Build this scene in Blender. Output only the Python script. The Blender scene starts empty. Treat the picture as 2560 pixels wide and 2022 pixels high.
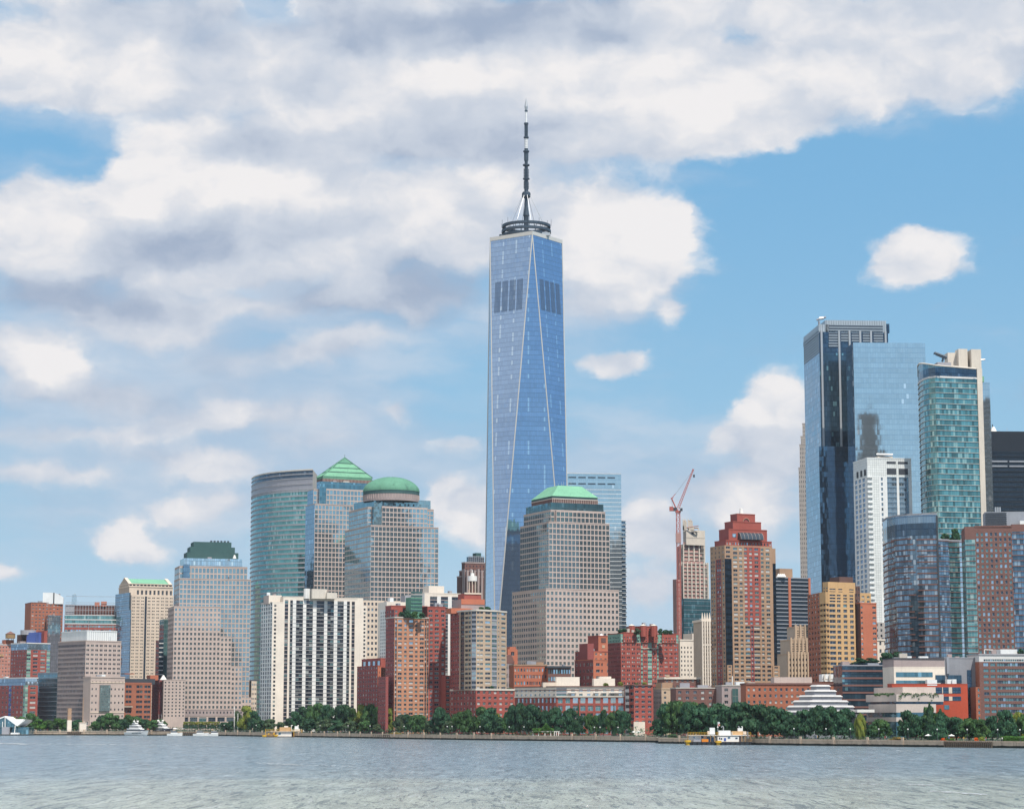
import bpy, math, random
from mathutils import Vector
rng = random.Random(11)
S = bpy.context.scene
COL = S.collection
R = math.radians
# ------------------------------------------------------------------ camera
F, CX, CY, PITCH, CAMH = 5550.0, 1280.0, 1011.0, R(8.04), 12.0
cd = bpy.data.cameras.new('camera'); cam = bpy.data.objects.new('camera', cd); COL.objects.link(cam)
cd.sensor_width = 36; cd.sensor_fit = 'HORIZONTAL'; cd.lens = 36*F/2560
cd.clip_start = 1; cd.clip_end = 90000
cam.location = (0, 0, CAMH); cam.rotation_euler = (R(90)+PITCH, 0, 0)
S.camera = cam
S.render.engine = 'CYCLES'
S.cycles.use_denoising = True
S.cycles.max_bounces = 6; S.cycles.diffuse_bounces = 2; S.cycles.glossy_bounces = 4
S.cycles.transmission_bounces = 2; S.cycles.volume_bounces = 0; S.cycles.transparent_max_bounces = 6
S.cycles.caustics_reflective = False; S.cycles.caustics_refractive = False
S.cycles.sample_clamp_indirect = 4
S.view_settings.view_transform = 'Standard'; S.view_settings.look = 'None'
S.view_settings.exposure = 0.3; S.view_settings.gamma = 1
# ------------------------------------------------------------------ sun
SUN_AZ, SUN_EL = 147.0, 59.0      # azimuth clockwise from +Y
sd = Vector((math.sin(R(SUN_AZ))*math.cos(R(SUN_EL)), math.cos(R(SUN_AZ))*math.cos(R(SUN_EL)), math.sin(R(SUN_EL))))
sl = bpy.data.lights.new('sun', 'SUN'); so = bpy.data.objects.new('sun', sl); COL.objects.link(so)
sl.energy = 4.2; sl.angle = R(0.5); sl.color = (1.0, 0.93, 0.83)
so.rotation_euler = sd.to_track_quat('Z', 'Y').to_euler()
so.location = (400, -300, 900)
# ------------------------------------------------------------------ world: sky texture with procedural clouds by direction
W = bpy.data.worlds.new('World'); S.world = W; W.use_nodes = True
class NT:
    """small helper for node trees"""
    def __init__(s, nt): s.nt = nt; nt.nodes.clear()
    def n(s, t, **k):
        nd = s.nt.nodes.new(t)
        for a, b in k.items(): setattr(nd, a, b)
        return nd
    def put(s, sock, v):
        if isinstance(v, bpy.types.NodeSocket): s.nt.links.new(v, sock)
        elif v is not None: sock.default_value = v
    def m(s, op, a, b=None, c=None, clamp=False):
        nd = s.n('ShaderNodeMath', operation=op, use_clamp=clamp)
        for i, v in enumerate((a, b, c)): s.put(nd.inputs[i], v)
        return nd.outputs[0]
    def vm(s, op, a, b=None, c=None, out=0):
        nd = s.n('ShaderNodeVectorMath', operation=op)
        for i, v in enumerate((a, b, c)):
            if v is not None: s.put(nd.inputs[i], v)
        return nd.outputs['Value'] if out == 'v' else nd.outputs[0]
    def xyz(s, x, y, z=0.0):
        nd = s.n('ShaderNodeCombineXYZ')
        for i, v in enumerate((x, y, z)): s.put(nd.inputs[i], v)
        return nd.outputs[0]
    def mix(s, f, a, b, blend='MIX'):
        nd = s.n('ShaderNodeMix', data_type='RGBA', blend_type=blend)
        s.put(nd.inputs[0], f); s.put(nd.inputs[6], a); s.put(nd.inputs[7], b)
        return nd.outputs[2]
    def noise(s, vec, scale, detail=4, rough=.5, out=0, dist=0.0):
        nd = s.n('ShaderNodeTexNoise'); s.put(nd.inputs['Vector'], vec)
        nd.inputs['Scale'].default_value = scale; nd.inputs['Detail'].default_value = detail
        nd.inputs['Roughness'].default_value = rough; nd.inputs['Distortion'].default_value = dist
        return nd.outputs[out]
    def ss(s, v, a, b, lo=0.0, hi=1.0):
        nd = s.n('ShaderNodeMapRange', interpolation_type='SMOOTHSTEP')
        for i, x in enumerate((v, a, b, lo, hi)): s.put(nd.inputs[i], x)
        return nd.outputs[0]
    def sep(s, v):
        nd = s.n('ShaderNodeSeparateXYZ'); s.put(nd.inputs[0], v); return nd.outputs
def rgb(c): return (c[0], c[1], c[2], 1)

# cloud banks as (across, up, width, height, thickness, brightness), by direction
CLOUDS = '''80,20,120,40,.9,.75;250,90,170,45,1,.45;420,40,140,40,.9,.6;700,30,120,40,1,.5;900,30,200,30,1,.72;850,95,200,40,1.2,.15;1050,75,220,45,1.2,.08;1250,75,180,40,1.2,.18;1400,45,150,40,1.1,.6;1550,30,140,40,1.1,.85;1680,60,90,35,.8,.7
1900,90,160,60,.9,.75;2100,60,140,80,.9,.68;620,130,120,45,.9,.65;480,130,80,40,.6,.45;60,150,120,50,1,1;220,170,150,50,1,.95;380,190,100,50,.9,.8;100,230,170,40,.9,.6;280,240,150,35,.8,.5;560,200,120,60,.9,.62;740,210,90,55,1.2,1;720,270,100,35,1,.9
900,170,130,45,1.2,.85;1080,150,130,45,1.3,1;1330,140,110,50,1.2,.95;1450,160,90,50,1.1,.9;1050,220,180,45,1.2,.8;1250,220,150,50,1.2,.8;1420,230,130,60,1.2,.9;1560,200,120,70,1.1,.85;1700,170,120,70,1.1,.82;1850,180,140,70,1,.78;2010,170,120,60,.9,.72;2130,150,80,70,.9,.72
1480,310,160,40,1.1,.85;1650,290,130,40,1,.75;1300,310,140,35,1,.62;820,290,160,35,1.1,.32;980,310,180,35,1.1,.25;1150,320,140,30,1,.3;950,250,150,35,1.1,.55;360,320,90,40,1.2,.98;580,290,70,35,.9,.85;480,340,150,40,.8,.45;680,340,130,40,.8,.5
300,400,80,45,1.2,1;260,460,70,50,1.1,.95;430,420,100,50,1.2,1;570,410,90,40,1.2,.98;700,440,120,40,1.1,.92;820,450,100,45,1,.85;900,420,120,50,1,.72;1050,400,120,60,1,.78;60,460,90,50,1,.98;100,520,70,60,1,.92;40,560,90,50,1,.8;130,590,90,40,.8,.65
350,520,150,40,1.1,.38;550,500,150,40,1.1,.42;270,570,120,40,1.1,.15;400,550,140,30,1,.2;700,520,130,40,1,.42;860,520,150,50,1,.58;980,500,80,50,1,.8;1340,480,110,60,1.6,1;1390,520,70,50,1.4,1;1270,560,80,45,1.4,1;1240,480,80,60,1.3,.92;1350,590,90,40,1.1,.75
1270,650,120,45,.9,.5;1420,670,30,22,.7,.8;480,590,110,28,1,.8;330,620,80,30,.9,.68;580,570,70,25,.9,.85;740,580,70,40,.7,.65;870,630,150,60,.9,.3;700,640,130,40,.7,.3;520,665,120,20,.7,.75;350,665,100,25,.6,.55;120,650,130,35,.9,.3;240,690,90,30,.7,.35
50,760,80,40,.9,.75;110,810,100,35,1,.95;250,720,80,40,.8,.7;380,720,90,40,.7,.68;480,790,120,40,.6,.5;720,725,90,30,.8,.75;650,760,80,25,.6,.55;200,860,200,30,.7,.45;480,890,60,20,.9,.98;380,910,120,30,.7,.62;620,880,140,30,.6,.55;840,880,35,22,.6,.7
150,945,220,22,.75,.72;100,1020,160,22,.75,.78;450,1000,90,30,.8,.88;650,940,120,30,.6,.55;300,980,150,20,.5,.45;1280,785,60,25,1,.85;1335,765,40,22,1,.92;1938,560,66,40,1.9,.98;1940,592,74,26,1.6,.7;1650,850,60,35,1.5,1;1610,890,60,35,1.5,1;1670,900,50,35,1.4,.95
1620,940,90,30,1.1,.6;1530,940,30,25,.8,.92;1660,980,80,40,.9,.5;1560,1030,120,40,.7,.55;250,1150,45,30,1.6,1;300,1170,50,25,1.4,.95;285,1120,25,22,1.1,1;380,1090,60,28,1,.9;470,1070,60,25,.7,.7;20,1225,40,16,1,.95;960,1070,60,40,1,.95;930,1040,30,25,.9,.98
1000,1110,50,50,.9,.82;980,950,60,20,.6,.7;1370,1085,45,22,1.1,.98;1340,1130,50,40,1,.85;1410,1150,40,40,.9,.82;1370,1250,60,40,.8,.85;1540,1100,60,25,.8,.85;1440,1170,60,50,.6,.7;1600,1090,90,60,.7,.7
120,335,120,50,-.5,.5;555,32,40,28,-1.5,.5;1850,440,330,100,-.5,.5;1130,850,220,70,-.3,.5;1500,820,50,80,-.4,.5'''
def build_world():
    t = NT(W.node_tree)
    geo = t.n('ShaderNodeTexCoord').outputs['Generated']
    sk = t.n('ShaderNodeTexSky', sky_type='NISHITA'); sk.sun_disc = False
    sk.sun_elevation = R(SUN_EL); sk.sun_rotation = R(SUN_AZ)
    sk.altitude = 0; sk.air_density = 1.0; sk.dust_density = .6; sk.ozone_density = 1.6
    x, y, z = t.sep(geo)
    az = t.m('MULTIPLY', t.m('ARCTAN2', x, y), 57.2958)
    el = t.m('MULTIPLY', t.m('ARCSINE', z), 57.2958)
    P = t.xyz(az, el)
    wn = t.noise(t.vm('MULTIPLY', P, (.50, .72, 1)), 1.0, 7, .62, out=1)
    Q = t.vm('ADD', P, t.vm('MULTIPLY_ADD', wn, (1.5, 1.0, 0), (-.75, -.5, 0)))
    C = B = None
    for ln in CLOUDS.replace('\n', ';').split(';'):
        bx, by, rx, ry, w, b = (float(q) for q in ln.split(','))
        a, e, sx, sy = (bx-1081)/81.84, (1520-by)/81.84, 81.84/rx, 81.84/ry
        d = t.vm('MULTIPLY_ADD', Q, (sx, sy, 0), (-a*sx, -e*sy, 0))
        g = t.m('POWER', .38, t.vm('DOT_PRODUCT', d, d, out='v'))
        C = t.m('MULTIPLY', g, w) if C is None else t.m('MULTIPLY_ADD', g, w, C)
        if 0 < w and b < .42: w *= 1.25; b *= .75
        if w > 0: B = t.m('MULTIPLY', g, w*b) if B is None else t.m('MULTIPLY_ADD', g, w*b, B)
    Pn = t.vm('MULTIPLY', Q, (.55, .80, 1))
    n1 = t.noise(Pn, 1.0, 10, .55)
    Pr = t.vm('MULTIPLY', Q, (.36, .58, 1)); n2 = t.noise(t.vm('ADD', Pr, (.12, .26, 0)), 1.0, 5, .5); n3 = t.noise(Pr, 1.0, 5, .5)
    infront = t.ss(y, 0.0, .75)
    base = t.m('MULTIPLY', t.m('SUBTRACT', 1.0, infront), t.ss(x, .4, -.5, .08, .62))       # broken cloud over the rest of the sky
    bright = t.m('DIVIDE', B, t.m('MAXIMUM', C, .08), clamp=True)
    bright = t.m('ADD', t.m('MULTIPLY', bright, infront), t.m('MULTIPLY', base, 1.6))
    dens = t.m('ADD', t.m('ADD', t.m('MULTIPLY', C, infront), base), t.m('MULTIPLY_ADD', n1, 1.5, -.75))
    mask = t.m('DIVIDE', t.m('SUBTRACT', dens, .02), t.ss(bright, .35, .95, 1.0, .62), clamp=True)
    mask = t.m('MULTIPLY', t.m('MULTIPLY', mask, mask), t.m('MULTIPLY_ADD', mask, -2.0, 3.0))
    mask = t.m('MULTIPLY', mask, t.ss(z, -.01, .01))
    relief = t.m('MULTIPLY', t.m('SUBTRACT', t.m('ADD', t.m('MULTIPLY', n1, .55), t.m('MULTIPLY', n3, .45)), n2), 1.5)
    bright = t.m('ADD', t.m('ADD', bright, relief), t.ss(dens, .1, 1.6, -.16, .02), clamp=True)
    STR = .1
    cc = t.mix(t.ss(bright, .0, .62), (.300, .362, .475, 1), (.500, .540, .610, 1))
    cc = t.mix(t.ss(bright, .48, 1.14), cc, (.775, .745, .73, 1))
    cc = t.vm('SCALE', cc); cc.node.inputs['Scale'].default_value = 1/STR
    # summer haze: the clear sky pales towards the horizon
    skyc = t.mix(1.0, sk.outputs[0], (.70, .93, 1.06, 1), 'MULTIPLY')
    pale = t.mix(t.ss(el, 0, 6), (.47, .565, .71, 1), (.275, .475, .63, 1))
    pale = t.mix(t.ss(el, 4, 15), pale, (.165, .385, .605, 1))
    pale = t.vm('SCALE', pale); pale.node.inputs['Scale'].default_value = 1/STR
    skyc = t.mix(t.ss(el, 18, 50, .82, 0), skyc, pale)
    V = None
    for bx, by, rx, ry, w in ((300,120,500,160,.8),(900,250,520,230,.8),(400,620,560,250,1.0),(300,880,620,150,1.0),(700,1000,460,100,.7),(250,1120,480,110,.6),(1150,640,260,150,.6),(1560,1050,330,140,.8),(2050,180,260,130,.5),(1250,1000,260,90,.5),(1100,330,330,120,.6),(120,335,120,45,-.35),(980,800,150,70,-.5),(1850,540,380,170,-.4)):
        a, e, sx, sy = (bx-1081)/81.84, (1520-by)/81.84, 81.84/rx, 81.84/ry
        d = t.vm('MULTIPLY_ADD', Q, (sx, sy, 0), (-a*sx, -e*sy, 0)); g = t.m('POWER', .38, t.vm('DOT_PRODUCT', d, d, out='v'))
        V = t.m('MULTIPLY', g, w) if V is None else t.m('MULTIPLY_ADD', g, w, V)
    lo = t.noise(t.vm('MULTIPLY', Q, (.22, .75, 1)), 1.0, 7, .55)
    veil = t.ss(t.m('ADD', t.m('MULTIPLY', V, infront), t.m('MULTIPLY_ADD', lo, 1.9, -.95)), .0, 1.15, 0, .70)
    veil = t.m('MULTIPLY', veil, t.ss(z, -.01, .01))
    vcol = t.vm('SCALE', t.mix(t.ss(lo, .35, .7), (.36, .45, .575, 1), (.52, .565, .64, 1))); vcol.node.inputs['Scale'].default_value = 1/STR
    out = t.mix(t.m('MULTIPLY', mask, .97), t.mix(veil, skyc, vcol), cc)
    bg = t.n('ShaderNodeBackground'); t.put(bg.inputs[0], out); bg.inputs[1].default_value = STR
    t.put(t.n('ShaderNodeOutputWorld').inputs[0], bg.outputs[0])
    W.cycles.sampling_method = 'MANUAL'; W.cycles.sample_map_resolution = 512
build_world()

# ------------------------------------------------------------------ pixel of the photograph -> point of the place
SP, CP = math.sin(PITCH), math.cos(PITCH)
def ray(px, py):
    a, b = (px-CX)/F, (CY-py)/F
    return (a, CP-b*SP, SP+b*CP)
def at(px, py, Y):
    d = ray(px, py); t = Y/d[1]
    return Vector((d[0]*t, Y, CAMH+d[2]*t))
def onwater(px, py, z=0.0):
    d = ray(px, py); t = (z-CAMH)/d[2]
    return Vector((d[0]*t, d[1]*t, z))
G = 2.7     # height of the quay above the water
CROPS = {0:(0,0,1.0),1:(0,1400,3.713),2:(380,1330,3.222),3:(600,1120,3.883),4:(640,1440,4.066),5:(940,1380,3.558),6:(1260,1180,3.285),
         7:(1400,1500,4.744),8:(1660,1160,2.847),9:(1960,760,2.945),10:(1960,1300,2.945),11:(1200,220,3.1625),12:(1200,560,2.5125),
         13:(1270,1640,5.4075),14:(2200,1600,6.008),15:(1920,1680,6.008),16:(640,1780,9.832),17:(1690,1780,9.832),18:(0,1770,9.0125),19:(300,1780,9.832),20:(0,0,1/1.184)}
def K(n, x, y):
    a, b, s = CROPS[n]; return (a+x/s, b+y/s)

# ------------------------------------------------------------------ materials
MATS = {}
def new_mat(name):
    m = bpy.data.materials.new(name); m.use_nodes = True; MATS[name] = m
    return m, NT(m.node_tree)
def principled(t, col, rough=.8, metal=0.0, spec=.3, normal=None):
    p = t.n('ShaderNodeBsdfPrincipled')
    t.put(p.inputs['Base Color'], col if isinstance(col, bpy.types.NodeSocket) else rgb(col))
    t.put(p.inputs['Roughness'], rough); t.put(p.inputs['Metallic'], metal); p.inputs['Specular IOR Level'].default_value = spec
    if normal is not None: t.put(p.inputs['Normal'], normal)
    t.put(t.n('ShaderNodeOutputMaterial').inputs[0], p.outputs[0])
    return p
def wall(name, c, rough=.85, amt=.22, streak=.12, metal=0.0, spec=.25, fine=.35):
    """masonry, concrete, paint: mottled, with faint rain streaks"""
    m, t = new_mat(name)
    g = t.n('ShaderNodeNewGeometry').outputs['Position']
    a = t.noise(g, .09, 5, .6); b = t.noise(g, fine*3, 3, .6)
    st = t.noise(t.vm('MULTIPLY', g, (.9, .9, .05)), 1.0, 3, .6)
    v = t.m('ADD', t.m('MULTIPLY_ADD', a, amt*2, 1-amt), t.m('MULTIPLY_ADD', b, amt, -amt/2))
    v = t.m('SUBTRACT', v, t.m('MULTIPLY', t.ss(st, .5, .8), streak))
    col = t.mix(1.0, rgb(c), t.xyz(v, v, t.m('MULTIPLY_ADD', v, .9, .1)), 'MULTIPLY')
    principled(t, col, rough, metal, spec)
    return m
def glass(name, c, metal=.75, rough=.04, var=.25, wob=.012):
    """coated window glass: tinted mirror over a dark room, each pane slightly out of plane"""
    m, t = new_mat(name)
    oi = t.n('ShaderNodeObjectInfo'); ge = t.n('ShaderNodeNewGeometry')
    r = t.noise(t.vm('MULTIPLY', ge.outputs['Position'], (.35, .35, .3)), 1.0, 1, .5)
    v = t.m('MULTIPLY_ADD', oi.outputs['Random'], var, t.m('MULTIPLY_ADD', r, var, 1-var))
    col = t.mix(1.0, rgb(c), t.xyz(v, v, v), 'MULTIPLY')
    wv = t.noise(ge.outputs['Position'], .22, 2, .5, out=1)
    nn = t.vm('NORMALIZE', t.vm('ADD', ge.outputs['Normal'], t.vm('MULTIPLY_ADD', wv, (wob*2,)*3, (-wob,)*3)))
    principled(t, col, rough, metal, .5, nn)
    return m
def curtain(name, tint, pw, ph, line, lu, lv, metal=.8, rough=.06, var=.18, lit=.05, pale_tint=None, sp=0.0, spc=None, wob=.012, big=.15, cm=0):
    """glass curtain wall with floor lines, mullions and panes that differ; UV in metres"""
    m, t = new_mat(name)
    uv = t.n('ShaderNodeUVMap').outputs[0]; u, v, _ = t.sep(uv)
    U, V = t.m('DIVIDE', u, pw), t.m('DIVIDE', v, ph)
    fu, fv = t.m('FRACT', U), t.m('FRACT', V)
    cell = t.xyz(t.m('FLOOR', U), t.m('FLOOR', V), 3.7)
    wn = t.n('ShaderNodeTexWhiteNoise', noise_dimensions='3D'); t.put(wn.inputs[0], cell)
    r = wn.outputs[0]
    fl = t.n('ShaderNodeTexWhiteNoise', noise_dimensions='1D'); t.put(fl.inputs[1], t.m('FLOOR', V))
    bg = t.noise(t.xyz(t.m('MULTIPLY', u, .05), t.m('MULTIPLY', v, .05)), 1.0, 3, .5)
    k = t.m('ADD', t.m('MULTIPLY_ADD', r, var*2, 1-var-big), t.m('MULTIPLY', bg, big*2))
    k = t.m('ADD', k, t.m('MULTIPLY_ADD', fl.outputs[0], .10, -.05))
    col = t.mix(1.0, rgb(tint), t.xyz(k, k, k), 'MULTIPLY')
    pale_mask = t.m('GREATER_THAN', r, 1-lit)  # paler panes, as behind drawn blinds
    if cm: pale_mask = t.m('MULTIPLY', t.m('MULTIPLY', pale_mask, .6), t.m('LESS_THAN', t.m('FRACT', t.m('DIVIDE', t.m('FLOOR', U), cm)), .9/cm))
    mt = metal; ro = rough
    col = t.mix(pale_mask, col, rgb(pale_tint or tuple(min(1, q*1.6+.08) for q in tint)))
    if sp:
        sm = t.m('LESS_THAN', fv, sp)
        col = t.mix(sm, col, rgb(spc)); mt = t.m('MULTIPLY_ADD', sm, .15-metal, metal); ro = t.m('MULTIPLY_ADD', sm, .4-rough, rough)
    lm = t.m('MAXIMUM', t.m('LESS_THAN', fu, lu), t.m('LESS_THAN', fv, lv))
    col = t.mix(lm, col, rgb(line))
    ge = t.n('ShaderNodeNewGeometry')
    jit = t.vm('MULTIPLY_ADD', wn.outputs[1], (wob*2,)*3, (-wob,)*3)
    wv = t.noise(ge.outputs['Position'], .15, 2, .5, out=1)
    nn = t.vm('NORMALIZE', t.vm('ADD', t.vm('ADD', ge.outputs['Normal'], jit), t.vm('MULTIPLY_ADD', wv, (wob*2,)*3, (-wob,)*3)))
    principled(t, col, ro, mt, .5, nn)
    return m

for nm, c in dict(brick_red=(.36,.095,.075), brick_deep=(.29,.085,.08), brick_pink=(.50,.23,.18), brick_orange=(.50,.17,.10), brick_brown=(.20,.105,.09),  # brick_deep, stone and granite_dark also paint shade into walls turned from the sun
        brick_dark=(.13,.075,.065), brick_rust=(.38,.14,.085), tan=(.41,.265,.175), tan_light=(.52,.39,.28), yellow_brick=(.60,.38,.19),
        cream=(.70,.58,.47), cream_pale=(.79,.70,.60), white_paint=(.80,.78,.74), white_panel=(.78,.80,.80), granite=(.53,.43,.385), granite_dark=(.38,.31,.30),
        stone=(.50,.42,.34), stone_grey=(.42,.39,.37), concrete=(.50,.46,.41), concrete_pale=(.66,.60,.52), grey_panel=(.36,.36,.39), grey_metal=(.30,.32,.36),
        dark_panel=(.06,.07,.085), black_steel=(.018,.026,.038), copper_green=(.12,.29,.20), copper_bright=(.19,.43,.28), copper_dark=(.055,.12,.12),
        blue_panel=(.07,.12,.36), red_paint=(.50,.075,.05), roof_gravel=(.30,.28,.26), louvre_brown=(.16,.085,.075), slab_white=(.66,.65,.64),
        rust_mesh=(.46,.27,.245), green_panel=(.22,.40,.33), museum_stone=(.58,.50,.45), museum_red=(.48,.085,.045), museum_grey=(.27,.28,.31), museum_eave=(.54,.53,.52)).items():
    wall(nm, c)
for nm_ in ('copper_green', 'copper_bright'): pass
wall('copper_green', (.12,.29,.20), .8, .3, .4); wall('copper_bright', (.19,.43,.28), .8, .25, .35); wall('brick_salmon', (.50,.245,.15))
wall('steel', (.45,.47,.49), .45, .08, .05, .5, .5); wall('antenna_steel', (.045,.07,.10), .55, .1, .05, .2, .4); wall('antenna_white', (.74,.75,.76), .5, .05, .03)
wall('crane_red', (.44,.13,.11), .5, .1, .05); wall('edge_steel', (.66,.63,.58), .45, .08, .05, .25, .5)
wall('yellow_paint', (.72,.42,.045), .5, .12, .12); wall('boat_white', (.80,.80,.78), .3, .05, .06, 0, .5); wall('boat_navy', (.018,.024,.045), .25, .1, .03, 0, .5)
wall('barge_hull', (.035,.045,.055), .6, .2, .1); wall('wood', (.34,.22,.11), .8, .2, .1); wall('tent_white', (.84,.84,.82), .6, .04, .05)
wall('tyre_black', (.02,.02,.022), .8); wall('orange_paint', (.70,.24,.03), .5)
WIN = {}
curtain('ct_backs', (.045,.06,.085), 3.0, 4.0, (.13,.10,.09), .28, .30, .4, .12, .3, .0)  # hidden back walls: grid colour darkened to stand for their shade
curtain('ct_slab', (.05,.06,.07), 3.0, 2.77, (.42,.38,.34), .35, .3, .4, .15, .3, .0)
def pal(name, lst): WIN[name] = lst
for nm, c, me in (('pane_dark',(.045,.06,.085),.35),('pane_navy',(.06,.09,.13),.5),('pane_teal',(.14,.30,.33),.6),('pane_sky',(.42,.58,.70),.85),('pane_off',(.42,.57,.61),.86),
                  ('pane_off2',(.35,.48,.53),.86),('pane_smoke',(.10,.115,.13),.4),('pane_blue',(.24,.37,.50),.3)):
    glass(nm, c, me)
wall('pane_blind', (.52,.52,.50), .35, .15, 0, 0, .5); wall('pane_curtain', (.34,.37,.36), .3, .2, 0, 0, .5)
wall('frame_white', (.60,.60,.58), .5, .05, 0); wall('frame_dark', (.06,.06,.065), .5, .05, 0); wall('frame_steel', (.34,.37,.40), .4, .05, 0, .4)
pal('res', [('pane_dark',5),('pane_smoke',3),('pane_navy',3),('pane_teal',3),('pane_blind',2.0),('pane_curtain',2.0),('pane_sky',1.2)])
pal('bright', [('pane_dark',3),('pane_smoke',2),('pane_teal',3),('pane_blind',3),('pane_curtain',2),('pane_sky',2)])
pal('dark', [('pane_dark',6),('pane_smoke',3),('pane_navy',4),('pane_teal',1)])
pal('gate', [('pane_dark',7),('pane_smoke',3),('pane_navy',1),('pane_teal',1.4),('pane_curtain',.4)])
pal('off', [('pane_off',5),('pane_off2',4)])
pal('offd', [('pane_navy',4),('pane_off2',2),('pane_dark',1)])
pal('sky', [('pane_sky',4),('pane_off',2),('pane_teal',2),('pane_curtain',1)])
pal('hotel', [('pane_blue',4),('pane_sky',1)])
pal('teal', [('pane_teal',6),('pane_sky',2),('pane_navy',2)])
curtain('ct_tower', (.31,.445,.64), 1.5, 4.0, (.19,.28,.43), .05, .10, .84, .05, .05, .35, (.66,.80,.92), big=.10, wob=.006, cm=9)
curtain('ct_aqua', (.13,.36,.44), 1.8, 3.7, (.08,.20,.26), .10, .10, .7, .06, .2, .06)
curtain('ct_pale', (.61,.69,.73), 2.0, 4.1, (.44,.55,.63), .07, .10, .85, .05, .05, .006, wob=.004, big=.06)
curtain('ct_blue', (.23,.34,.44), 1.6, 4.2, (.10,.18,.28), .10, .12, .8, .05, .12, .03)
curtain('ct_deep', (.06,.115,.165), 1.6, 4.2, (.03,.07,.11), .10, .14, .65, .06, .3, .05, (.22,.42,.48))
curtain('ct_teal', (.12,.27,.34), 1.8, 3.9, (.20,.33,.38), .10, .14, .7, .06, .25, .06)
curtain('ct_green', (.15,.33,.33), 1.6, 3.9, (.42,.52,.50), .10, .10, .65, .07, .35, .10, (.48,.62,.56))
curtain('ct_mid', (.15,.24,.335), 1.6, 4.2, (.07,.12,.18), .10, .12, .75, .05, .14, .02)
wall('vent_blue', (.075,.13,.23), .5, .1, 0)
curtain('ct_curve', (.085,.30,.325), 1.6, 4.28, (.30,.44,.46), .10, .03, .7, .06, .30, .08, (.30,.50,.52))
curtain('ct_sky', (.55,.68,.78), 1.8, 3.9, (.36,.46,.52), .12, .14, .8, .06, .2, .06)
curtain('ct_atrium', (.30,.46,.50), 1.4, 2.0, (.42,.48,.50), .16, .14, .75, .06, .2, .04)
curtain('ct_navy', (.06,.11,.165), 1.5, 3.6, (.02,.05,.10), .08, .10, .7, .06, .25, .02)
curtain('ct_condo', (.15,.25,.345), 1.7, 2.9, (.07,.10,.14), .12, .07, .62, .07, .55, .16, (.38,.47,.54))
curtain('ct_spire', (.13,.31,.33), 1.5, 3.5, (.10,.24,.26), .08, .06, .6, .07, .5, .13, (.36,.55,.52))
curtain('ct_black', (.020,.035,.055), 1.6, 3.8, (.012,.018,.026), .12, .38, .35, .2, .2, .0)
curtain('louvre_grey', (.42,.43,.48), 1.5, 1.0, (.20,.21,.25), .08, .35, .3, .4, .05, .0)
curtain('louvre_dark', (.05,.07,.10), 3.0, 2.2, (.36,.42,.47), .0, .35, .2, .4, .05, .0)
curtain('panel_grid', (.74,.77,.76), 1.5, 1.6, (.36,.40,.41), .10, .10, .0, .5, .05, .0)
curtain('rib_steel', (.42,.47,.51), 2.0, 30, (.20,.24,.28), .22, .0, .3, .4, .03, .0)
curtain('rib_white', (.78,.80,.79), 2.0, 30, (.46,.49,.50), .22, .0, .0, .5, .03, .0)

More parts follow.
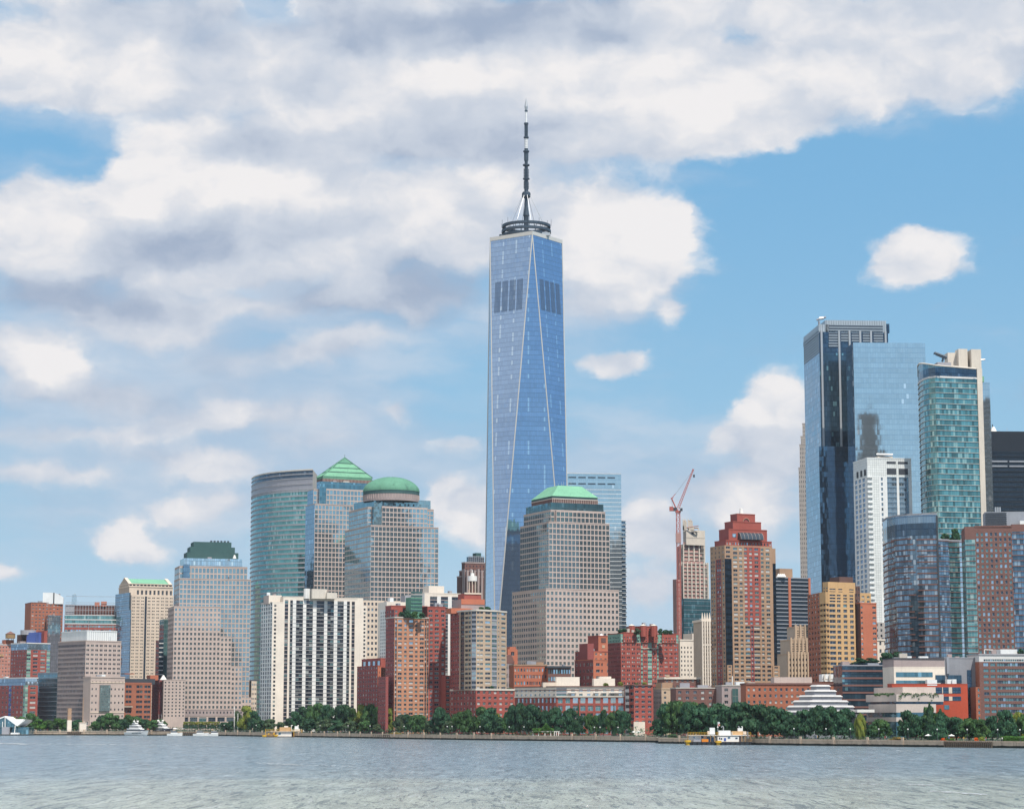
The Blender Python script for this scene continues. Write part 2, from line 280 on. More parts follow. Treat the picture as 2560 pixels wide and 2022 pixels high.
# ------------------------------------------------------------------ objects
def props(o, label=None, cat=None, group=None, kind=None):
    if label: o['label'] = label
    if cat: o['category'] = cat
    if group: o['group'] = group
    if kind: o['kind'] = kind
    return o
def root(name, loc, label, cat, group=None):
    o = bpy.data.objects.new(name, None); COL.objects.link(o); o.location = loc
    o.empty_display_size = 2
    return props(o, label, cat, group)
class MB:
    """collects faces in world space and links them as one mesh object"""
    def __init__(s): s.v = []; s.f = []; s.m = []; s.u = []; s.names = []
    def mi(s, n):
        if n not in s.names: s.names.append(n)
        return s.names.index(n)
    def face(s, pts, mat, uv=None):
        i = len(s.v); s.v += [tuple(p) for p in pts]; s.f.append(tuple(range(i, i+len(pts)))); s.m.append(s.mi(mat))
        s.u.append(uv or [(0, 0)]*len(pts))
    def vquad(s, a, b, z0, z1, mat, u0=0.0):
        """upright quad from a to b (2D)"""
        L = math.hypot(b[0]-a[0], b[1]-a[1])
        s.face([(a[0],a[1],z0),(b[0],b[1],z0),(b[0],b[1],z1),(a[0],a[1],z1)], mat, [(u0,z0),(u0+L,z0),(u0+L,z1),(u0,z1)])
    def flat(s, poly, z, mat): s.face([(p[0],p[1],z) for p in poly], mat, [(p[0],p[1]) for p in poly])
    def prism(s, poly, z0, z1, mat, top=None, bottom=False):
        n = len(poly); u = 0
        for i in range(n):
            a, b = poly[i], poly[(i+1) % n]
            s.vquad(a, b, z0, z1, mat, u); u += math.hypot(b[0]-a[0], b[1]-a[1])
        s.flat(poly, z1, top or mat)
        if bottom: s.flat(poly[::-1], z0, mat)
    def loft(s, p0, z0, p1, z1, mat, top=None):
        n = len(p0)
        for i in range(n):
            j = (i+1) % n
            a, b, c, d = p0[i], p0[j], p1[j], p1[i]
            L = math.hypot(b[0]-a[0], b[1]-a[1])
            s.face([(*a,z0),(*b,z0),(*c,z1),(*d,z1)], mat, [(0,z0),(L,z0),(L,z1),(0,z1)])
        if top: s.flat(p1, z1, top)
    def box(s, c, hx, hy, z0, z1, mat, yaw=0.0, top=None):
        co, si = math.cos(yaw), math.sin(yaw)
        s.prism([(c[0]+x*hx*co-y*hy*si, c[1]+x*hx*si+y*hy*co) for x, y in ((-1,-1),(1,-1),(1,1),(-1,1))], z0, z1, mat, top, True)
    def ring(s, c, r, n=16, ph=0.0): return [(c[0]+r*math.cos(ph+2*math.pi*i/n), c[1]+r*math.sin(ph+2*math.pi*i/n)) for i in range(n)]
    def cyl(s, c, r0, r1, z0, z1, mat, n=14):
        s.loft(s.ring(c, r0, n), z0, s.ring(c, r1, n), z1, mat, mat)
    def tube(s, p, q, r, mat, n=5, r2=None):
        p, q = Vector(p), Vector(q); d = (q-p)
        if d.length < 1e-6: return
        d.normalize(); a = d.orthogonal().normalized(); b = d.cross(a); r2 = r if r2 is None else r2
        A = [p+(a*math.cos(2*math.pi*i/n)+b*math.sin(2*math.pi*i/n))*r for i in range(n)]
        B = [q+(a*math.cos(2*math.pi*i/n)+b*math.sin(2*math.pi*i/n))*r2 for i in range(n)]
        for i in range(n): s.face([A[i], A[(i+1)%n], B[(i+1)%n], B[i]], mat)
        s.face(A[::-1], mat); s.face(B, mat)
    def build(s, name, parent=None, smooth=False, kind=None):
        if not s.f: return None
        me = bpy.data.meshes.new(name)
        o = Vector(parent.location) if parent else Vector((0,0,0))
        me.from_pydata([tuple(Vector(p)-o) for p in s.v], [], s.f)
        for n in s.names: me.materials.append(MATS[n])
        me.polygons.foreach_set('material_index', s.m)
        if smooth: me.polygons.foreach_set('use_smooth', [True]*len(s.f))
        ul = me.uv_layers.new(name='UVMap'); flatuv = []
        for l in s.u:
            for a in l: flatuv += [a[0], a[1]]
        ul.data.foreach_set('uv', flatuv)
        me.update()
        ob = bpy.data.objects.new(name, me); COL.objects.link(ob); ob.parent = parent
        if kind: ob['kind'] = kind
        return ob
PANES = {}
def pane_mesh(w, h, mat, frame):
    k = (round(w, 2), round(h, 2), mat, frame)
    if k in PANES: return PANES[k]
    me = bpy.data.meshes.new('window')
    V = []; Fc = []; M = []
    def q(x0, x1, z0, z1, y, m):
        i = len(V); V.extend([(x0,y,z0),(x1,y,z0),(x1,y,z1),(x0,y,z1)]); Fc.append((i,i+1,i+2,i+3)); M.append(m)
    x, z = w/2, h/2; e = min(.09, w*.06)
    q(-x, x, -z, z, 0, 0)
    q(-x, -x+e, -z, z, -.06, 1); q(x-e, x, -z, z, -.06, 1); q(-x+e, x-e, z-e, z, -.06, 1); q(-x+e, x-e, -z, -z+e, -.06, 1)
    if w > 1.3: q(-e/2, e/2, -z+e, z-e, -.06, 1)
    if mat in ('pane_teal', 'pane_smoke'): q(-x+e, x-e, z-h*.35, z-e, -.02, 2)
    me.from_pydata(V, [], Fc)
    me.materials.append(MATS[mat]); me.materials.append(MATS[frame]); me.materials.append(MATS['pane_curtain'])
    me.polygons.foreach_set('material_index', M); me.update()
    PANES[k] = me; return me
def pick(name):
    l = WIN[name]; t = rng.random()*sum(w for _, w in l)
    for m, w in l:
        t -= w
        if t <= 0: return m
    return l[-1][0]
def even(n, f, sp=None):
    e = (1-f)/2
    c = [(e, 0)] if sp is None else [(e, sp)]
    w = (f, 1) if sp is None else (f, 1, sp)
    return [x for _ in range(n) for x in (c[0], w, c[0])]
def pairs(n, f=.27, g=.10, m=None):
    e = (1-2*f-g)/2
    return [x for _ in range(n) for x in ((e, 0), (f, 1), (g, 0), (f, 1), (e, 0))]
def spec(cols, nf, wm, sill=.28, wh=.5, rec=.3, pal='res', frame='frame_white', top=0.0, bot=0.0):
    return dict(cols=cols, nf=nf, wm=wm, sill=sill, wh=wh, rec=rec, pal=pal, frame=frame, top=top, bot=bot)
def ct(mat, bands=None): return dict(ct=mat, bands=bands)   # bands = (pitch, height, proud, material)
NB = 0
URNG = random.Random(77)
class Bld:
    def __init__(s, name, label, cat, crop, Y, yaw=24.0, px=None, group=None):
        s.crop = crop; s.Y = Y; s.yaw = R(yaw); s.parts = {}; s.wins = []
        p = at(*K(crop, px if px is not None else 0, 0), Y) if px is not None else None
        s.name = name; s.label = label; s.cat = cat; s.group = group; s.root = None; s.loc = None
    def P(s, x, y, Y=None): return at(*K(s.crop, x, y), Y or s.Y)
    def z(s, y, Y=None): return at(CX, K(s.crop, 0, y)[1], Y or s.Y).z
    def part(s, n):
        if n not in s.parts: s.parts[n] = MB()
        return s.parts[n]
    def fp(s, xc, xr, y, xl=None, depth=None, Y=None, yaw=None):
        th = s.yaw if yaw is None else R(yaw)
        C = s.P(xc, y, Y); C = Vector((C.x, C.y))
        def hit(x, u):
            d = ray(*K(s.crop, x, y))
            return C + u*((d[1]*C.x-d[0]*C.y)/(d[0]*u.y-d[1]*u.x))
        ux, uy = Vector((math.cos(th), math.sin(th))), Vector((-math.sin(th), math.cos(th)))
        Rr = hit(xr, ux)
        L = hit(xl, uy) if xl is not None else C+uy*depth
        if s.loc is None: s.loc = Vector((C.x, C.y, G))
        return [L, C, Rr, L+Rr-C]
    def along(s, fp, xa, xb, y, depth=None, off=0.0):
        """piece of a front between two pixel columns"""
        C, Rr = fp[1], fp[2]; u = (Rr-C).normalized(); n = Vector((-u.y, u.x))
        o = C-n*off
        def hit(x):
            d = ray(*K(s.crop, x, y)); return o+u*((d[1]*o.x-d[0]*o.y)/(d[0]*u.y-d[1]*u.x))
        a, b = hit(xa), hit(xb); dp = depth or (fp[0]-C).length
        return [a+n*dp, a, b, b+n*dp]
    def plan(s, lst, y):
        """plan corners from (pixel column, depth)"""
        o = []
        for x, Y in lst:
            p = s.P(x, y, Y); o.append(Vector((p.x, p.y)))
        if s.loc is None: s.loc = Vector((o[0].x, o[0].y, G))
        return o
    def face(s, a, b, z0, z1, sp, pname=None, u0=0.0):
        if sp is None: return
        if isinstance(sp, str): s.part(pname or 'wall').vquad(a, b, z0, z1, sp, u0); return
        if 'ct' in sp:
            mb = s.part(pname or 'curtain_wall'); mb.vquad(a, b, z0, z1, sp['ct'], u0)
            if sp['bands']: s.bands([a, b], z0, z1, *sp['bands'])
            return
        mb = s.part(pname or 'wall'); wm = sp['wm']
        tot = sum(c[0] for c in sp['cols']); L = (b-a).length; u = (b-a)/L; n = Vector((u.y, -u.x)); ang = math.atan2(u.y, u.x)
        zb, zt = z0+sp['bot'], z1-sp['top']; fh = (zt-zb)/sp['nf']; x = 0.0
        def quad(x0, x1, za, zc, m): mb.vquad(a+u*x0, a+u*x1, za, zc, m, x0)
        if sp['bot'] > 0: quad(0, L, z0, zb, wm)
        if sp['top'] > 0: quad(0, L, zt, z1, wm)
        run = 0.0
        for c in sp['cols']:
            w = c[0]/tot*L; x0, x1 = x, x+w; x = x1
            if c[1] != 1:
                mb.vquad(a+u*x0, a+u*x1, zb, zt, wm if c[1] == 0 else c[1], x0); continue
            sm = c[2] if len(c) > 2 else wm
            r = -n*sp['rec']; pa, pb = a+u*x0, a+u*x1; qa, qb = pa+r, pb+r
            zp = zb
            for i in range(sp['nf']):
                w0 = zb+i*fh+fh*sp['sill']; w1 = w0+fh*sp['wh']
                quad(x0, x1, zp, w0, sm); zp = w1
                mb.face([(*pa,w0),(*pb,w0),(*qb,w0),(*qa,w0)], sm); mb.face([(*pa,w1),(*qa,w1),(*qb,w1),(*pb,w1)], sm)
                mb.face([(*pa,w0),(*qa,w0),(*qa,w1),(*pa,w1)], sm); mb.face([(*pb,w0),(*pb,w1),(*qb,w1),(*qb,w0)], sm)
                c2 = (qa+qb)/2
                s.wins.append((Vector((c2.x, c2.y, (w0+w1)/2)), w, w1-w0, ang, pick(sp['pal']), sp['frame']))
            quad(x0, x1, zp, zt, sm)
    def bands(s, path, z0, z1, pitch, h, proud, mat, start=0.0, pname='curtain_wall'):
        k = z0+start
        while k+h <= z1+.01:
            s.strip(path, k, k+h, proud, mat, pname); k += pitch
    def strip(s, path, z0, z1, proud, mat, pname='wall', ends=True):
        mb = s.part(pname); q = []
        for i, p in enumerate(path):
            a = path[max(0, i-1)]; b = path[min(len(path)-1, i+1)]; u = (b-a).normalized(); q.append(p+Vector((u.y, -u.x))*proud)
        for i in range(len(path)-1):
            mb.vquad(q[i], q[i+1], z0, z1, mat)
            mb.face([(*q[i],z1),(*q[i+1],z1),(*path[i+1],z1),(*path[i],z1)], mat); mb.face([(*path[i],z0),(*path[i+1],z0),(*q[i+1],z0),(*q[i],z0)], mat)
        if ends:
            mb.vquad(path[0], q[0], z0, z1, mat); mb.vquad(q[-1], path[-1], z0, z1, mat)
    def block(s, fp, z0, z1, front, left=None, side=None, roof='roof_gravel', cope=None, pname=None, para=.6):
        """four walls and a roof; side = material of the walls one does not see"""
        L, C, Rr, Bk = fp
        sd = side or (('ct_backs' if front['wm'] in ('granite', 'granite_dark', 'cream') else 'ct_slab' if front['wm'] in ('cream_pale', 'white_paint') else front['wm']) if isinstance(front, dict) and 'wm' in front else (front['ct'] if isinstance(front, dict) else front))
        s.face(L, C, z0, z1, left if left is not None else (front['wm'] if isinstance(front, dict) and 'wm' in front else sd), pname); s.face(C, Rr, z0, z1, front, pname, (C-L).length)
        s.face(Rr, Bk, z0, z1, side or sd, pname); s.face(Bk, L, z0, z1, side or sd, pname)
        s.part(('roof', len(s.parts))).flat([L, C, Rr, Bk], z1-para, roof)
        w_, d_ = (Rr-C).length, (L-C).length
        if roof == 'roof_gravel' and w_ > 9 and d_ > 7:
            for i in range(URNG.choice((2, 3, 4))):
                p = C.lerp(Rr, URNG.uniform(.15, .85)); p = p.lerp(L.lerp(Bk, (p-C).length/w_), URNG.uniform(.18, .75)); m_ = URNG.choice(('grey_panel', 'concrete', 'granite_dark', 'white_panel', 'grey_metal')); u = s.part(('roof_unit', len(s.parts)))
                if URNG.random() < .7: u.box(p, URNG.uniform(.8, min(3.2, w_*.12)), URNG.uniform(.8, 2), z1-para-.1, z1+URNG.uniform(.6, 2.8), m_, math.atan2((Rr-C).y, (Rr-C).x))
                else: u.tube((p.x, p.y, z1-para-.1), (p.x, p.y, z1+URNG.uniform(2, 5)), .12, 'steel', 5)
        if cope:
            h, pr, m = cope; s.strip([L, C, Rr], z1-h*.5, z1+h*.5, pr, m, pname or 'wall')
    def poly(s, pts, z0, z1, specs, roof='roof_gravel', back=None, m='concrete'):
        u = 0
        for i in range(len(pts)-1):
            s.face(pts[i], pts[i+1], z0, z1, specs[i] if isinstance(specs, list) else specs, None, u); u += (pts[i+1]-pts[i]).length
        bk = back or (Vector((0, 30)), Vector((0, 30)))
        q = [pts[-1]+bk[1], pts[0]+bk[0]]
        for a, b in ((pts[-1], q[0]), (q[0], q[1]), (q[1], pts[0])): s.part('wall').vquad(a, b, z0, z1, m)
        s.part(('roof', len(s.parts))).flat(list(pts)+q, z1-.5, roof)
    def pbox(s, pname, xl, xr, yt, z0, mat, depth=6.0, dY=0.0, top=None, yaw=None, Y=None):
        """a roof box whose front spans the pixel columns xl..xr and whose top stands at row yt"""
        f = s.fp(xl, xr, yt, depth=depth, Y=(Y or s.Y)+dY, yaw=yaw)
        s.part(pname).prism([f[1], f[2], f[3], f[0]], z0, s.z(yt, (Y or s.Y)+dY), mat, top or mat, True)
        return f
    def done(s):
        global NB
        NB += 1
        s.root = root(s.name, s.loc, s.label, s.cat, s.group)
        for n, mb in s.parts.items(): mb.build(n if isinstance(n, str) else n[0], s.root, smooth=n in ('dome',))
        w = sorted(s.wins, key=lambda t: (-round(t[1]*t[2], 0), -t[0].z))
        for (c, ww, h, ang, mat, fr) in w[:100]:
            o = bpy.data.objects.new('window', pane_mesh(ww, h, mat, fr)); COL.objects.link(o)
            o.parent = s.root; o.location = c-s.root.location; o.rotation_euler = (0, 0, ang)
        if len(w) > 100:
            mb = MB()
            for (c, ww, h, ang, mat, fr) in w[100:]:
                me = pane_mesh(ww, h, mat, fr); co, si = math.cos(ang), math.sin(ang)
                nm = [m.name for m in me.materials]
                vv = [(c.x+v.co.x*co-v.co.y*si, c.y+v.co.x*si+v.co.y*co, c.z+v.co.z) for v in me.vertices]
                for p in me.polygons: mb.face([vv[i] for i in p.vertices], nm[p.material_index])
            mb.build('window', s.root, kind='stuff')
        return s.root

def leaf(name, c, var=.5):
    m, t = new_mat(name)
    ge = t.n('ShaderNodeNewGeometry'); oi = t.n('ShaderNodeObjectInfo')
    r = t.m('MULTIPLY_ADD', ge.outputs['Random Per Island'], var*1.6, 1-var*.8)
    r = t.m('MULTIPLY', r, t.m('MULTIPLY_ADD', oi.outputs['Random'], .5, .75))
    n = t.noise(ge.outputs['Position'], .35, 3, .6)
    col = t.mix(1.0, rgb(c), t.xyz(r, r, r), 'MULTIPLY')
    col = t.mix(t.m('MULTIPLY', t.ss(n, .45, .75), .45), col, rgb((c[0]*2.4+.01, c[1]*1.5+.012, c[2]*.9)))
    p = t.n('ShaderNodeBsdfPrincipled'); t.put(p.inputs['Base Color'], col); p.inputs['Roughness'].default_value = .65; p.inputs['Specular IOR Level'].default_value = .2
    tr = t.n('ShaderNodeBsdfTranslucent'); t.put(tr.inputs[0], col)
    mx = t.n('ShaderNodeMixShader'); mx.inputs[0].default_value = .18
    t.put(mx.inputs[1], p.outputs[0]); t.put(mx.inputs[2], tr.outputs[0]); t.put(t.n('ShaderNodeOutputMaterial').inputs[0], mx.outputs[0])
leaf('leaf_dark', (.034,.098,.052)); leaf('leaf_mid', (.055,.130,.046)); leaf('leaf_yellow', (.19,.24,.05)); leaf('leaf_grey', (.066,.115,.062)); leaf('leaf_bright', (.06,.16,.03)); leaf('leaf_gold', (.34,.27,.06)); leaf('leaf_flower', (.62,.13,.02))
wall('bark', (.11,.085,.065), .9, .25, .1)
# ================================================================== river, ground and quay
QD = [(-700,1700),(0,1620),(240,1610),(520,1570),(640,1500),(860,1400),(1000,1320),(1250,1230),(1400,1195),(1645,1130),(1646,1085),(1750,1065),(1960,1010),(2300,950),(2560,910),(3000,850),(3600,800)]
def Dq(px):
    for (a, d), (b_, e) in zip(QD, QD[1:]):
        if a <= px <= b_: return d+(e-d)*(px-a)/(b_-a)
    return QD[-1][1]
def X_at(px, Y): return at(px, 1830, Y).x
def river_mat():
    m, t = new_mat('river_water')
    pos = t.n('ShaderNodeNewGeometry').outputs['Position']
    x, y, z = t.sep(pos)
    a = t.noise(t.vm('MULTIPLY', pos, (.16, .30, 0)), 1.0, 3, .55, dist=.4)
    b = t.noise(t.vm('MULTIPLY', pos, (.55, 1.0, 0)), 1.0, 4, .6, dist=.5)
    c = t.noise(t.vm('MULTIPLY', pos, (.022, .03, 0)), 1.0, 3, .5)
    h = t.m('ADD', t.m('MULTIPLY', a, 2.2), t.m('MULTIPLY', b, .8))
    h = t.m('ADD', h, t.m('MULTIPLY', c, 2.0))
    bp = t.n('ShaderNodeBump'); bp.inputs['Strength'].default_value = 1.0; bp.inputs['Distance'].default_value = .55
    t.put(bp.inputs['Height'], h)
    # silt: browner and greener patches, bluer reaches
    big = t.noise(t.vm('MULTIPLY', pos, (.004, .010, 0)), 1.0, 4, .55)
    silt = t.ss(t.m('ADD', y, t.m('MULTIPLY', t.m('SUBTRACT', big, .5), 260)), 560, 330)
    col = t.mix(silt, (.205, .275, .32, 1), (.37, .405, .35, 1))
    s1 = t.noise(t.vm('MULTIPLY', pos, (.20, .035, 0)), 1.0, 4, .65, dist=.6)
    s2 = t.noise(t.vm('MULTIPLY', pos, (.045, .008, 0)), 1.0, 5, .6)
    s3 = t.noise(t.vm('MULTIPLY', pos, (1.7, .20, 0)), 1.0, 3, .6, dist=.9)
    s4 = t.noise(t.vm('MULTIPLY', pos, (.62, .060, 0)), 1.0, 4, .65, dist=.9)
    wv = t.m('ADD', t.m('MULTIPLY', t.m('SUBTRACT', s1, .5), 1.3), t.m('MULTIPLY', t.m('SUBTRACT', s2, .5), .35))
    wv = t.ss(t.m('ADD', wv, t.m('MULTIPLY', t.m('SUBTRACT', s3, .5), 1.5)), -.6, .5, .5, 1.25)
    col = t.mix(1.0, col, t.xyz(wv, wv, wv), 'MULTIPLY')
    dk = t.m('MAXIMUM', t.ss(s3, .56, .64), t.m('MULTIPLY', t.ss(s4, .54, .62), .85)); col = t.mix(t.m('MULTIPLY', dk, .78), col, (.040, .055, .062, 1)); lt = t.m('MAXIMUM', t.ss(s3, .40, .33), t.ss(s4, .42, .35)); col = t.mix(t.m('MULTIPLY', lt, .3), col, (.55, .58, .60, 1))  # streaks: dark and bright faces of the chop painted into the colour
    cap = t.noise(t.vm('MULTIPLY', pos, (.05, .5, 0)), 1.0, 5, .65)
    cap = t.m('MULTIPLY', t.ss(cap, .70, .76), t.ss(t.noise(t.vm('MULTIPLY', pos, (.006, .012, 0)), 1.0, 2, .5), .5, .65))
    col = t.mix(t.m('MULTIPLY', cap, .55), col, (.6, .62, .62, 1))
    p = principled(t, col, .22, 0, .5, bp.outputs[0]); p.inputs['IOR'].default_value = 1.33
def setting():
    river_mat()
    mb = MB(); mb.face([(-30000, -3000, 0), (30000, -3000, 0), (30000, 40000, 0), (-30000, 40000, 0)], 'river_water')
    props(mb.build('river_water'), kind='structure')
    m, t = new_mat('park_ground'); pos = t.n('ShaderNodeNewGeometry').outputs['Position']
    n = t.noise(pos, .05, 5, .6); principled(t, t.mix(t.ss(n, .45, .6), (.19, .18, .165, 1), (.045, .075, .03, 1)), .9)
    q = [(X_at(px, d), d) for px, d in QD]
    mb = MB(); far = [(q[-1][0]+200, 40000), (30000, 40000)]
    pts = [(x, y, G) for x, y in q]
    mb.face(pts+[(30000, q[-1][1], G), (30000, 40000, G), (-30000, 40000, G), (-30000, q[0][1], G)], 'park_ground')
    props(mb.build('ground'), kind='structure')
    # paved esplanade behind the wall
    wall('paving', (.36,.34,.31), .9, .15, 0)
    mb = MB()
    for (a, b_) in zip(q, q[1:]): mb.face([(a[0], a[1]+.9, G+.02), (b_[0], b_[1]+.9, G+.02), (b_[0], b_[1]+13, G+.02), (a[0], a[1]+13, G+.02)], 'paving')
    props(mb.build('esplanade'), kind='structure')
    # quay wall: concrete with a dark tide band and a coping
    m, t = new_mat('quay_stone'); pos = t.n('ShaderNodeNewGeometry').outputs['Position']; _, _, z = t.sep(pos)
    n = t.noise(t.vm('MULTIPLY', pos, (.35, .35, .6)), 1.0, 5, .65); s_ = t.noise(t.vm('MULTIPLY', pos, (.8, .8, .04)), 1.0, 3, .6)
    base = t.mix(n, (.34, .25, .18, 1), (.72, .57, .43, 1)); base = t.mix(t.m('MULTIPLY', t.ss(s_, .5, .75), .6), base, (.12, .10, .09, 1))
    wet = t.ss(t.m('ADD', z, t.m('MULTIPLY', n, .7)), 1.45, 1.15); base = t.mix(wet, base, (.018, .022, .018, 1)); principled(t, base, .8)
    mb = MB()
    for (a, b_) in zip(q, q[1:]):
        mb.face([(a[0], a[1], -.7), (b_[0], b_[1], -.7), (b_[0], b_[1], G-.45), (a[0], a[1], G-.45)], 'quay_stone')
        mb.face([(a[0], a[1]-.25, G-.45), (b_[0], b_[1]-.25, G-.45), (b_[0], b_[1]-.25, G+.12), (a[0], a[1]-.25, G+.12)], 'quay_stone')
        mb.face([(a[0], a[1]-.25, G-.45), (a[0], a[1], G-.45), (b_[0], b_[1], G-.45), (b_[0], b_[1]-.25, G-.45)], 'quay_stone')
        mb.face([(a[0], a[1]-.25, G+.12), (b_[0], b_[1]-.25, G+.12), (b_[0], b_[1]+.8, G+.12), (a[0], a[1]+.8, G+.12)], 'quay_stone'); mb.face([(a[0], a[1]+.8, G+.12), (b_[0], b_[1]+.8, G+.12), (b_[0], b_[1]+.8, G-.1), (a[0], a[1]+.8, G-.1)], 'quay_stone')
    for (a, b_) in zip(q, q[1:]):
        L = math.hypot(b_[0]-a[0], b_[1]-a[1]); k = max(1, int(L/17))
        if a[1]-b_[1] > 30 and L < 60: continue
        for i in range(k):
            f = (i+.5)/k; x, y = a[0]+(b_[0]-a[0])*f, a[1]+(b_[1]-a[1])*f; mb.box((x, y-.2), .55, .3, -.7, G+1.35, 'quay_stone', math.atan2(b_[1]-a[1], b_[0]-a[0]))
    props(mb.build('quay_wall'), 'weathered pale stone quay wall with a dark tide line, running the whole waterfront', 'wall')
    mb = MB(); top = MB()
    for (a, b_) in zip(q[:-1], q[1:]):
        L = math.hypot(b_[0]-a[0], b_[1]-a[1]); k = max(1, int(L/2.6))
        if L < 60 and a[1]-b_[1] > 30: continue
        for i in range(k):
            f = i/k; x, y = a[0]+(b_[0]-a[0])*f, a[1]+(b_[1]-a[1])*f+.45; mb.tube((x, y, G+.1), (x, y, G+1.25), .05, 'dark_panel', 4)
        for hgt, r in ((1.25, .06), (.8, .035), (.45, .035)): top.tube((a[0], a[1]+.45, G+hgt), (b_[0], b_[1]+.45, G+hgt), r, 'dark_panel', 4)
    r = root('railing', (q[5][0], q[5][1]+.45, G+.12), 'long dark metal railing on top of the stone quay wall', 'railing'); mb.build('post', r, kind='stuff'); top.build('handrail', r)
setting()
# ================================================================== the tapering glass tower with the spire
def tall_tower():
    Y = 1860.0; cx = at(1316, 900, Y).x; c = Vector((cx, Y)); th = R(9.0)
    b = Bld('glass_skyscraper', 'tallest tower of blue mirror glass, tapering in long triangles under a spire', 'skyscraper', 0, Y)
    b.loc = Vector((cx, Y, G)); H0, H1 = 57.0, 414.5
    def sq(r, ph): return [c+Vector((math.cos(ph+i*math.pi/2), math.sin(ph+i*math.pi/2)))*r for i in range(4)]
    B = sq(31.2*math.sqrt(2), th-math.pi*3/4); T = sq(31.2, th-math.pi/2)   # B0 = near west corner, T0 = corner over the middle of the near side
    b.part('podium').prism(B, G, H0, 'ct_pale', 'roof_gravel')
    mb = b.part('curtain_wall')
    def tri(p0, p1, p2):
        u = Vector(p1)-Vector(p0); u.z = 0; u.normalize()
        f = lambda p: ((Vector(p)-Vector(p0)).dot(u), p[2])
        mb.face([p0, p1, p2], 'ct_tower', [f(p0), f(p1), f(p2)])
    for i in range(4):
        j = (i+1) % 4
        tri((*B[i], H0), (*B[j], H0), (*T[i], H1))
        a, d = (*T[(i-1)%4], H1), (*T[i], H1)
        u = Vector(d)-Vector(a); u.z = 0; u.normalize()
        f = lambda p: ((Vector(p)-Vector(a)).dot(u), p[2])
        q = (*B[i], H0); mb.face([a, q, d], 'ct_tower', [f(a), f(q), f(d)])
        b.part('edge_trim').tube((*B[i], H0), (*T[i], H1), .48, 'edge_steel', 6); b.part('edge_trim').tube((*B[j], H0), (*T[i], H1), .48, 'edge_steel', 6)
        # dark louvre slots of the plant floors
        A3, D3 = Vector(a), Vector(d); Q3 = Vector(q); nn = (D3-A3).cross(Q3-A3).normalized()
        if nn.dot(Vector((*c, 0))-A3) > 0: nn = -nn
        mid = (A3+D3)/2; uu = (D3-A3).normalized()
        for g in range(4):
            for k in range(5):
                o = -14.4+g*7.7+k*1.22
                P = lambda o_, s_: mid.lerp(Q3, s_)+uu*o_+nn*.12
                b.part(('louvre_slot', i, g)).face([P(o-.30, .103), P(o-.30, .178), P(o+.30, .178), P(o+.30, .103)], 'vent_blue')
    b.part('parapet').prism([p+(p-c)*.012 for p in T], H1, H1+3.2, 'edge_steel', 'roof_gravel')
    for z, r in ((418.6,20.6),(422.6,21.2),(427.0,20.8)):
        s = b.part(('roof_ring', z)); n = 40; o, i = s.ring(c, r, n), s.ring(c, r-2.2, n)
        for k in range(n):
            l = (k+1) % n
            s.vquad(o[k], o[l], z, z+2.2, 'antenna_steel'); s.vquad(i[l], i[k], z, z+2.2, 'antenna_steel')
            s.face([(*o[k],z+2.2),(*o[l],z+2.2),(*i[l],z+2.2),(*i[k],z+2.2)], 'antenna_steel'); s.face([(*o[l],z),(*o[k],z),(*i[k],z),(*i[l],z)], 'antenna_steel')
    fr = b.part('ring_truss')
    for k in range(20):
        p, q = s.ring(c, 19.6, 20)[k], s.ring(c, 19.6, 20, math.pi/20)[k]
        fr.tube((*p, 416), (*q, 428), .28, 'antenna_steel', 4); fr.tube((*q, 416), (*p, 428), .28, 'antenna_steel', 4); fr.tube((*p, 415), (*p, 420), .4, 'antenna_steel', 4)
    for k in range(14):
        p = s.ring(c, 21.5, 14, .3)[k]; fr.tube((*p, 428), (*p, 431+3.5*rng.random()), .18, 'antenna_steel', 4)
    sp = b.part('spire')
    zz = lambda y: at(1317, K(11, 0, y)[1], Y).z
    def cy(r0, r1, ya, yb, m='antenna_steel', n=12): sp.cyl(c, r0, r1, zz(ya), zz(yb), m, n)
    def lattice(r, ya, yb, k):
        z0, z1 = zz(ya), zz(yb)
        for i in range(k):
            a, d = z0+(z1-z0)*i/k, z0+(z1-z0)*(i+1)/k
            for j in range(4):
                p, q = sp.ring(c, r, 4, .5)[j], sp.ring(c, r, 4, .5)[(j+1) % 4]
                sp.tube((*p, a), (*q, d), .16, 'antenna_steel', 4); sp.tube((*p, a), (*p, d), .3, 'antenna_steel', 4)
    lattice(2.2, 1090, 1010, 3); cy(1.9, 1.9, 1150, 1000); cy(2.6, 1.5, 1012, 940); cy(1.45, 1.45, 940, 860)
    cy(3.1, 3.9, 868, 858); cy(3.7, 3.7, 858, 832); cy(3.2, 3.0, 832, 824); cy(1.7, 1.7, 830, 720); cy(2.9, 2.9, 724, 716); lattice(2.3, 800, 740, 3); lattice(2.3, 712, 640, 3)
    cy(1.6, 1.5, 716, 612); cy(2.9, 2.9, 616, 606); cy(1.2, 1.7, 606, 560); cy(1.9, 1.9, 575, 505, n=8); cy(2.6, 2.6, 508, 498); cy(1.6, 1.6, 498, 480)
    for k in range(6):
        y = 480-k*13; cy(1.55, 1.55, y, y-11, 'antenna_white'); cy(1.2, 1.2, y-11, y-13)
    cy(1.3, 1.3, 402, 396); cy(2.2, 2.2, 398, 388); cy(1.25, 1.25, 388, 288, n=8); lattice(1.5, 385, 295, 4); cy(1.9, 1.9, 290, 278); cy(.85, .85, 278, 186, 'antenna_white'); cy(1.3, 1.3, 188, 178)
    sp.loft(sp.ring(c, .9, 8), zz(180), sp.ring(c, 1.5, 8), zz(150), 'steel'); sp.loft(sp.ring(c, 1.5, 8), zz(150), sp.ring(c, .08, 8), zz(80), 'steel', 'steel')
    gy = b.part('guy_cable')
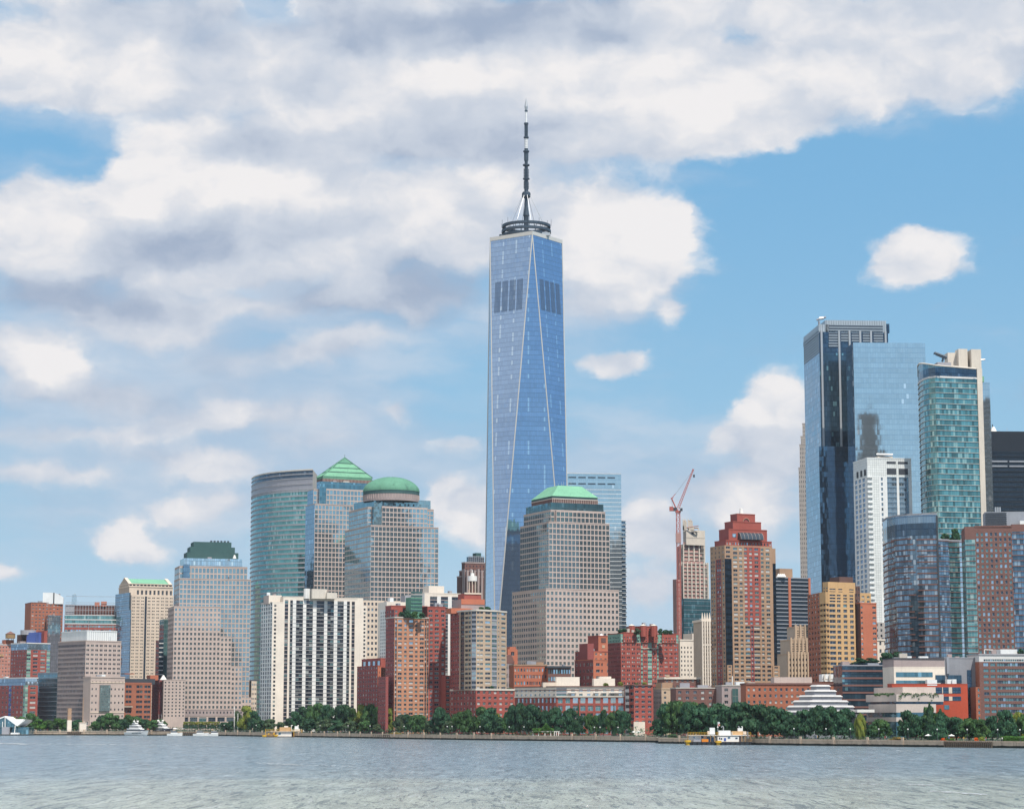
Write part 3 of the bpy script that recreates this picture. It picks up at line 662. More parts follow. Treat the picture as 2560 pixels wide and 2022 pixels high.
    for k in range(8):
        p, q = sp.ring(c, 17.5, 8, .25)[k], sp.ring(c, 3.3, 8, .25)[k]
        gy.tube((*p, 427), (*q, zz(850)), .22, 'steel', 4)
    # service crane rail on the roof
    fr.box(c+Vector((16, -14)), 4, 1.2, 417.2, 420, 'steel', th); fr.box(c+Vector((-20, -8)), 3, 1.2, 417.2, 419.5, 'antenna_steel', th)
    b.done()
tall_tower()

# towers added unseen outside the frame, shaped to give dark reflections in the glass fronts
def beyond():
    for nm, lab, x, y, hx, hy, h, yaw in (('office_tower', 'dark glass office tower added unseen beyond the frame, to be mirrored in the domed tower', 364, 1258, 27, 20, 246, 24), ('stone_tower', 'slim stepped dark tower added unseen beyond the frame, mirrored in the pale glass slab', 362, 1447, 15, 9, 292, 4)):
        b = Bld(nm, lab, 'office tower', 0, y, yaw); b.loc = Vector((x, y, G)); c = Vector((x, y)); w = b.part('wall')
        for k, (f, z0, z1) in enumerate(((1, G, h*.72), (.8, h*.72, h*.88), (.5, h*.88, h))):
            w.box(c, hx*f, hy*f, z0, z1, 'ct_black', R(yaw), 'dark_panel')
            z = z0+4
            while z < z1: w.box(c, hx*f+.35, hy*f+.35, z, z+.9, 'grey_metal' if hx > 15 else 'black_steel', R(yaw)); z += 4
        b.part('mast').tube((x, y, h), (x, y, h+14), .4, 'antenna_steel', 5); b.done()
beyond()

# ================================================================== granite and glass office towers with green roofs
GR = 'granite'
def office(n, wm=GR, nf=20, f=.72, wh=.70, pal='off', **k): return spec(even(n, min(.95, f+.09)), nf, wm, .12, wh+.08, .16, pal, 'frame_steel', **k)

def mansard_tower():
    b = Bld('office_tower', 'stepped granite and glass office tower under a flat-topped green copper roof', 'office tower', 6, 1640, 24)
    f0 = b.fp(345, 943, 1000, xl=68); zb = b.z(955); n0 = max(8, round((zb-G)/4.25))
    b.block(f0, G, zb, spec(even(18, .58), n0, GR, .22, .56, .25, 'off', 'frame_steel', top=1.2), spec(even(15, .66), n0, GR, .22, .56, .2, 'off', 'frame_steel', top=1.2), cope=(.6, .2, GR))
    f1 = b.fp(368, 868, 700, xl=133, Y=1643); z1 = b.z(404)
    b.block(f1, zb, z1, office(16, nf=12, f=.70, top=.8), office(14, nf=12, f=.84, top=.8), cope=(.6, .2, GR))
    f2 = b.fp(384, 832, 350, xl=162, Y=1648); z2 = b.z(302)
    b.block(f2, z1, z2, office(14, nf=2, f=.72, top=.9), office(12, nf=2, f=.85, top=.9), cope=(.6, .2, GR))
    f2b = b.fp(430, 800, 350, depth=2.2, Y=1647.2); b.block(f2b, z1, z2-.2, office(11, nf=2, f=.74, top=.9), GR)
    f3 = b.fp(384, 817, 260, xl=180, Y=1653); z3 = b.z(234)
    b.block(f3, z2-1, z3, ct('ct_teal'), ct('ct_teal'))
    f4 = b.fp(398, 768, 210, xl=226, Y=1657); z4 = b.z(200)
    b.block(f4, z3-1, z4, 'louvre_brown', 'louvre_brown', pname='plant_louvre')
    for i in range(26):
        t = i/25; p = f4[1].lerp(f4[2], t); u = (f4[2]-f4[1]).normalized(); b.part('plant_louvre').box(p+Vector((u.y, -u.x))*.3, .16, .3, z3-.5, z4, GR, math.atan2(u.y, u.x))
    z5 = b.z(172); b.part('roof').prism(f4, z4, z5, 'copper_dark'); b.strip([f4[0], f4[1], f4[2]], z4-.2, z4+.5, .5, GR, 'plant_louvre')
    cen = (f4[0]+f4[2])/2; top = [cen+(p-cen)*.52 for p in f4]
    e = [cen+(p-cen)*1.025 for p in f4]
    b.part('roof').loft(e, z5-.4, top, b.z(76), 'copper_bright', 'copper_green')
    for k in range(6):
        p = cen+Vector((rng.uniform(-7, 7), rng.uniform(-6, 2))); b.part(('roof_antenna', k)).tube((*p, b.z(76)), (*p, b.z(76)+2+2.5*rng.random()), .15, 'steel', 4)
    b.done()
mansard_tower()

def dome_tower():
    b = Bld('office_tower', 'broad granite and glass office tower crowned by a round green dome', 'office tower', 3, 1705, 24)
    g0 = b.fp(1195, 1985, 1500, xl=1000, Y=1690); zg = b.z(1475, 1690); n = round((zg-G)/4.2)
    b.block(g0, G, zg, spec(even(22, .52), n, 'cream', .25, .5, .35, 'offd', 'frame_steel', top=.6), spec(even(9, .5), n, 'cream', .25, .5, .35, 'offd', 'frame_steel', top=.6))
    f1 = b.fp(1268, 1925, 1100, xl=1015); z1 = b.z(748); n1 = round((z1-zg)/3.98)
    b.block(f1, zg-.5, z1, office(18, nf=n1, f=.74, top=.7), office(16, nf=n1, f=.86, wh=.70, top=.7), cope=(.6, .2, GR))
    f2 = b.fp(1240, 1880, 680, xl=1058, Y=1712); z2 = b.z(572, 1712)
    b.block(f2, z1-.5, z2, office(17, nf=4, f=.72, top=1.1), office(11, nf=4, f=.86, wh=.76, top=1.1), cope=(.6, .2, GR))
    f2b = b.fp(1378, 1820, 650, depth=4, Y=1712); b.block(f2b, z1-.5, b.z(562, 1712), office(12, nf=4, f=.74, top=1.0), GR)
    f2c = b.fp(1300, 1376, 650, depth=4, Y=1709.5); b.block(f2c, z1-.5, z2+3, ct('ct_atrium'), ct('ct_teal'))
    f3 = b.fp(1302, 1850, 520, xl=1105, Y=1720); z3 = b.z(488, 1720)
    b.block(f3, z2-1, z3, ct('ct_atrium'), ct('ct_teal'))
    cp = b.P(1468, 450, 1738); c = Vector((cp.x, cp.y)); r = (b.P(1741, 450, 1738)-b.P(1195, 450, 1738)).length/2
    d = b.part('plant_louvre'); zd = b.z(462, 1738)
    d.cyl(c, r*.992, r*.992, z3-1.5, zd, 'granite_dark', 48)
    for i in range(60):
        p = d.ring(c, r*.993, 60)[i]; d.box(p, .14, .3, z3, zd-.1, GR, 2*math.pi*i/60+math.pi/2)
    zc = b.z(430, 1738); d.cyl(c, r, r, zd, zc, 'copper_dark', 48)
    m = b.part('dome'); h = b.z(283, 1738)-zc; N = 48; rr = (r*1.012)
    for j in range(12):
        a0, a1 = j/12*math.pi/2, (j+1)/12*math.pi/2
        m.loft(m.ring(c, rr*math.cos(a0), N), zc+h*math.sin(a0), m.ring(c, max(.05, rr*math.cos(a1)), N), zc+h*math.sin(a1), 'copper_green')
    for k in range(12):
        an = 2*math.pi*k/12+.2
        for j in range(10):
            a0, a1 = j/10*math.pi/2, (j+1)/10*math.pi/2; e = Vector((math.cos(an), math.sin(an)))
            b.part('dome_rib').tube((*(c+e*rr*math.cos(a0)), zc+h*math.sin(a0)), (*(c+e*rr*math.cos(a1)), zc+h*math.sin(a1)), .16, 'copper_green', 4)
    for x, y in ((1320, 480), (1365, 478), (1405, 480)):
        q = b.part(('satellite_dish', x)); p = b.P(x, y, 1722); q.cyl((p.x, p.y), 1.2, .4, p.z-.8, p.z+.6, 'white_paint', 10)
    p = b.P(1385, 300, 1760); q = b.part('roof_crane'); q.tube((p.x, p.y, z3), (p.x, p.y, p.z), .3, 'antenna_steel'); q.tube((p.x, p.y, p.z), (p.x-9, p.y, p.z-1.5), .3, 'antenna_steel')
    b.done()
dome_tower()

def pyramid_tower():
    b = Bld('office_tower', 'granite and glass office tower under a bright green copper pyramid', 'office tower', 3, 1840, 24)
    f1 = b.fp(722, 1300, 900, xl=632); z1 = b.z(540); n1 = round((z1-G)/3.95)
    b.block(f1, G, z1, office(17, nf=n1, f=.70, top=.8), ct('ct_blue'), cope=(.6, .2, GR))
    f2 = b.fp(712, 1310, 480, xl=655, Y=1846); z2 = b.z(400, 1846)
    b.block(f2, z1-.5, z2, office(17, nf=3, f=.72, top=1), ct('ct_blue'), cope=(.6, .2, GR))
    f2b = b.fp(836, 1240, 480, depth=5, Y=1847); b.block(f2b, z1-.5, b.z(392, 1847), office(12, nf=3, f=.72, top=1), GR)
    f2c = b.fp(770, 834, 480, depth=5, Y=1844.5); b.block(f2c, z1-.5, z2+2.5, ct('ct_teal'), ct('ct_blue'))
    f3 = b.fp(775, 1292, 360, xl=744, Y=1854); z3 = b.z(322, 1854)
    b.block(f3, z2-1, z3, ct('ct_teal'), ct('ct_blue'))
    f4 = b.fp(805, 1283, 300, xl=745, Y=1862); z4 = b.z(294, 1862)
    b.block(f4, z3-1, z4, 'louvre_brown', 'louvre_brown', pname='plant_louvre')
    for i in range(36):
        p = f4[1].lerp(f4[2], i/35); b.part('plant_louvre').box(p+Vector((.15, -.3)), .15, .3, z3, z4, GR, R(24))
    z5 = b.z(266, 1862); b.part('roof').prism(f4, z4, z5, 'copper_green')
    cen = (f4[0]+f4[2])/2; apex = b.z(90, cen.y)
    e = [cen+(p-cen)*1.02 for p in f4]
    L = [1, .77, .545, .30, .02]
    for i in range(4):
        za, zb = z5-.3+(apex-z5)*(1-L[i]), z5-.3+(apex-z5)*(1-L[i+1])
        b.part('roof').loft([cen+(p-cen)*L[i] for p in e], za, [cen+(p-cen)*L[i+1] for p in e], zb, 'copper_bright' if i < 3 else 'copper_green')
        if i: q = [cen+(p-cen)*(L[i]+.008) for p in e]; b.strip([q[0], q[1], q[2]], za-.15, za+.35, .25, 'copper_dark', 'roof')
    for i in range(2): b.part('roof').tube((*e[1+i], z5), (*cen, apex), .35, 'copper_green', 4)
    b.part('roof').tube((*e[0], z5), (*cen, apex), .35, 'copper_green', 4); b.part('roof').tube((*cen, apex-1), (*cen, apex+2.5), .2, 'copper_dark', 4)
    b.done()
pyramid_tower()

def terraced_tower():
    b = Bld('office_tower', 'pale granite office tower stepping up to a dark green mastaba roof', 'office tower', 2, 1875, 16)
    f = b.fp(215, 792, 700, xl=172); z0 = b.z(372); n = round((z0-G)/4.1)
    b.block(f, G, z0, office(19, nf=n, f=.66, wh=.66, top=.8), office(6, nf=n, f=.8, top=.8), cope=(.6, .2, GR))
    f1 = b.fp(222, 768, 320, xl=183, Y=1881); z1 = b.z(272, 1881); b.block(f1, z0-.5, z1, office(18, nf=2, f=.66, top=1.1), office(4, nf=2, f=.8, top=1), cope=(.5, .2, GR))
    fg = b.fp(252, 303, 320, depth=3, Y=1879); b.block(fg, z0-.5, z1+1.5, ct('ct_blue'), ct('ct_blue'))
    f2 = b.fp(258, 728, 240, xl=225, Y=1886); z2 = b.z(208, 1886); b.block(f2, z1-1, z2, ct('ct_sky'), ct('ct_teal'))
    f3 = b.fp(282, 696, 180, xl=256, Y=1891); z3 = b.z(160, 1891); b.block(f3, z2-1, z3, 'copper_dark', 'copper_dark', pname='roof', roof='copper_dark')
    f4 = b.fp(308, 668, 140, xl=284, Y=1895); z4 = b.z(116, 1895); b.block(f4, z3-1, z4, 'copper_dark', 'copper_dark', pname='roof', roof='copper_dark')
    f5 = b.fp(336, 640, 90, xl=312, Y=1899); z5 = b.z(76, 1899); b.block(f5, z4-1, z5, 'copper_dark', 'copper_dark', pname='roof', roof='copper_dark')
    for k in range(6): q = f5[1].lerp(f5[2], .45+k*.09); b.part(('roof_antenna', k)).box(q+Vector((0, 3)), .8, .8, z5-.6, z5+1.4, 'dark_panel')
    q = b.P(666, 197, 1884); b.part('roof_antenna').cyl((q.x, q.y-1), 1.6, .5, q.z-1.6, q.z+1.4, 'white_paint', 12)
    zb = b.z(1428, 1868)
    def gran(xl_, xc, xr, y, n_, lf):
        g = b.fp(xc, xr, 1200, xl=xl_, Y=1868) if xl_ else b.along(FP, xc, xr, 1200, 20)
        if not xl_: globals()
        z = b.z(y, 1868); nn = round((z-zb)/4.05)
        b.block(g, zb, z, spec(even(n_, .54), nn, GR, .24, .54, .25, 'off', 'frame_steel', top=.8), lf and spec(even(5, .6), nn, GR, .26, .5, .35, 'offd', 'frame_steel', top=.8), cope=(.5, .15, GR)); return g
    FP = gran(118, 165, 545, 596, 12, True)
    gran(None, 545, 636, 836, 3, None); gran(None, 636, 725, 1076, 3, None); gran(None, 725, 804, 1330, 3, None)
    base = b.fp(150, 812, 1500, xl=112, Y=1864.5)
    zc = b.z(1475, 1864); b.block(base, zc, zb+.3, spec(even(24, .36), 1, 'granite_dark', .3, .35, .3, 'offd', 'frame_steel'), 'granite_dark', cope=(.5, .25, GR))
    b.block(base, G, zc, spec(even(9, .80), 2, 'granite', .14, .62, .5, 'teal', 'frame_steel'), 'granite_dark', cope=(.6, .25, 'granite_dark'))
    lw = b.fp(92, 268, 1300, xl=62, Y=1852); zl = b.z(1188, 1852)
    b.block(lw, G, zl, spec(even(6, .42), 11, 'granite', .28, .46, .3, 'off', 'frame_steel', top=.8, bot=10), spec(even(3, .4), 11, GR, .28, .46, .3, 'offd', 'frame_steel', top=.8, bot=10), cope=(.6, .2, GR))
    rw = b.fp(800, 842, 1300, depth=30, Y=1890); b.block(rw, G, b.z(1198, 1890), spec(even(3, .5), 10, 'cream', .3, .45, .3, 'offd', 'frame_steel', top=1), 'cream')
    rt = b.P(92, 1160, 1856); b.part('rooftop_dome').cyl((rt.x, rt.y), 3.0, .4, b.z(1188, 1852), b.z(1188, 1852)+4, 'white_paint', 10)
    b.done()
terraced_tower()

def curved_tower():
    b = Bld('office_tower', 'tall teal glass tower with a curved front ringed by pale floor bands', 'office tower', 3, 1990)
    p0, p1, p2 = b.plan([(105, 2050), (150, 1990), (700, 1972)], 800)
    pts = [p0*(1-t)**2+p1*2*t*(1-t)+p2*t*t for t in [i/16 for i in range(17)]]
    b.loc = Vector((pts[8].x, pts[8].y, G))
    zt = b.z(212, 1975); zc = b.z(400, 1975)
    b.poly(pts, G, zc, ct('ct_curve'), back=(Vector((25, 40)), Vector((0, 45))))
    b.bands(pts, G, zc, 4.28, 1.35, .35, 'grey_panel', 0, 'spandrel_band')
    q = zt-zc
    b.poly(pts, zc, zc+q*.58, ct('louvre_grey'), back=(Vector((25, 40)), Vector((0, 45)))); b.poly(pts, zc+q*.58, zt, ct('ct_navy'), back=(Vector((25, 40)), Vector((0, 45))))
    for z in (zc, zc+q*.28, zc+q*.58, zc+q*.79): b.strip(pts, z-.4, z+.5, .4, 'grey_panel', 'spandrel_band')
    b.strip(pts, zt-.5, zt+.6, .3, 'concrete_pale', 'coping')
    b.done()
curved_tower()

# ================================================================== far west group
def office_b():
    b = Bld('apartment_building', 'pink brick apartment block with a wooden water tank, cut off by the frame', 'apartment building', 1, 2090, 30)
    f = b.fp(-70, 100, 900, depth=28); z = b.z(782); b.block(f, G, z, spec(even(6, .42), 24, 'brick_pink', .3, .42, .3, 'bright', top=1), None, cope=(.8, .25, 'slab_white'))
    f2 = b.along(f, -70, 32, 900, 20, .6); b.block(f2, b.z(890), z-9, spec(even(3, .5), 2, 'yellow_brick', .3, .42, .3, 'bright'), 'yellow_brick')
    b.pbox('penthouse', 46, 130, 738, z-1, 'brick_orange', 9, 6)
    p = b.P(95, 735, 2098); t = b.part('water_tank'); zt = b.z(685, 2098)
    t.cyl((p.x, p.y), 4.6, 4.6, p.z+1, zt, 'wood', 14); t.cyl((p.x, p.y), 4.9, .3, zt, zt+2.6, 'brick_brown', 14)
    for k in range(4): t.tube((p.x+3.2*math.cos(k*1.57+.7), p.y+3.2*math.sin(k*1.57+.7), p.z-2), (p.x+3.2*math.cos(k*1.57+.7), p.y+3.2*math.sin(k*1.57+.7), p.z+1.5), .3, 'dark_panel', 4)
    b.done()
    b = Bld('apartment_building', 'red brick apartment block with glazed corner strips and a blue rooftop box', 'apartment building', 1, 2010, 42)
    f = b.fp(248, 465, 900, xl=98); z = b.z(830); zt = b.z(768)
    b.block(f, G, z, spec([(.17, 1, 'green_panel'), (.10, 0), (.2, 1), (.12, 0), (.2, 1), (.06, 0), (.15, 1, 'green_panel')], 21, 'brick_red', .25, .55, .25, 'bright'), spec(even(6, .45), 21, 'brick_deep', .3, .45, .3, 'res'))
    b.block(f, z, zt, ct('ct_sky'), ct('ct_blue'), cope=(1.0, .3, 'slab_white'))
    b.pbox('penthouse', 248, 330, 672, zt-1, 'blue_panel', 12, 14, yaw=-20); b.pbox('penthouse', 332, 412, 668, zt-1, 'blue_panel', 12, 14); b.pbox('penthouse', 412, 440, 655, zt-1, 'brick_red', 12, 14)
    b.pbox('penthouse', 200, 246, 690, zt-1, 'brick_dark', 8, 20); p = b.P(262, 660, 2030); b.part('water_tank').cyl((p.x, p.y), 7, 7, zt+8, b.z(650, 2030), 'grey_panel', 16)
    b.done()
    b = Bld('apartment_building', 'lower red brick block with white-banded glass corner above the waterfront trees', 'apartment building', 1, 1900, 42)
    f = b.fp(232, 350, 1250, xl=-60); z = b.z(1160); zt = b.z(1090)
    b.block(f, G, z, spec([(.22, 1, 'green_panel'), (.18, 0), (.44, 1), (.16, 0)], 9, 'brick_red', .25, .5, .25, 'bright'), spec(even(4, .4)+[(.1, 0), (.35, 1, 'blue_panel'), (.35, 1, 'blue_panel'), (.1, 0)]+even(3, .4)+[(.5, 1, 'green_panel')], 9, 'brick_deep', .3, .48, .25, 'res'))
    b.block(f, z, zt, ct('ct_sky'), ct('ct_blue'), cope=(.9, .3, 'slab_white'))
    b.done()
    b = Bld('glass_building', 'low blue-green glass block squeezed between the brick flats and the curved office', 'building', 1, 1905, 38)
    f = b.fp(527, 536, 1250, xl=345); b.block(f, G, b.z(1040), ct('ct_teal'), ct('ct_teal', (3.9, .5, .12, 'grey_metal')), cope=(.7, .2, 'grey_panel')); b.done()
    b = Bld('apartment_tower', 'red brick apartment tower with a white sail-shaped screen on its roof', 'apartment tower', 1, 2260, 24)
    f = b.fp(287, 583, 500, depth=30); z = b.z(392); b.block(f, G, z, spec(even(9, .50), 36, 'brick_rust', .3, .42, .3, 'res', top=1), None, cope=(.7, .2, 'brick_brown'))
    g = b.along(f, 446, 562, 600, 14, 12); b.block(g, G, b.z(512), ct('ct_sky'), ct('ct_blue'))
    mb = b.part('roof_screen'); a, c = b.P(396, 390, 2265), b.P(588, 390, 2272); n = 16
    for i in range(n):
        t0, t1 = i/n, (i+1)/n; h = lambda t: b.z(296+62*max(0, t-.5)**1.6*2.2)
        p, q = a.lerp(c, t0), a.lerp(c, t1)
        if i in (8,): mb.face([(p.x,p.y,z),(q.x,q.y,z),(q.x,q.y,h(t1)),(p.x,p.y,h(t0))], 'dark_panel'); continue
        mb.face([(p.x,p.y,z-1),(q.x,q.y,z-1),(q.x,q.y,h(t1)),(p.x,p.y,h(t0))], 'white_panel'); mb.face([(p.x,p.y+1.5,z-1),(q.x,q.y+1.5,z-1),(q.x,q.y+1.5,h(t1)),(p.x,p.y+1.5,h(t0))], 'grey_panel')
        mb.face([(p.x,p.y,h(t0)),(q.x,q.y,h(t1)),(q.x,q.y+1.5,h(t1)),(p.x,p.y+1.5,h(t0))], 'white_panel')
    b.pbox('penthouse', 470, 560, 312, z-1, 'brick_brown', 10, 14); b.done()
    b = Bld('glass_tower', 'faraway slim pale blue tower showing over the flat glass roof', 'tower', 1, 5200, 10)
    f = b.fp(666, 711, 360, depth=40); b.block(f, G, b.z(322), ct('ct_pale'), None); f = b.fp(672, 706, 330, depth=30, Y=5206); b.block(f, b.z(322)-1, b.z(316), ct('ct_pale'), None); b.done()
    b = Bld('glass_building', 'wide glass and brick block with a brown plant room behind a rooftop lattice', 'building', 1, 2130, 12)
    f = b.fp(603, 1113, 560, depth=40); zg = b.z(592); zt = b.z(508)
    b.block(f, G, zg, spec(even(20, .86), 24, 'brick_red', .25, .52, .2, 'teal'), None); b.block(f, zg, zt, ct('ct_green', (3.9, .9, .25, 'slab_white')), None, cope=(.7, .3, 'slab_white'))
    b.pbox('plant_room', 690, 1070, 418, zt-1, 'louvre_brown', 14, 8); b.pbox('plant_room', 606, 688, 412, zt-1, 'grey_panel', 14, 6); b.pbox('plant_room', 1072, 1112, 415, zt-1, 'dark_panel', 14, 8)
    zl = b.z(410); l = b.part('roof_lattice')
    for i in range(20):
        p = f[1].lerp(f[2], i/19); l.tube((p.x, p.y+1, zt-.5), (p.x, p.y+1, zl), .28, 'steel', 4)
    for z in (zl, zt+5, zt+12, zt+18):
        p, q = f[1], f[2]; l.tube((p.x, p.y+1, z), (q.x, q.y+1, z), .25, 'steel', 4)
    for x0, x1, y in ((880, 925, 388), (940, 992, 382)): b.pbox('plant_room', x0, x1, y, b.z(421), 'brick_orange', 6, 12)
    b.done()
    b = Bld('office_building', 'grey stone office block with a shaded side and a white ribbed crown', 'office building', 1, 1800, 40)
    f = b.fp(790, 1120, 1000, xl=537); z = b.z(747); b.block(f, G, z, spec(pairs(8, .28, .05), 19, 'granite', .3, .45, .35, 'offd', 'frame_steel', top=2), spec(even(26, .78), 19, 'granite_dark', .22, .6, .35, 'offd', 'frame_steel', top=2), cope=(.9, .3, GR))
    f2 = b.fp(805, 1086, 700, xl=570, Y=1806); z2 = b.z(655, 1806); b.block(f2, z-1, z2, ct('rib_white'), ct('rib_white'), pname='crown', cope=(.8, .3, 'white_panel'))
    for x, y in ((826, 520), (1050, 600)): p = b.P(x, y, 1815); b.part('flagpole').tube((p.x, p.y, z2), p, .2, 'steel', 4)
    w = b.fp(838, 1156, 1250, depth=12, Y=1788); zw = b.z(1082, 1788); b.block(w, G, zw, spec(even(9, .34), 7, 'granite', .34, .30, .35, 'offd', 'frame_steel', top=1.5, bot=3), GR, cope=(1.0, .35, GR))
    b.strip([w[1], w[2]], b.z(1132, 1788)-.4, b.z(1132, 1788)+.4, .3, 'cream'); b.strip([w[1], w[2]], b.z(1410, 1788)-.4, b.z(1410, 1788)+.4, .3, 'cream')
    g = b.along(w, 926, 1024, 1250, 2, 1.2); b.block(g, b.z(1400, 1788), b.z(1155, 1788), ct('ct_atrium'), 'granite', pname='glass_bay')
    e = b.fp(772, 832, 1540, depth=10, Y=1786); b.block(e, G, b.z(1490, 1786), spec([(.3, 0), (.5, 1), (.3, 0)], 2, GR, .1, .8, .4, 'teal', 'frame_steel'), GR)
    for x, y in ((890, 1062),): b.pbox('plant_room', x-20, x+25, y, zw-1, 'white_paint', 5, 6)
    b.done()
    b = Bld('brick_building', 'rust-brown brick block with big square openings and a dark penthouse', 'building', 1, 1840, 30)
    f = b.fp(1156, 1405, 1250, depth=20); z = b.z(1138); b.block(f, G, z, spec(pairs(1, .34, .04)+[(.35, 0)]+pairs(2, .36, .04), 9, 'brick_rust', .25, .56, .4, 'offd', 'frame_steel', top=1), None, cope=(.7, .2, 'brick_orange'))
    b.pbox('penthouse', 1158, 1440, 1098, z-1, 'dark_panel', 14, 3); b.pbox('penthouse', 1156, 1250, 1056, z+8, 'brick_orange', 8, 10)
    b.pbox('balcony', 1150, 1232, 1352, b.z(1364), 'stone', 2, -2.5); b.done()
    b = Bld('brick_building', 'narrow dark red brick block in shade beside the granite tower', 'building', 1, 1858, 30)
    f = b.fp(1475, 1500, 1300, xl=1408); b.block(f, G, b.z(1112), spec(even(2, .4), 9, 'brick_deep', pal='dark'), spec(even(4, .3), 9, 'brick_deep', pal='dark')); b.pbox('penthouse', 1395, 1470, 1066, b.z(1112)-1, 'brick_orange', 8, 16); b.done()
    b = Bld('stone_tower', 'cream stone tower with paired windows under a green gabled roof', 'office tower', 1, 2110, 24)
    f = b.fp(1215, 1606, 600, xl=1150); z = b.z(322); zt = b.z(240)
    cols = pairs(3, .25, .09)+[(.45, 'pane_navy')]+pairs(6, .25, .09)
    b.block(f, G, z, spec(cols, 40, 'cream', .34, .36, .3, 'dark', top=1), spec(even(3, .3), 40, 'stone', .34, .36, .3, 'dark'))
    f2 = b.fp(1200, 1606, 280, xl=1103, Y=2113); b.block(f2, z-1, zt, spec([(1.6, 0)]+even(9, .5), 1, 'cream', .18, .45, .3, 'dark'), 'stone', cope=(1.2, .5, 'cream'))
    zr0, zr1 = b.z(243, 2113), b.z(215, 2113); f3 = b.fp(1196, 1600, 230, xl=1108, Y=2116)
    b.block(f3, zt-1, zr1, spec(even(12, .72), 1, 'cream', .1, .75, .5, 'dark'), 'stone', cope=(.7, .4, 'cream'))
    L, C, Rr, Bk = f3; m0, m1 = (L+C)/2, (Rr+Bk)/2; zq = b.z(163, 2120)
    r = b.part('roof'); r.face([(*C, zr1), (*Rr, zr1), (*m1, zq), (*m0, zq)], 'copper_bright'); r.face([(*Bk, zr1), (*L, zr1), (*m0, zq), (*m1, zq)], 'copper_bright')
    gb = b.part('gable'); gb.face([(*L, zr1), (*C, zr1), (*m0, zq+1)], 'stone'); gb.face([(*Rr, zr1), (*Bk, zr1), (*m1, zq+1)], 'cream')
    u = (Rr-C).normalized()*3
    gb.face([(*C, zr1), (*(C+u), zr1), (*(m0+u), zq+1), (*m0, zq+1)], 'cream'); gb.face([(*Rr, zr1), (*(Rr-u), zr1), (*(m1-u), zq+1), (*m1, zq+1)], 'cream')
    b.done()
    b = Bld('glass_tower', 'blue glass slab tower standing against the cream stone tower', 'tower', 1, 2060, 30)
    f = b.fp(1192, 1204, 700, xl=1062); b.block(f, b.z(462), b.z(300), ct('ct_blue'), ct('ct_blue', (4.2, .35, .15, 'grey_panel')))
    f = b.fp(1207, 1214, 700, xl=1076, Y=2056); b.block(f, G, b.z(462), ct('ct_blue'), ct('ct_blue', (4.2, .35, .15, 'grey_panel'))); b.done()
    b = Bld('glass_tower', 'dark teal residential tower seen as a sliver beside the granite steps', 'tower', 1, 1965, 20)
    f = b.fp(1516, 1600, 800, depth=20); b.block(f, G, b.z(545), ct('ct_green'), ct('ct_deep')); f = b.fp(1474, 1515, 900, depth=15, Y=1960); b.block(f, G, b.z(742), ct('ct_deep', (3.9, .9, .3, 'slab_white')), None); b.done()
office_b()

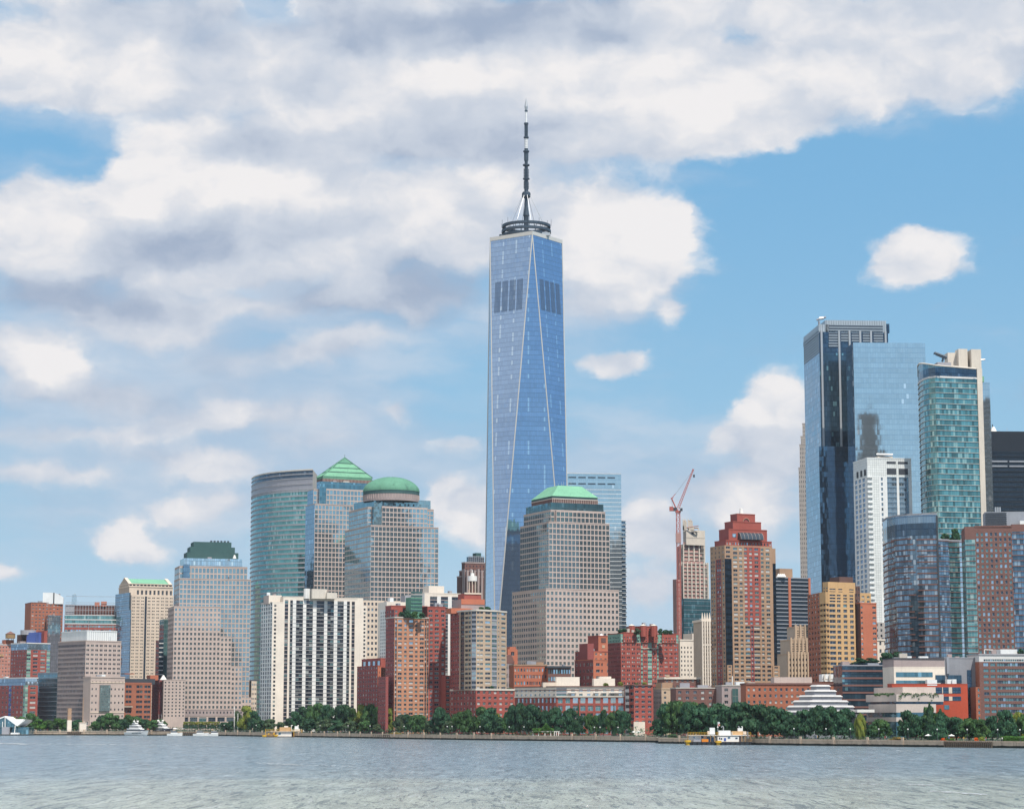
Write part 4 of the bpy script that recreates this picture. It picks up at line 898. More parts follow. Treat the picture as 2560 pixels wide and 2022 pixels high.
# ================================================================== riverfront flats, centre
def centre():
    b = Bld('apartment_tower', 'broad white concrete slab tower with dark window columns down its face', 'apartment tower', 4, 1560, 24)
    f = b.fp(160, 1120, 800, xl=45); z = b.z(205); zs = b.z(262)
    def at_x(x0, x1): return b.along(f, x0, x1, 800)
    nf = round((zs-G)/2.77); wm = 'cream_pale'
    left = spec(even(5, .62), nf, 'white_paint', .12, .74, .25, 'gate', 'frame_dark')
    b.block(at_x(160, 270), G, zs, spec([(18, 0), (22, 1), (70, 0)], nf, wm, .22, .55, .25, 'gate', 'frame_dark', top=1), left, cope=(.5, .15, wm))
    n2 = round((z-G)/2.77)
    cols = [(15, 0), (34, 1), (20, 'cream_pale'), (26, 1), (34, 'white_paint'), (34, 1), (34, 1), (33, 'white_paint'), (32, 1), (34, 1), (37, 'white_paint'), (38, 1), (38, 1), (33, 'white_paint'), (33, 1), (33, 1),
            (35, 'white_paint'), (31, 1), (32, 1), (33, 'white_paint'), (29, 1), (20, 0), (31, 1), (30, 0)]
    m = at_x(270, 1030); cols = [(c[0], 1, 'granite_dark') if c[1] == 1 else c for c in cols]; b.block(m, G, z, spec(cols, n2, wm, .08, .80, .3, 'gate', 'frame_dark', top=2.2), wm, cope=(.5, .15, wm))
    s = b.along(m, 338, 948, 800, off=.1); b.bands([s[1], s[2]], G, z-2.2, (z-2.2-G)/n2, .22, .12, 'slab_white', 0, 'floor_slab')
    b.block(at_x(1030, 1084), G, z+.3, wm, wm); b.block(at_x(1084, 1120), G, b.z(282), spec([(6, 0), (20, 1), (10, 0)], nf, wm, .2, .55, .25, 'gate', 'frame_dark', top=1), wm)
    g = b.along(f, 130, 262, 230, 12, -6); b.block(g, zs-1, z+1.2, wm, 'granite')
    b.pbox('plant_room', 572, 720, 128, z-1, 'concrete_pale', 10, 8); b.pbox('plant_room', 722, 826, 166, z-1, 'concrete_pale', 8, 10); p = b.P(516, 170, 1570); b.part('vent').cyl((p.x, p.y), 2.2, 2.2, z-1, p.z+3, 'white_paint', 10)
    b.done()
    b = Bld('apartment_tower', 'second white slab tower mostly hidden behind the red brick towers', 'apartment tower', 5, 1450, 24)
    f = b.fp(430, 755, 700, xl=250); z = b.z(362)
    cols = [(52, 0)]+[(34, 1), (34, 1), (36, 'white_paint')]*2+[(34, 1), (34, 1), (20, 'white_paint')]
    cols = [(c[0], 1, 'granite_dark') if c[1] == 1 else c for c in cols]; b.block(f, G, z, spec(cols, 38, 'cream_pale', .08, .80, .3, 'gate', 'frame_dark', top=2), 'white_paint', cope=(.5, .15, 'cream_pale'))
    b.pbox('plant_room', 470, 606, 298, z-1, 'cream_pale', 10, 10); b.pbox('plant_room', 258, 345, 385, z-8, 'grey_panel', 8, 12)
    g = b.fp(95, 330, 460, depth=16, Y=1452); b.block(g, G, b.z(440, 1452), 'cream_pale', 'cream_pale')
    h = b.fp(88, 98, 700, xl=35, Y=1440); b.block(h, G, b.z(508, 1440), 'white_paint', spec(even(3, .4), 36, 'white_paint', .2, .6, .25, 'gate', 'frame_dark', top=1)); b.done()
    b = Bld('brick_building', 'mid-rise dark red brick block wedged against the white slab tower', 'apartment building', 4, 1430, 24)
    f = b.fp(1237, 1270, 1050, xl=1027); z = b.z(908); n = round((z-G)/2.8)
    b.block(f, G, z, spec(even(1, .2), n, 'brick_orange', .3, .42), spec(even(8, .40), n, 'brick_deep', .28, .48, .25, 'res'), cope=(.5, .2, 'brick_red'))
    g = b.fp(1268, 1316, 860, xl=1075, Y=1435); b.block(g, z-1, b.z(832), 'brick_red', spec(even(4, .62), 1, 'brick_deep', .15, .6, .3, 'sky'), cope=(.5, .2, 'brick_red'))
    h = b.fp(1316, 1350, 1150, xl=1244, Y=1426); b.block(h, G, b.z(1022), 'brick_deep', spec(even(4, .4), 12, 'brick_deep', .28, .48)); b.done()
    b = Bld('apartment_tower', 'red and tan brick tower with a green rooftop box and roof garden', 'apartment tower', 5, 1380, 24)
    f = b.fp(163, 618, 900, xl=86); zt = b.z(578); zr = b.z(478); n = round((zt-G)/2.75)
    dk = 'brick_dark'
    tan = spec([(6, 0), (16, 1, dk), (11, 0), (34, 1), (22, 0), (21, 1), (23, 0), (36, 1), (17, 0), (23, 1), (20, 0), (36, 1), (9, 0), (14, 1, dk), (6, 0), (14, 1, dk), (3, 0)], n, 'brick_salmon', .2, .58, .4, 'bright', top=.9)
    red = spec([(8, 0), (24, 1), (16, 0), (36, 1), (22, 0), (23, 1), (10, 0)], n, 'brick_red', .2, .58, .3, 'bright')
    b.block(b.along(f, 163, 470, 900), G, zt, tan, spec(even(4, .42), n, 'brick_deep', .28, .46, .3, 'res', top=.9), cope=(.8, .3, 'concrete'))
    b.block(b.along(f, 470, 618, 900), G, zt, red, 'brick_red')
    b.block(b.along(f, 458, 618, 600), zt, zr, spec([(8, 0), (34, 1), (22, 0), (26, 1), (24, 0), (28, 1), (8, 0)], 2, 'brick_red', .25, .5, .3, 'dark', top=1.2), 'brick_deep', cope=(.5, .2, 'brick_red'))
    bk = b.fp(135, 455, 520, xl=84, Y=1392); b.block(bk, zt-.5, zr+.8, spec(even(4, .4), 2, 'brick_red', .25, .5, .3, 'dark', top=1.2), 'brick_deep', cope=(.5, .2, 'brick_red'))
    lf = b.along(f, 163, 196, 600, 14); b.block(lf, zt-.2, zr-2, spec([(1, 0), (4, 1), (1, 0)], 2, 'brick_red', .2, .6), spec(even(3, .5), 2, 'brick_deep', .25, .5))
    s = b.part('rooftop_cooling_unit'); g = b.fp(310, 410, 480, depth=9, Y=1384); s.prism([g[1], g[2], g[3], g[0]], zt-.5, b.z(400, 1384), 'copper_green', None)
    for k in range(6): b.strip([g[1], g[2]], zt+4+k*2.2, zt+5.1+k*2.2, .25, 'copper_dark', 'rooftop_cooling_unit')
    w = b.fp(86, 110, 1200, xl=18, Y=1378); b.block(w, G, b.z(1105, 1378), 'brick_deep', spec(even(4, .42), 13, 'brick_deep', .28, .46)); w = b.fp(618, 660, 1200, depth=14, Y=1386); b.block(w, G, b.z(1095, 1386), spec(even(1, .65), 13, 'brick_red', .25, .48, .3, 'dark'), 'brick_red')
    b.done()
    b = Bld('apartment_tower', 'beige tower with bowed glass corner rising from a red brick base', 'apartment tower', 5, 1360, 24)
    P = b.plan([(660, 1384), (742, 1362), (788, 1358)], 800)
    P2 = b.plan([(742, 1362), (850, 1349), (890, 1347), (960, 1350), (1030, 1355), (1075, 1359), (1162, 1372)], 800)
    zt = b.z(525); zb = b.z(1224); n = round((zt-zb)/2.78)
    b.poly(P[:2], zb, zt, spec(even(4, .45), n, 'brick_deep', .25, .5, .3, 'res'), back=(Vector((4, 20)), Vector((4, 20))))
    t = 'tan_light'
    S_ = [spec([(10, 0), (36, 1, 'brick_dark'), (6, 0), (28, 1), (4, 0), (24, 1), (6, 0)], n, t, .2, .55, .5, 'dark', 'frame_steel'), spec([(1, 1, 'grey_panel')], n, t, .2, .62, .2, 'offd', 'frame_steel'), spec(pairs(1, .36, .06), n, t, .22, .52, .3, 'bright'),
          spec([(2, 0), (8, 1), (2, 0)], n, t, .22, .52, .3, 'bright'), spec([(1, 1, 'grey_panel')], n, t, .2, .62, .2, 'sky', 'frame_steel'), spec([(.12, 0), (.14, 1), (.2, 0), (.44, 1), (.1, 0)], n, t, .25, .48, .3, 'bright')]
    b.poly(P2, zb, zt, S_, back=(Vector((6, 26)), Vector((-4, 22))))
    b.strip(P2, zt-.4, zt+.6, .35, 'concrete_pale', 'coping'); b.strip(P, zt-.4, zt+.6, .35, 'concrete_pale', 'coping')
    Q = b.plan([(660, 1382), (888, 1344), (1232, 1364)], 1300); n = 5
    b.poly(Q, G, zb, [spec(even(8, .45), 8, 'brick_deep', .25, .5, .3, 'res'), spec(even(7, .5), 8, 'brick_red', .25, .5, .35, 'bright')], back=(Vector((6, 30)), Vector((-4, 26)))); b.strip(Q, zb-.4, zb+.7, .4, 'concrete_pale', 'coping')
    k = b.pbox('penthouse', 757, 966, 418, zt-1, 'granite_dark', 14, 12); b.strip([k[1], k[2]], b.z(418, 1372)-3, b.z(418, 1372)+.2, .3, 'brick_orange', 'penthouse'); k = b.pbox('penthouse', 785, 935, 366, b.z(420, 1372), 'brick_red', 10, 14); b.strip([k[1], k[2]], b.z(366, 1374)-.4, b.z(366, 1374)+.5, .4, 'cream', 'penthouse')
    b.pbox('penthouse', 668, 860, 496, zt-1, 'brick_orange', 8, 6)
    c3 = b.P(857, 300, 1380); c = Vector((c3.x, c3.y)); l = b.part('lantern'); z0, z1 = b.z(366, 1374), b.z(258, 1380)
    for i in range(10): p = l.ring(c, 2.5, 8)[i % 8]; l.cyl(p, .3, .3, z0, z1, 'cream', 6)
    l.cyl(c, 1.7, 1.7, z0, z1, 'brick_brown', 14); l.cyl(c, 2.9, 2.9, z1, b.z(212, 1380), 'white_paint', 20); l.cyl(c, 1.15, 1.15, b.z(212, 1380), b.z(186, 1380), 'white_paint', 14); l.tube((*c, b.z(188, 1380)), (*c, b.z(158, 1380)), .25, 'white_paint', 4)
    b.done()
    b = Bld('stone_tower', 'dark brown stepped masonry tower with scaffolding on its crown', 'office tower', 5, 2000, 24)
    def st(xl, xc, xr, y, y0, dy, n): 
        f = b.fp(xc, xr, y+40, xl=xl, Y=2000+dy); b.block(f, (b.z(y0) if y0 else G), b.z(y, 2000+dy), spec(even(n, .3), max(1, round((b.z(y, 2000+dy)-(b.z(y0) if y0 else G))/3.9)), 'brick_brown', .3, .45, .3, 'dark', 'frame_dark', top=1.5), 'brick_dark', roof='brick_brown', cope=(1.2, .3, 'granite_dark'))
    st(720, 760, 990, 215, None, 0, 8); st(740, 775, 982, 165, 216, 3, 7); st(762, 790, 972, 92, 170, 6, 6)
    for i in range(7): p = b.P(780+i*32, 160, 1999); b.part('buttress').box((p.x, p.y), .9, 1.2, G+60, b.z(150+12*(i % 2), 2000), 'granite_dark', R(24))
    k = b.fp(826, 962, 60, xl=806, Y=2010); b.part('scaffold').prism(k, b.z(92, 2006)-1, b.z(40, 2010), 'ct_deep', 'copper_dark')
    for i in range(9):
        p = k[1].lerp(k[2], i/8); b.part('scaffold').tube((p.x, p.y-1, b.z(92)), (p.x, p.y-1, b.z(26)), .22, 'grey_panel', 4)
    for y in (75, 58, 40, 28): p, q = k[1], k[2]; b.part('scaffold').tube((p.x, p.y-1, b.z(y)), (q.x, q.y-1, b.z(y)), .22, 'grey_panel', 4)
    k = b.fp(890, 935, 20, depth=8, Y=2013); b.part('scaffold').prism(k, b.z(45), b.z(6, 2013), 'copper_dark')
    b.done()
    b = Bld('glass_tower', 'pale blue glass tower with stacked balconies, half behind the green-roofed tower', 'tower', 6, 2150, 6)
    f = b.fp(470, 965, 500, depth=40); z = b.z(8); b.block(f, G, z-14, ct('ct_pale', (4.1, .45, .2, 'white_panel')), None); b.block(f, z-14, z, ct('ct_pale'), None, cope=(.6, .1, 'slab_white'))
    for y in (42, 94):
        for x in (530, 610, 690, 770, 850): g = b.along(f, x, x+62, y, 1, .25); b.part('louvre_slot').prism([g[1], g[2], g[3], g[0]], b.z(y+5), b.z(y-6), 'antenna_steel')
    f = b.along(f, 965, 1000, 800, 24, -2); z = b.z(395); b.block(f, G, z, ct('ct_condo'), None)
    k = b.along(f, 968, 1006, 800, 10, .8); i = 0; zz = b.z(1290)
    while zz < z:
        b.part('balcony').prism([k[1], k[2], k[3], k[0]], zz, zz+.5, 'slab_white', None, True)
        if i % 5 != 2: b.part('balcony').prism([k[1], k[2], k[2]+Vector((0, .15)), k[1]+Vector((0, .15))], zz+.5, zz+1.5, 'ct_sky')
        zz += 3.9; i += 1
    b.done()
centre()

def lowrise():
    b = Bld('brick_building', 'orange brick block with arched gable beyond the red riverfront houses', 'building', 6, 1520, 24)
    f = b.fp(30, 112, 1500, depth=16); z = b.z(1452); b.block(f, G, z, spec([(2, 0), (2, 1), (2, 0)], 9, 'brick_orange', .3, .42, .3, 'dark'), 'brick_orange')
    f = b.along(f, 46, 98, 1440, 12, -.6); b.block(f, z-1, b.z(1432), 'brick_orange', 'brick_orange')
    f = b.fp(10, 82, 1600, depth=14, Y=1490); b.block(f, G, b.z(1565, 1490), spec(even(3, .62), 8, 'granite_dark', .25, .5, .3, 'teal'), 'brick_brown', cope=(.8, .3, 'brick_brown'))
    L, C, Rr, Bk = f; zz = b.z(1565, 1490)
    for i in range(6): a0, a1 = i/6*math.pi, (i+1)/6*math.pi; c = (C+Rr)/2; r = (Rr-C)/2; h = 5.5; p, q = c-r*math.cos(a0), c-r*math.cos(a1); dv = L-C; b.part('roof').face([(*p, zz+h*math.sin(a0)), (*q, zz+h*math.sin(a1)), (*(q+dv), zz+h*math.sin(a1)), (*(p+dv), zz+h*math.sin(a0))], 'brick_brown'); b.part('roof').face([(*p, zz), (*q, zz), (*q, zz+h*math.sin(a1)), (*p, zz+h*math.sin(a0))], 'brick_brown')
    b.done()
    b = Bld('brick_building', 'long low orange brick block ending in a glazed bay under a black cornice', 'building', 13, 1440, 10)
    f = b.fp(80, 530, 250, depth=18); z = b.z(118); b.block(f, G, z, spec(even(5, .5)+pairs(3, .3, .1)+even(3, .45), 10, 'brick_orange', .3, .5, .35, 'bright', top=1.2), None, cope=(.9, .3, 'tan'))
    g = b.fp(540, 850, 250, depth=14, Y=1438); zg = b.z(158, 1438); b.block(g, G, zg, spec(even(9, .7), 9, 'brick_brown', .2, .6, .3, 'sky', 'frame_dark'), 'brick_orange'); k = b.fp(528, 856, 140, depth=14, Y=1436); b.part('cornice').prism([k[1], k[2], k[3], k[0]], zg, b.z(130, 1436), 'dark_panel', None, True)
    for x0, x1, y in ((300, 345, 72), (350, 470, 84), (395, 480, 78)): b.pbox('penthouse', x0, x1, y, z-1, 'brick_orange' if x0 == 300 else 'tan', 6, 6)
    b.done()
    b = Bld('brick_building', 'stepped orange-red brick block with a plain square tower on top', 'apartment building', 7, 1430, 30)
    f = b.fp(395, 568, 850, xl=175); z = b.z(705); n = 11
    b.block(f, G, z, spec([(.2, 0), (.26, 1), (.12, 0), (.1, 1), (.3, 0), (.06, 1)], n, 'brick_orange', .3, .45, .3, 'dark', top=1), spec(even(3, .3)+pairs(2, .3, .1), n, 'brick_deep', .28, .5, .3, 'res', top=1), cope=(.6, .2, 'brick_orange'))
    f2 = b.fp(402, 568, 650, xl=180, Y=1440); b.block(f2, z-1, b.z(606, 1440), spec(even(3, .4), 2, 'brick_orange', .3, .4), spec(even(5, .4), 2, 'brick_deep', .3, .4), cope=(.6, .2, 'brick_red'))
    f3 = b.fp(455, 566, 500, xl=330, Y=1448); zt = b.z(422, 1448); b.block(f3, b.z(606, 1440)-1, zt, 'brick_orange', 'brick_red', cope=(.6, .2, 'brick_red'))
    k = b.along(f3, 490, 545, 460, 2, .25); b.part('louvre').prism([k[1], k[2], k[3], k[0]], b.z(498, 1448), b.z(445, 1448), 'louvre_brown'); k = b.along(f3, 500, 532, 540, 2, .25); b.part('vent_panel').prism([k[1], k[2], k[3], k[0]], b.z(565, 1448), b.z(530, 1448), 'tan_light')
    k = b.fp(326, 400, 560, depth=10, Y=1436); b.block(k, z-1, b.z(512, 1436), 'brick_deep', 'brick_deep')
    p = b.P(490, 415, 1452); b.part('skylight').loft([Vector((p.x+x, p.y+y)) for x, y in ((-1.6, -1.2), (1.6, -1.2), (1.6, 1.2), (-1.6, 1.2))], zt-.3, [Vector((p.x+x, p.y+y)) for x, y in ((-.4, -.3), (.4, -.3), (.4, .3), (-.4, .3))], zt+1.6, 'white_panel', 'white_panel')
    b.done()
    b = Bld('brick_building', 'wide rose-red brick block with green top storeys and turreted centre', 'apartment building', 7, 1480, 24)
    f = b.fp(722, 1405, 700, xl=568); z = b.z(500); zt = b.z(392); n = round((z-G)/2.78); w = 'brick_red'
    cols = pairs(4, .24, .10)+[(.35, 1, 'green_panel')]+pairs(1, .24, .1)+[(.85, 1, 'green_panel')]+pairs(1, .24, .1)+[(.35, 1, 'green_panel')]+pairs(4, .24, .10)
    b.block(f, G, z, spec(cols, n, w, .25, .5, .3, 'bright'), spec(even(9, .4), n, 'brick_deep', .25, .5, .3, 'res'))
    b.block(f, z, zt, spec(even(18, .5), 2, 'green_panel', .2, .55, .3, 'bright', top=1.5), spec(even(8, .5), 2, 'green_panel', .2, .55, .3, 'res', top=1.5), cope=(.5, .2, w))
    for x0, x1, y in ((752, 908, 382), (1210, 1378, 388)):
        k = b.along(f, x0, x1, 450, 8, .5); b.block(k, z+.2, b.z(y), spec(even(5, .42), 2, w, .2, .55, .3, 'bright', top=2), w, cope=(.5, .2, w))
    k = b.along(f, 965, 1158, 450, 10, .6); zz = b.z(304); b.block(k, z+.2, zz, spec(even(5, .3), 6, w, .25, .5, .3, 'dark', top=1), w, cope=(.5, .2, w))
    for x in (850, 985, 1112):
        p = b.P(x, 300, 1486); t = b.part('turret'); t.cyl((p.x, p.y), 2.1, 2.1, zt-2, b.z(302, 1486), w, 8); t.cyl((p.x, p.y), 2.3, .2, b.z(302, 1486), b.z(284, 1486), 'concrete_pale', 8)
    k = b.fp(865, 970, 340, depth=10, Y=1492); b.block(k, zt-1, b.z(305, 1492), 'brick_brown', 'brick_brown')
    b.strip(b.along(f, 960, 1165, 565, off=.2)[1:3], b.z(570), b.z(562), .4, 'cream', 'coping'); b.done()
    b = Bld('stone_tower', 'cream stone office block with a white spired turret on its roof', 'office building', 7, 1620, 24)
    f = b.fp(1424, 1760, 650, xl=1396); z = b.z(470); b.block(f, G, z, spec(even(9, .38), 19, 'cream_pale', .3, .48, .3, 'dark', top=4), 'stone', cope=(.9, .3, 'cream_pale'))
    k = b.fp(1570, 1720, 430, depth=14, Y=1630); b.block(k, z-1, b.z(392, 1630), 'cream_pale', 'cream_pale'); p = b.P(1665, 380, 1636); t = b.part('spire'); z1 = b.z(392, 1630)
    za, zb_, zd_ = b.z(335, 1636), b.z(285, 1636), b.z(218, 1636); t.cyl((p.x, p.y), 1.9, 1.6, z1-.5, za, 'white_paint', 8); t.cyl((p.x, p.y), 1.3, 1.0, za, zb_, 'white_paint', 8); t.cyl((p.x, p.y), 1.0, .1, zb_, zd_, 'white_paint', 8); b.done()
    b = Bld('stone_tower', 'ornate cream gothic tower seen as a sliver beside the tall brick tower', 'office tower', 8, 1570, 10)
    f = b.fp(275, 430, 1300, depth=25); z = b.z(1112); b.block(f, G, z, spec(even(9, .42), 27, 'cream', .2, .6, .5, 'dark', top=3), 'stone', cope=(1.6, .9, 'cream_pale'))
    for i in range(10): p = f[1].lerp(f[2], i/9.); b.part('pinnacle').cyl(p, 1.0, .2, z-.5, z+5.5, 'cream_pale', 5); b.part('pier').box(p+Vector((0, -.5)), .5, .5, G, z, 'cream_pale', R(10))
    b.strip([f[1], f[2]], b.z(1290), b.z(1280), .8, 'cream_pale', 'cornice'); b.done()
    # terrace of red and cream houses on the esplanade
    b = Bld('apartment_building', 'long red brick riverfront row with cream upper storeys and tall windows', 'apartment building', 13, 1262, 5)
    Q = b.plan([(92, 1290), (655, 1262), (1575, 1256)], 500); zt = b.z(400); zm = b.z(545)
    b.poly(Q, G, zm, [spec([(.4, 0)]+even(10, .55), 5, 'brick_red', .2, .62, .35, 'sky'), spec(even(2, .62)+even(7, .68), 5, 'brick_red', .15, .70, .4, 'sky')], back=(Vector((6, 26)), Vector((0, 26)))); b.strip(Q, zm-.3, zm+.4, .5, 'concrete_pale', 'coping')
    b.poly([p+Vector((0, 2)) for p in Q], zm, zt, [spec(even(9, .4), 2, 'cream_pale', .2, .52, .3, 'sky', top=1.2), spec([(1.3, 1, 'grey_panel'), (.3, 0)]+even(7, .45), 2, 'cream_pale', .2, .52, .3, 'sky', top=1.2)], back=(Vector((6, 26)), Vector((0, 26))))
    b.strip([p+Vector((0, 2)) for p in Q], zt-.5, zt, .6, 'brick_brown', 'coping'); b.strip([p+Vector((0, 2)) for p in Q], (zm+zt)/2+.5, (zm+zt)/2+.9, .2, 'brick_brown', 'coping')
    for x0, x1 in ((800, 915), (1150, 1220), (1255, 1325), (1360, 1530)):
        k = b.along([Q[2], Q[1], Q[2], Q[2]], x0, x1, 500, 2.2, .3); b.part('awning').prism([k[1], k[2], k[3], k[0]], b.z(498), b.z(488), 'slab_white', None, True)
    E = b.plan([(1575, 1256), (1642, 1250), (1700, 1246), (1957, 1252)], 500); n = 8
    b.poly(E, G, zt+.6, [spec([(.5, 0), (3, 1, 'slab_white'), (.3, 0)], n, 'brick_red', .25, .55, .5, 'dark'), spec([(1, 1, 'brick_red')], n, 'brick_deep', .3, .5, .8, 'dark'), spec(even(3, .55), n, 'brick_red', .28, .5, .35, 'dark', bot=6)], back=(Vector((0, 24)), Vector((-4, 24))))
    b.strip(E, zt, zt+.5, .5, 'brick_brown', 'coping')
    for (x0, x1, y, d, m) in ((655, 968, 278, 10, 'cream_pale'), (1160, 1446, 300, 10, 'cream_pale'), (475, 655, 352, 8, 'cream'), (1235, 1395, 272, 14, 'concrete_pale')): b.pbox('plant_room', x0, x1, y, zt-.6, m, 8, d)
    zc = at(CX, K(7, 0, 1440)[1], 1243).z; k = b.plan([(1700, 1243), (1850, 1245)], 700); b.part('ground_floor').prism([k[0], k[1], k[1]+Vector((0, 8)), k[0]+Vector((0, 8))], G, zc, 'cream_pale')
    b.done()
    b = Bld('apartment_building', 'small tan brick block with a stepped parapet between red and brown flats', 'apartment building', 7, 1270, 24)
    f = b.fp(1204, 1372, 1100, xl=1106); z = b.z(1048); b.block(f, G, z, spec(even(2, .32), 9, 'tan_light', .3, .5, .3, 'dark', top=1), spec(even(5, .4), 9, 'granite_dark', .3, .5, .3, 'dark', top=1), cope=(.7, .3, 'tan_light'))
    b.pbox('penthouse', 1212, 1335, 975, z-1, 'tan', 8, 3); p = b.P(1278, 940, 1280); b.part('chimney').box((p.x, p.y), 1, 1, z+8, p.z+1, 'tan_light'); b.done()
    b = Bld('apartment_building', 'brown brick block with a cream roof ledge and planters along its top', 'apartment building', 7, 1340, 14)
    f = b.fp(1240, 1668, 1000, depth=14); z = b.z(922); b.block(f, G, z, spec(even(7, .45), 10, 'brick_brown', .3, .45, .3, 'bright'), None, cope=(1.2, .6, 'cream_pale')); b.done()
    for lab, x0, x1, y, Y, m, n, pl, dp in (('low dark brown brick flats standing just above the big park trees', 85, 412, 1592, 1190, 'brick_brown', 6, 'res', 14), ('low grey stone flats with two tall green glass bays', 412, 722, 1574, 1180, 'granite_dark', 5, 'dark', 14)):
        b = Bld('apartment_building', lab, 'apartment building', 8, Y, 8)
        f = b.fp(x0, x1, 1650, depth=dp); z = b.z(y); b.block(f, G, z, spec(even(n, .42), 8, m, .28, .5, .3, pl, top=.8), None, cope=(.6, .25, 'concrete'))
        if n == 5:
            for xx in (486, 640): k = b.along(f, xx, xx+42, 1650, 2, .7); b.part('glass_bay').prism([k[1], k[2], k[3], k[0]], G, b.z(1596), 'ct_green')
        else: b.pbox('plant_room', 140, 215, 1575, z-1, 'brick_deep', 5, 5)
        b.done()
    b = Bld('apartment_building', 'long russet brick flats behind the stepped six-sided museum', 'apartment building', 15, 1150, 4)
    f = b.fp(-330, 1780, 300, depth=16); z = b.z(172); b.block(f, G, z, spec(even(26, .42), 8, 'brick_rust', .28, .48, .3, 'res', top=1.4), None, cope=(.9, .4, 'brick_brown'))
    b.pbox('penthouse', 92, 660, 72, z-1, 'granite', 10, 8); b.pbox('penthouse', 810, 1355, 130, z-1, 'brick_rust', 9, 8)
    for x0, x1, y in ((812, 1190, 28), (1192, 1354, 10)): k = b.pbox('cooling_unit', x0, x1, y, b.z(135, 1150), 'white_panel', 8, 7, yaw=4); b.strip([k[1], k[2]], b.z(100), b.z(92), .2, 'concrete_pale', 'cooling_unit')
    for i in range(7): p = b.P(850+i*78, 60, 1156.5); b.part('cooling_unit').box((p.x, p.y), .35, .5, b.z(120), b.z(28), 'concrete_pale')
    b.done()
lowrise()

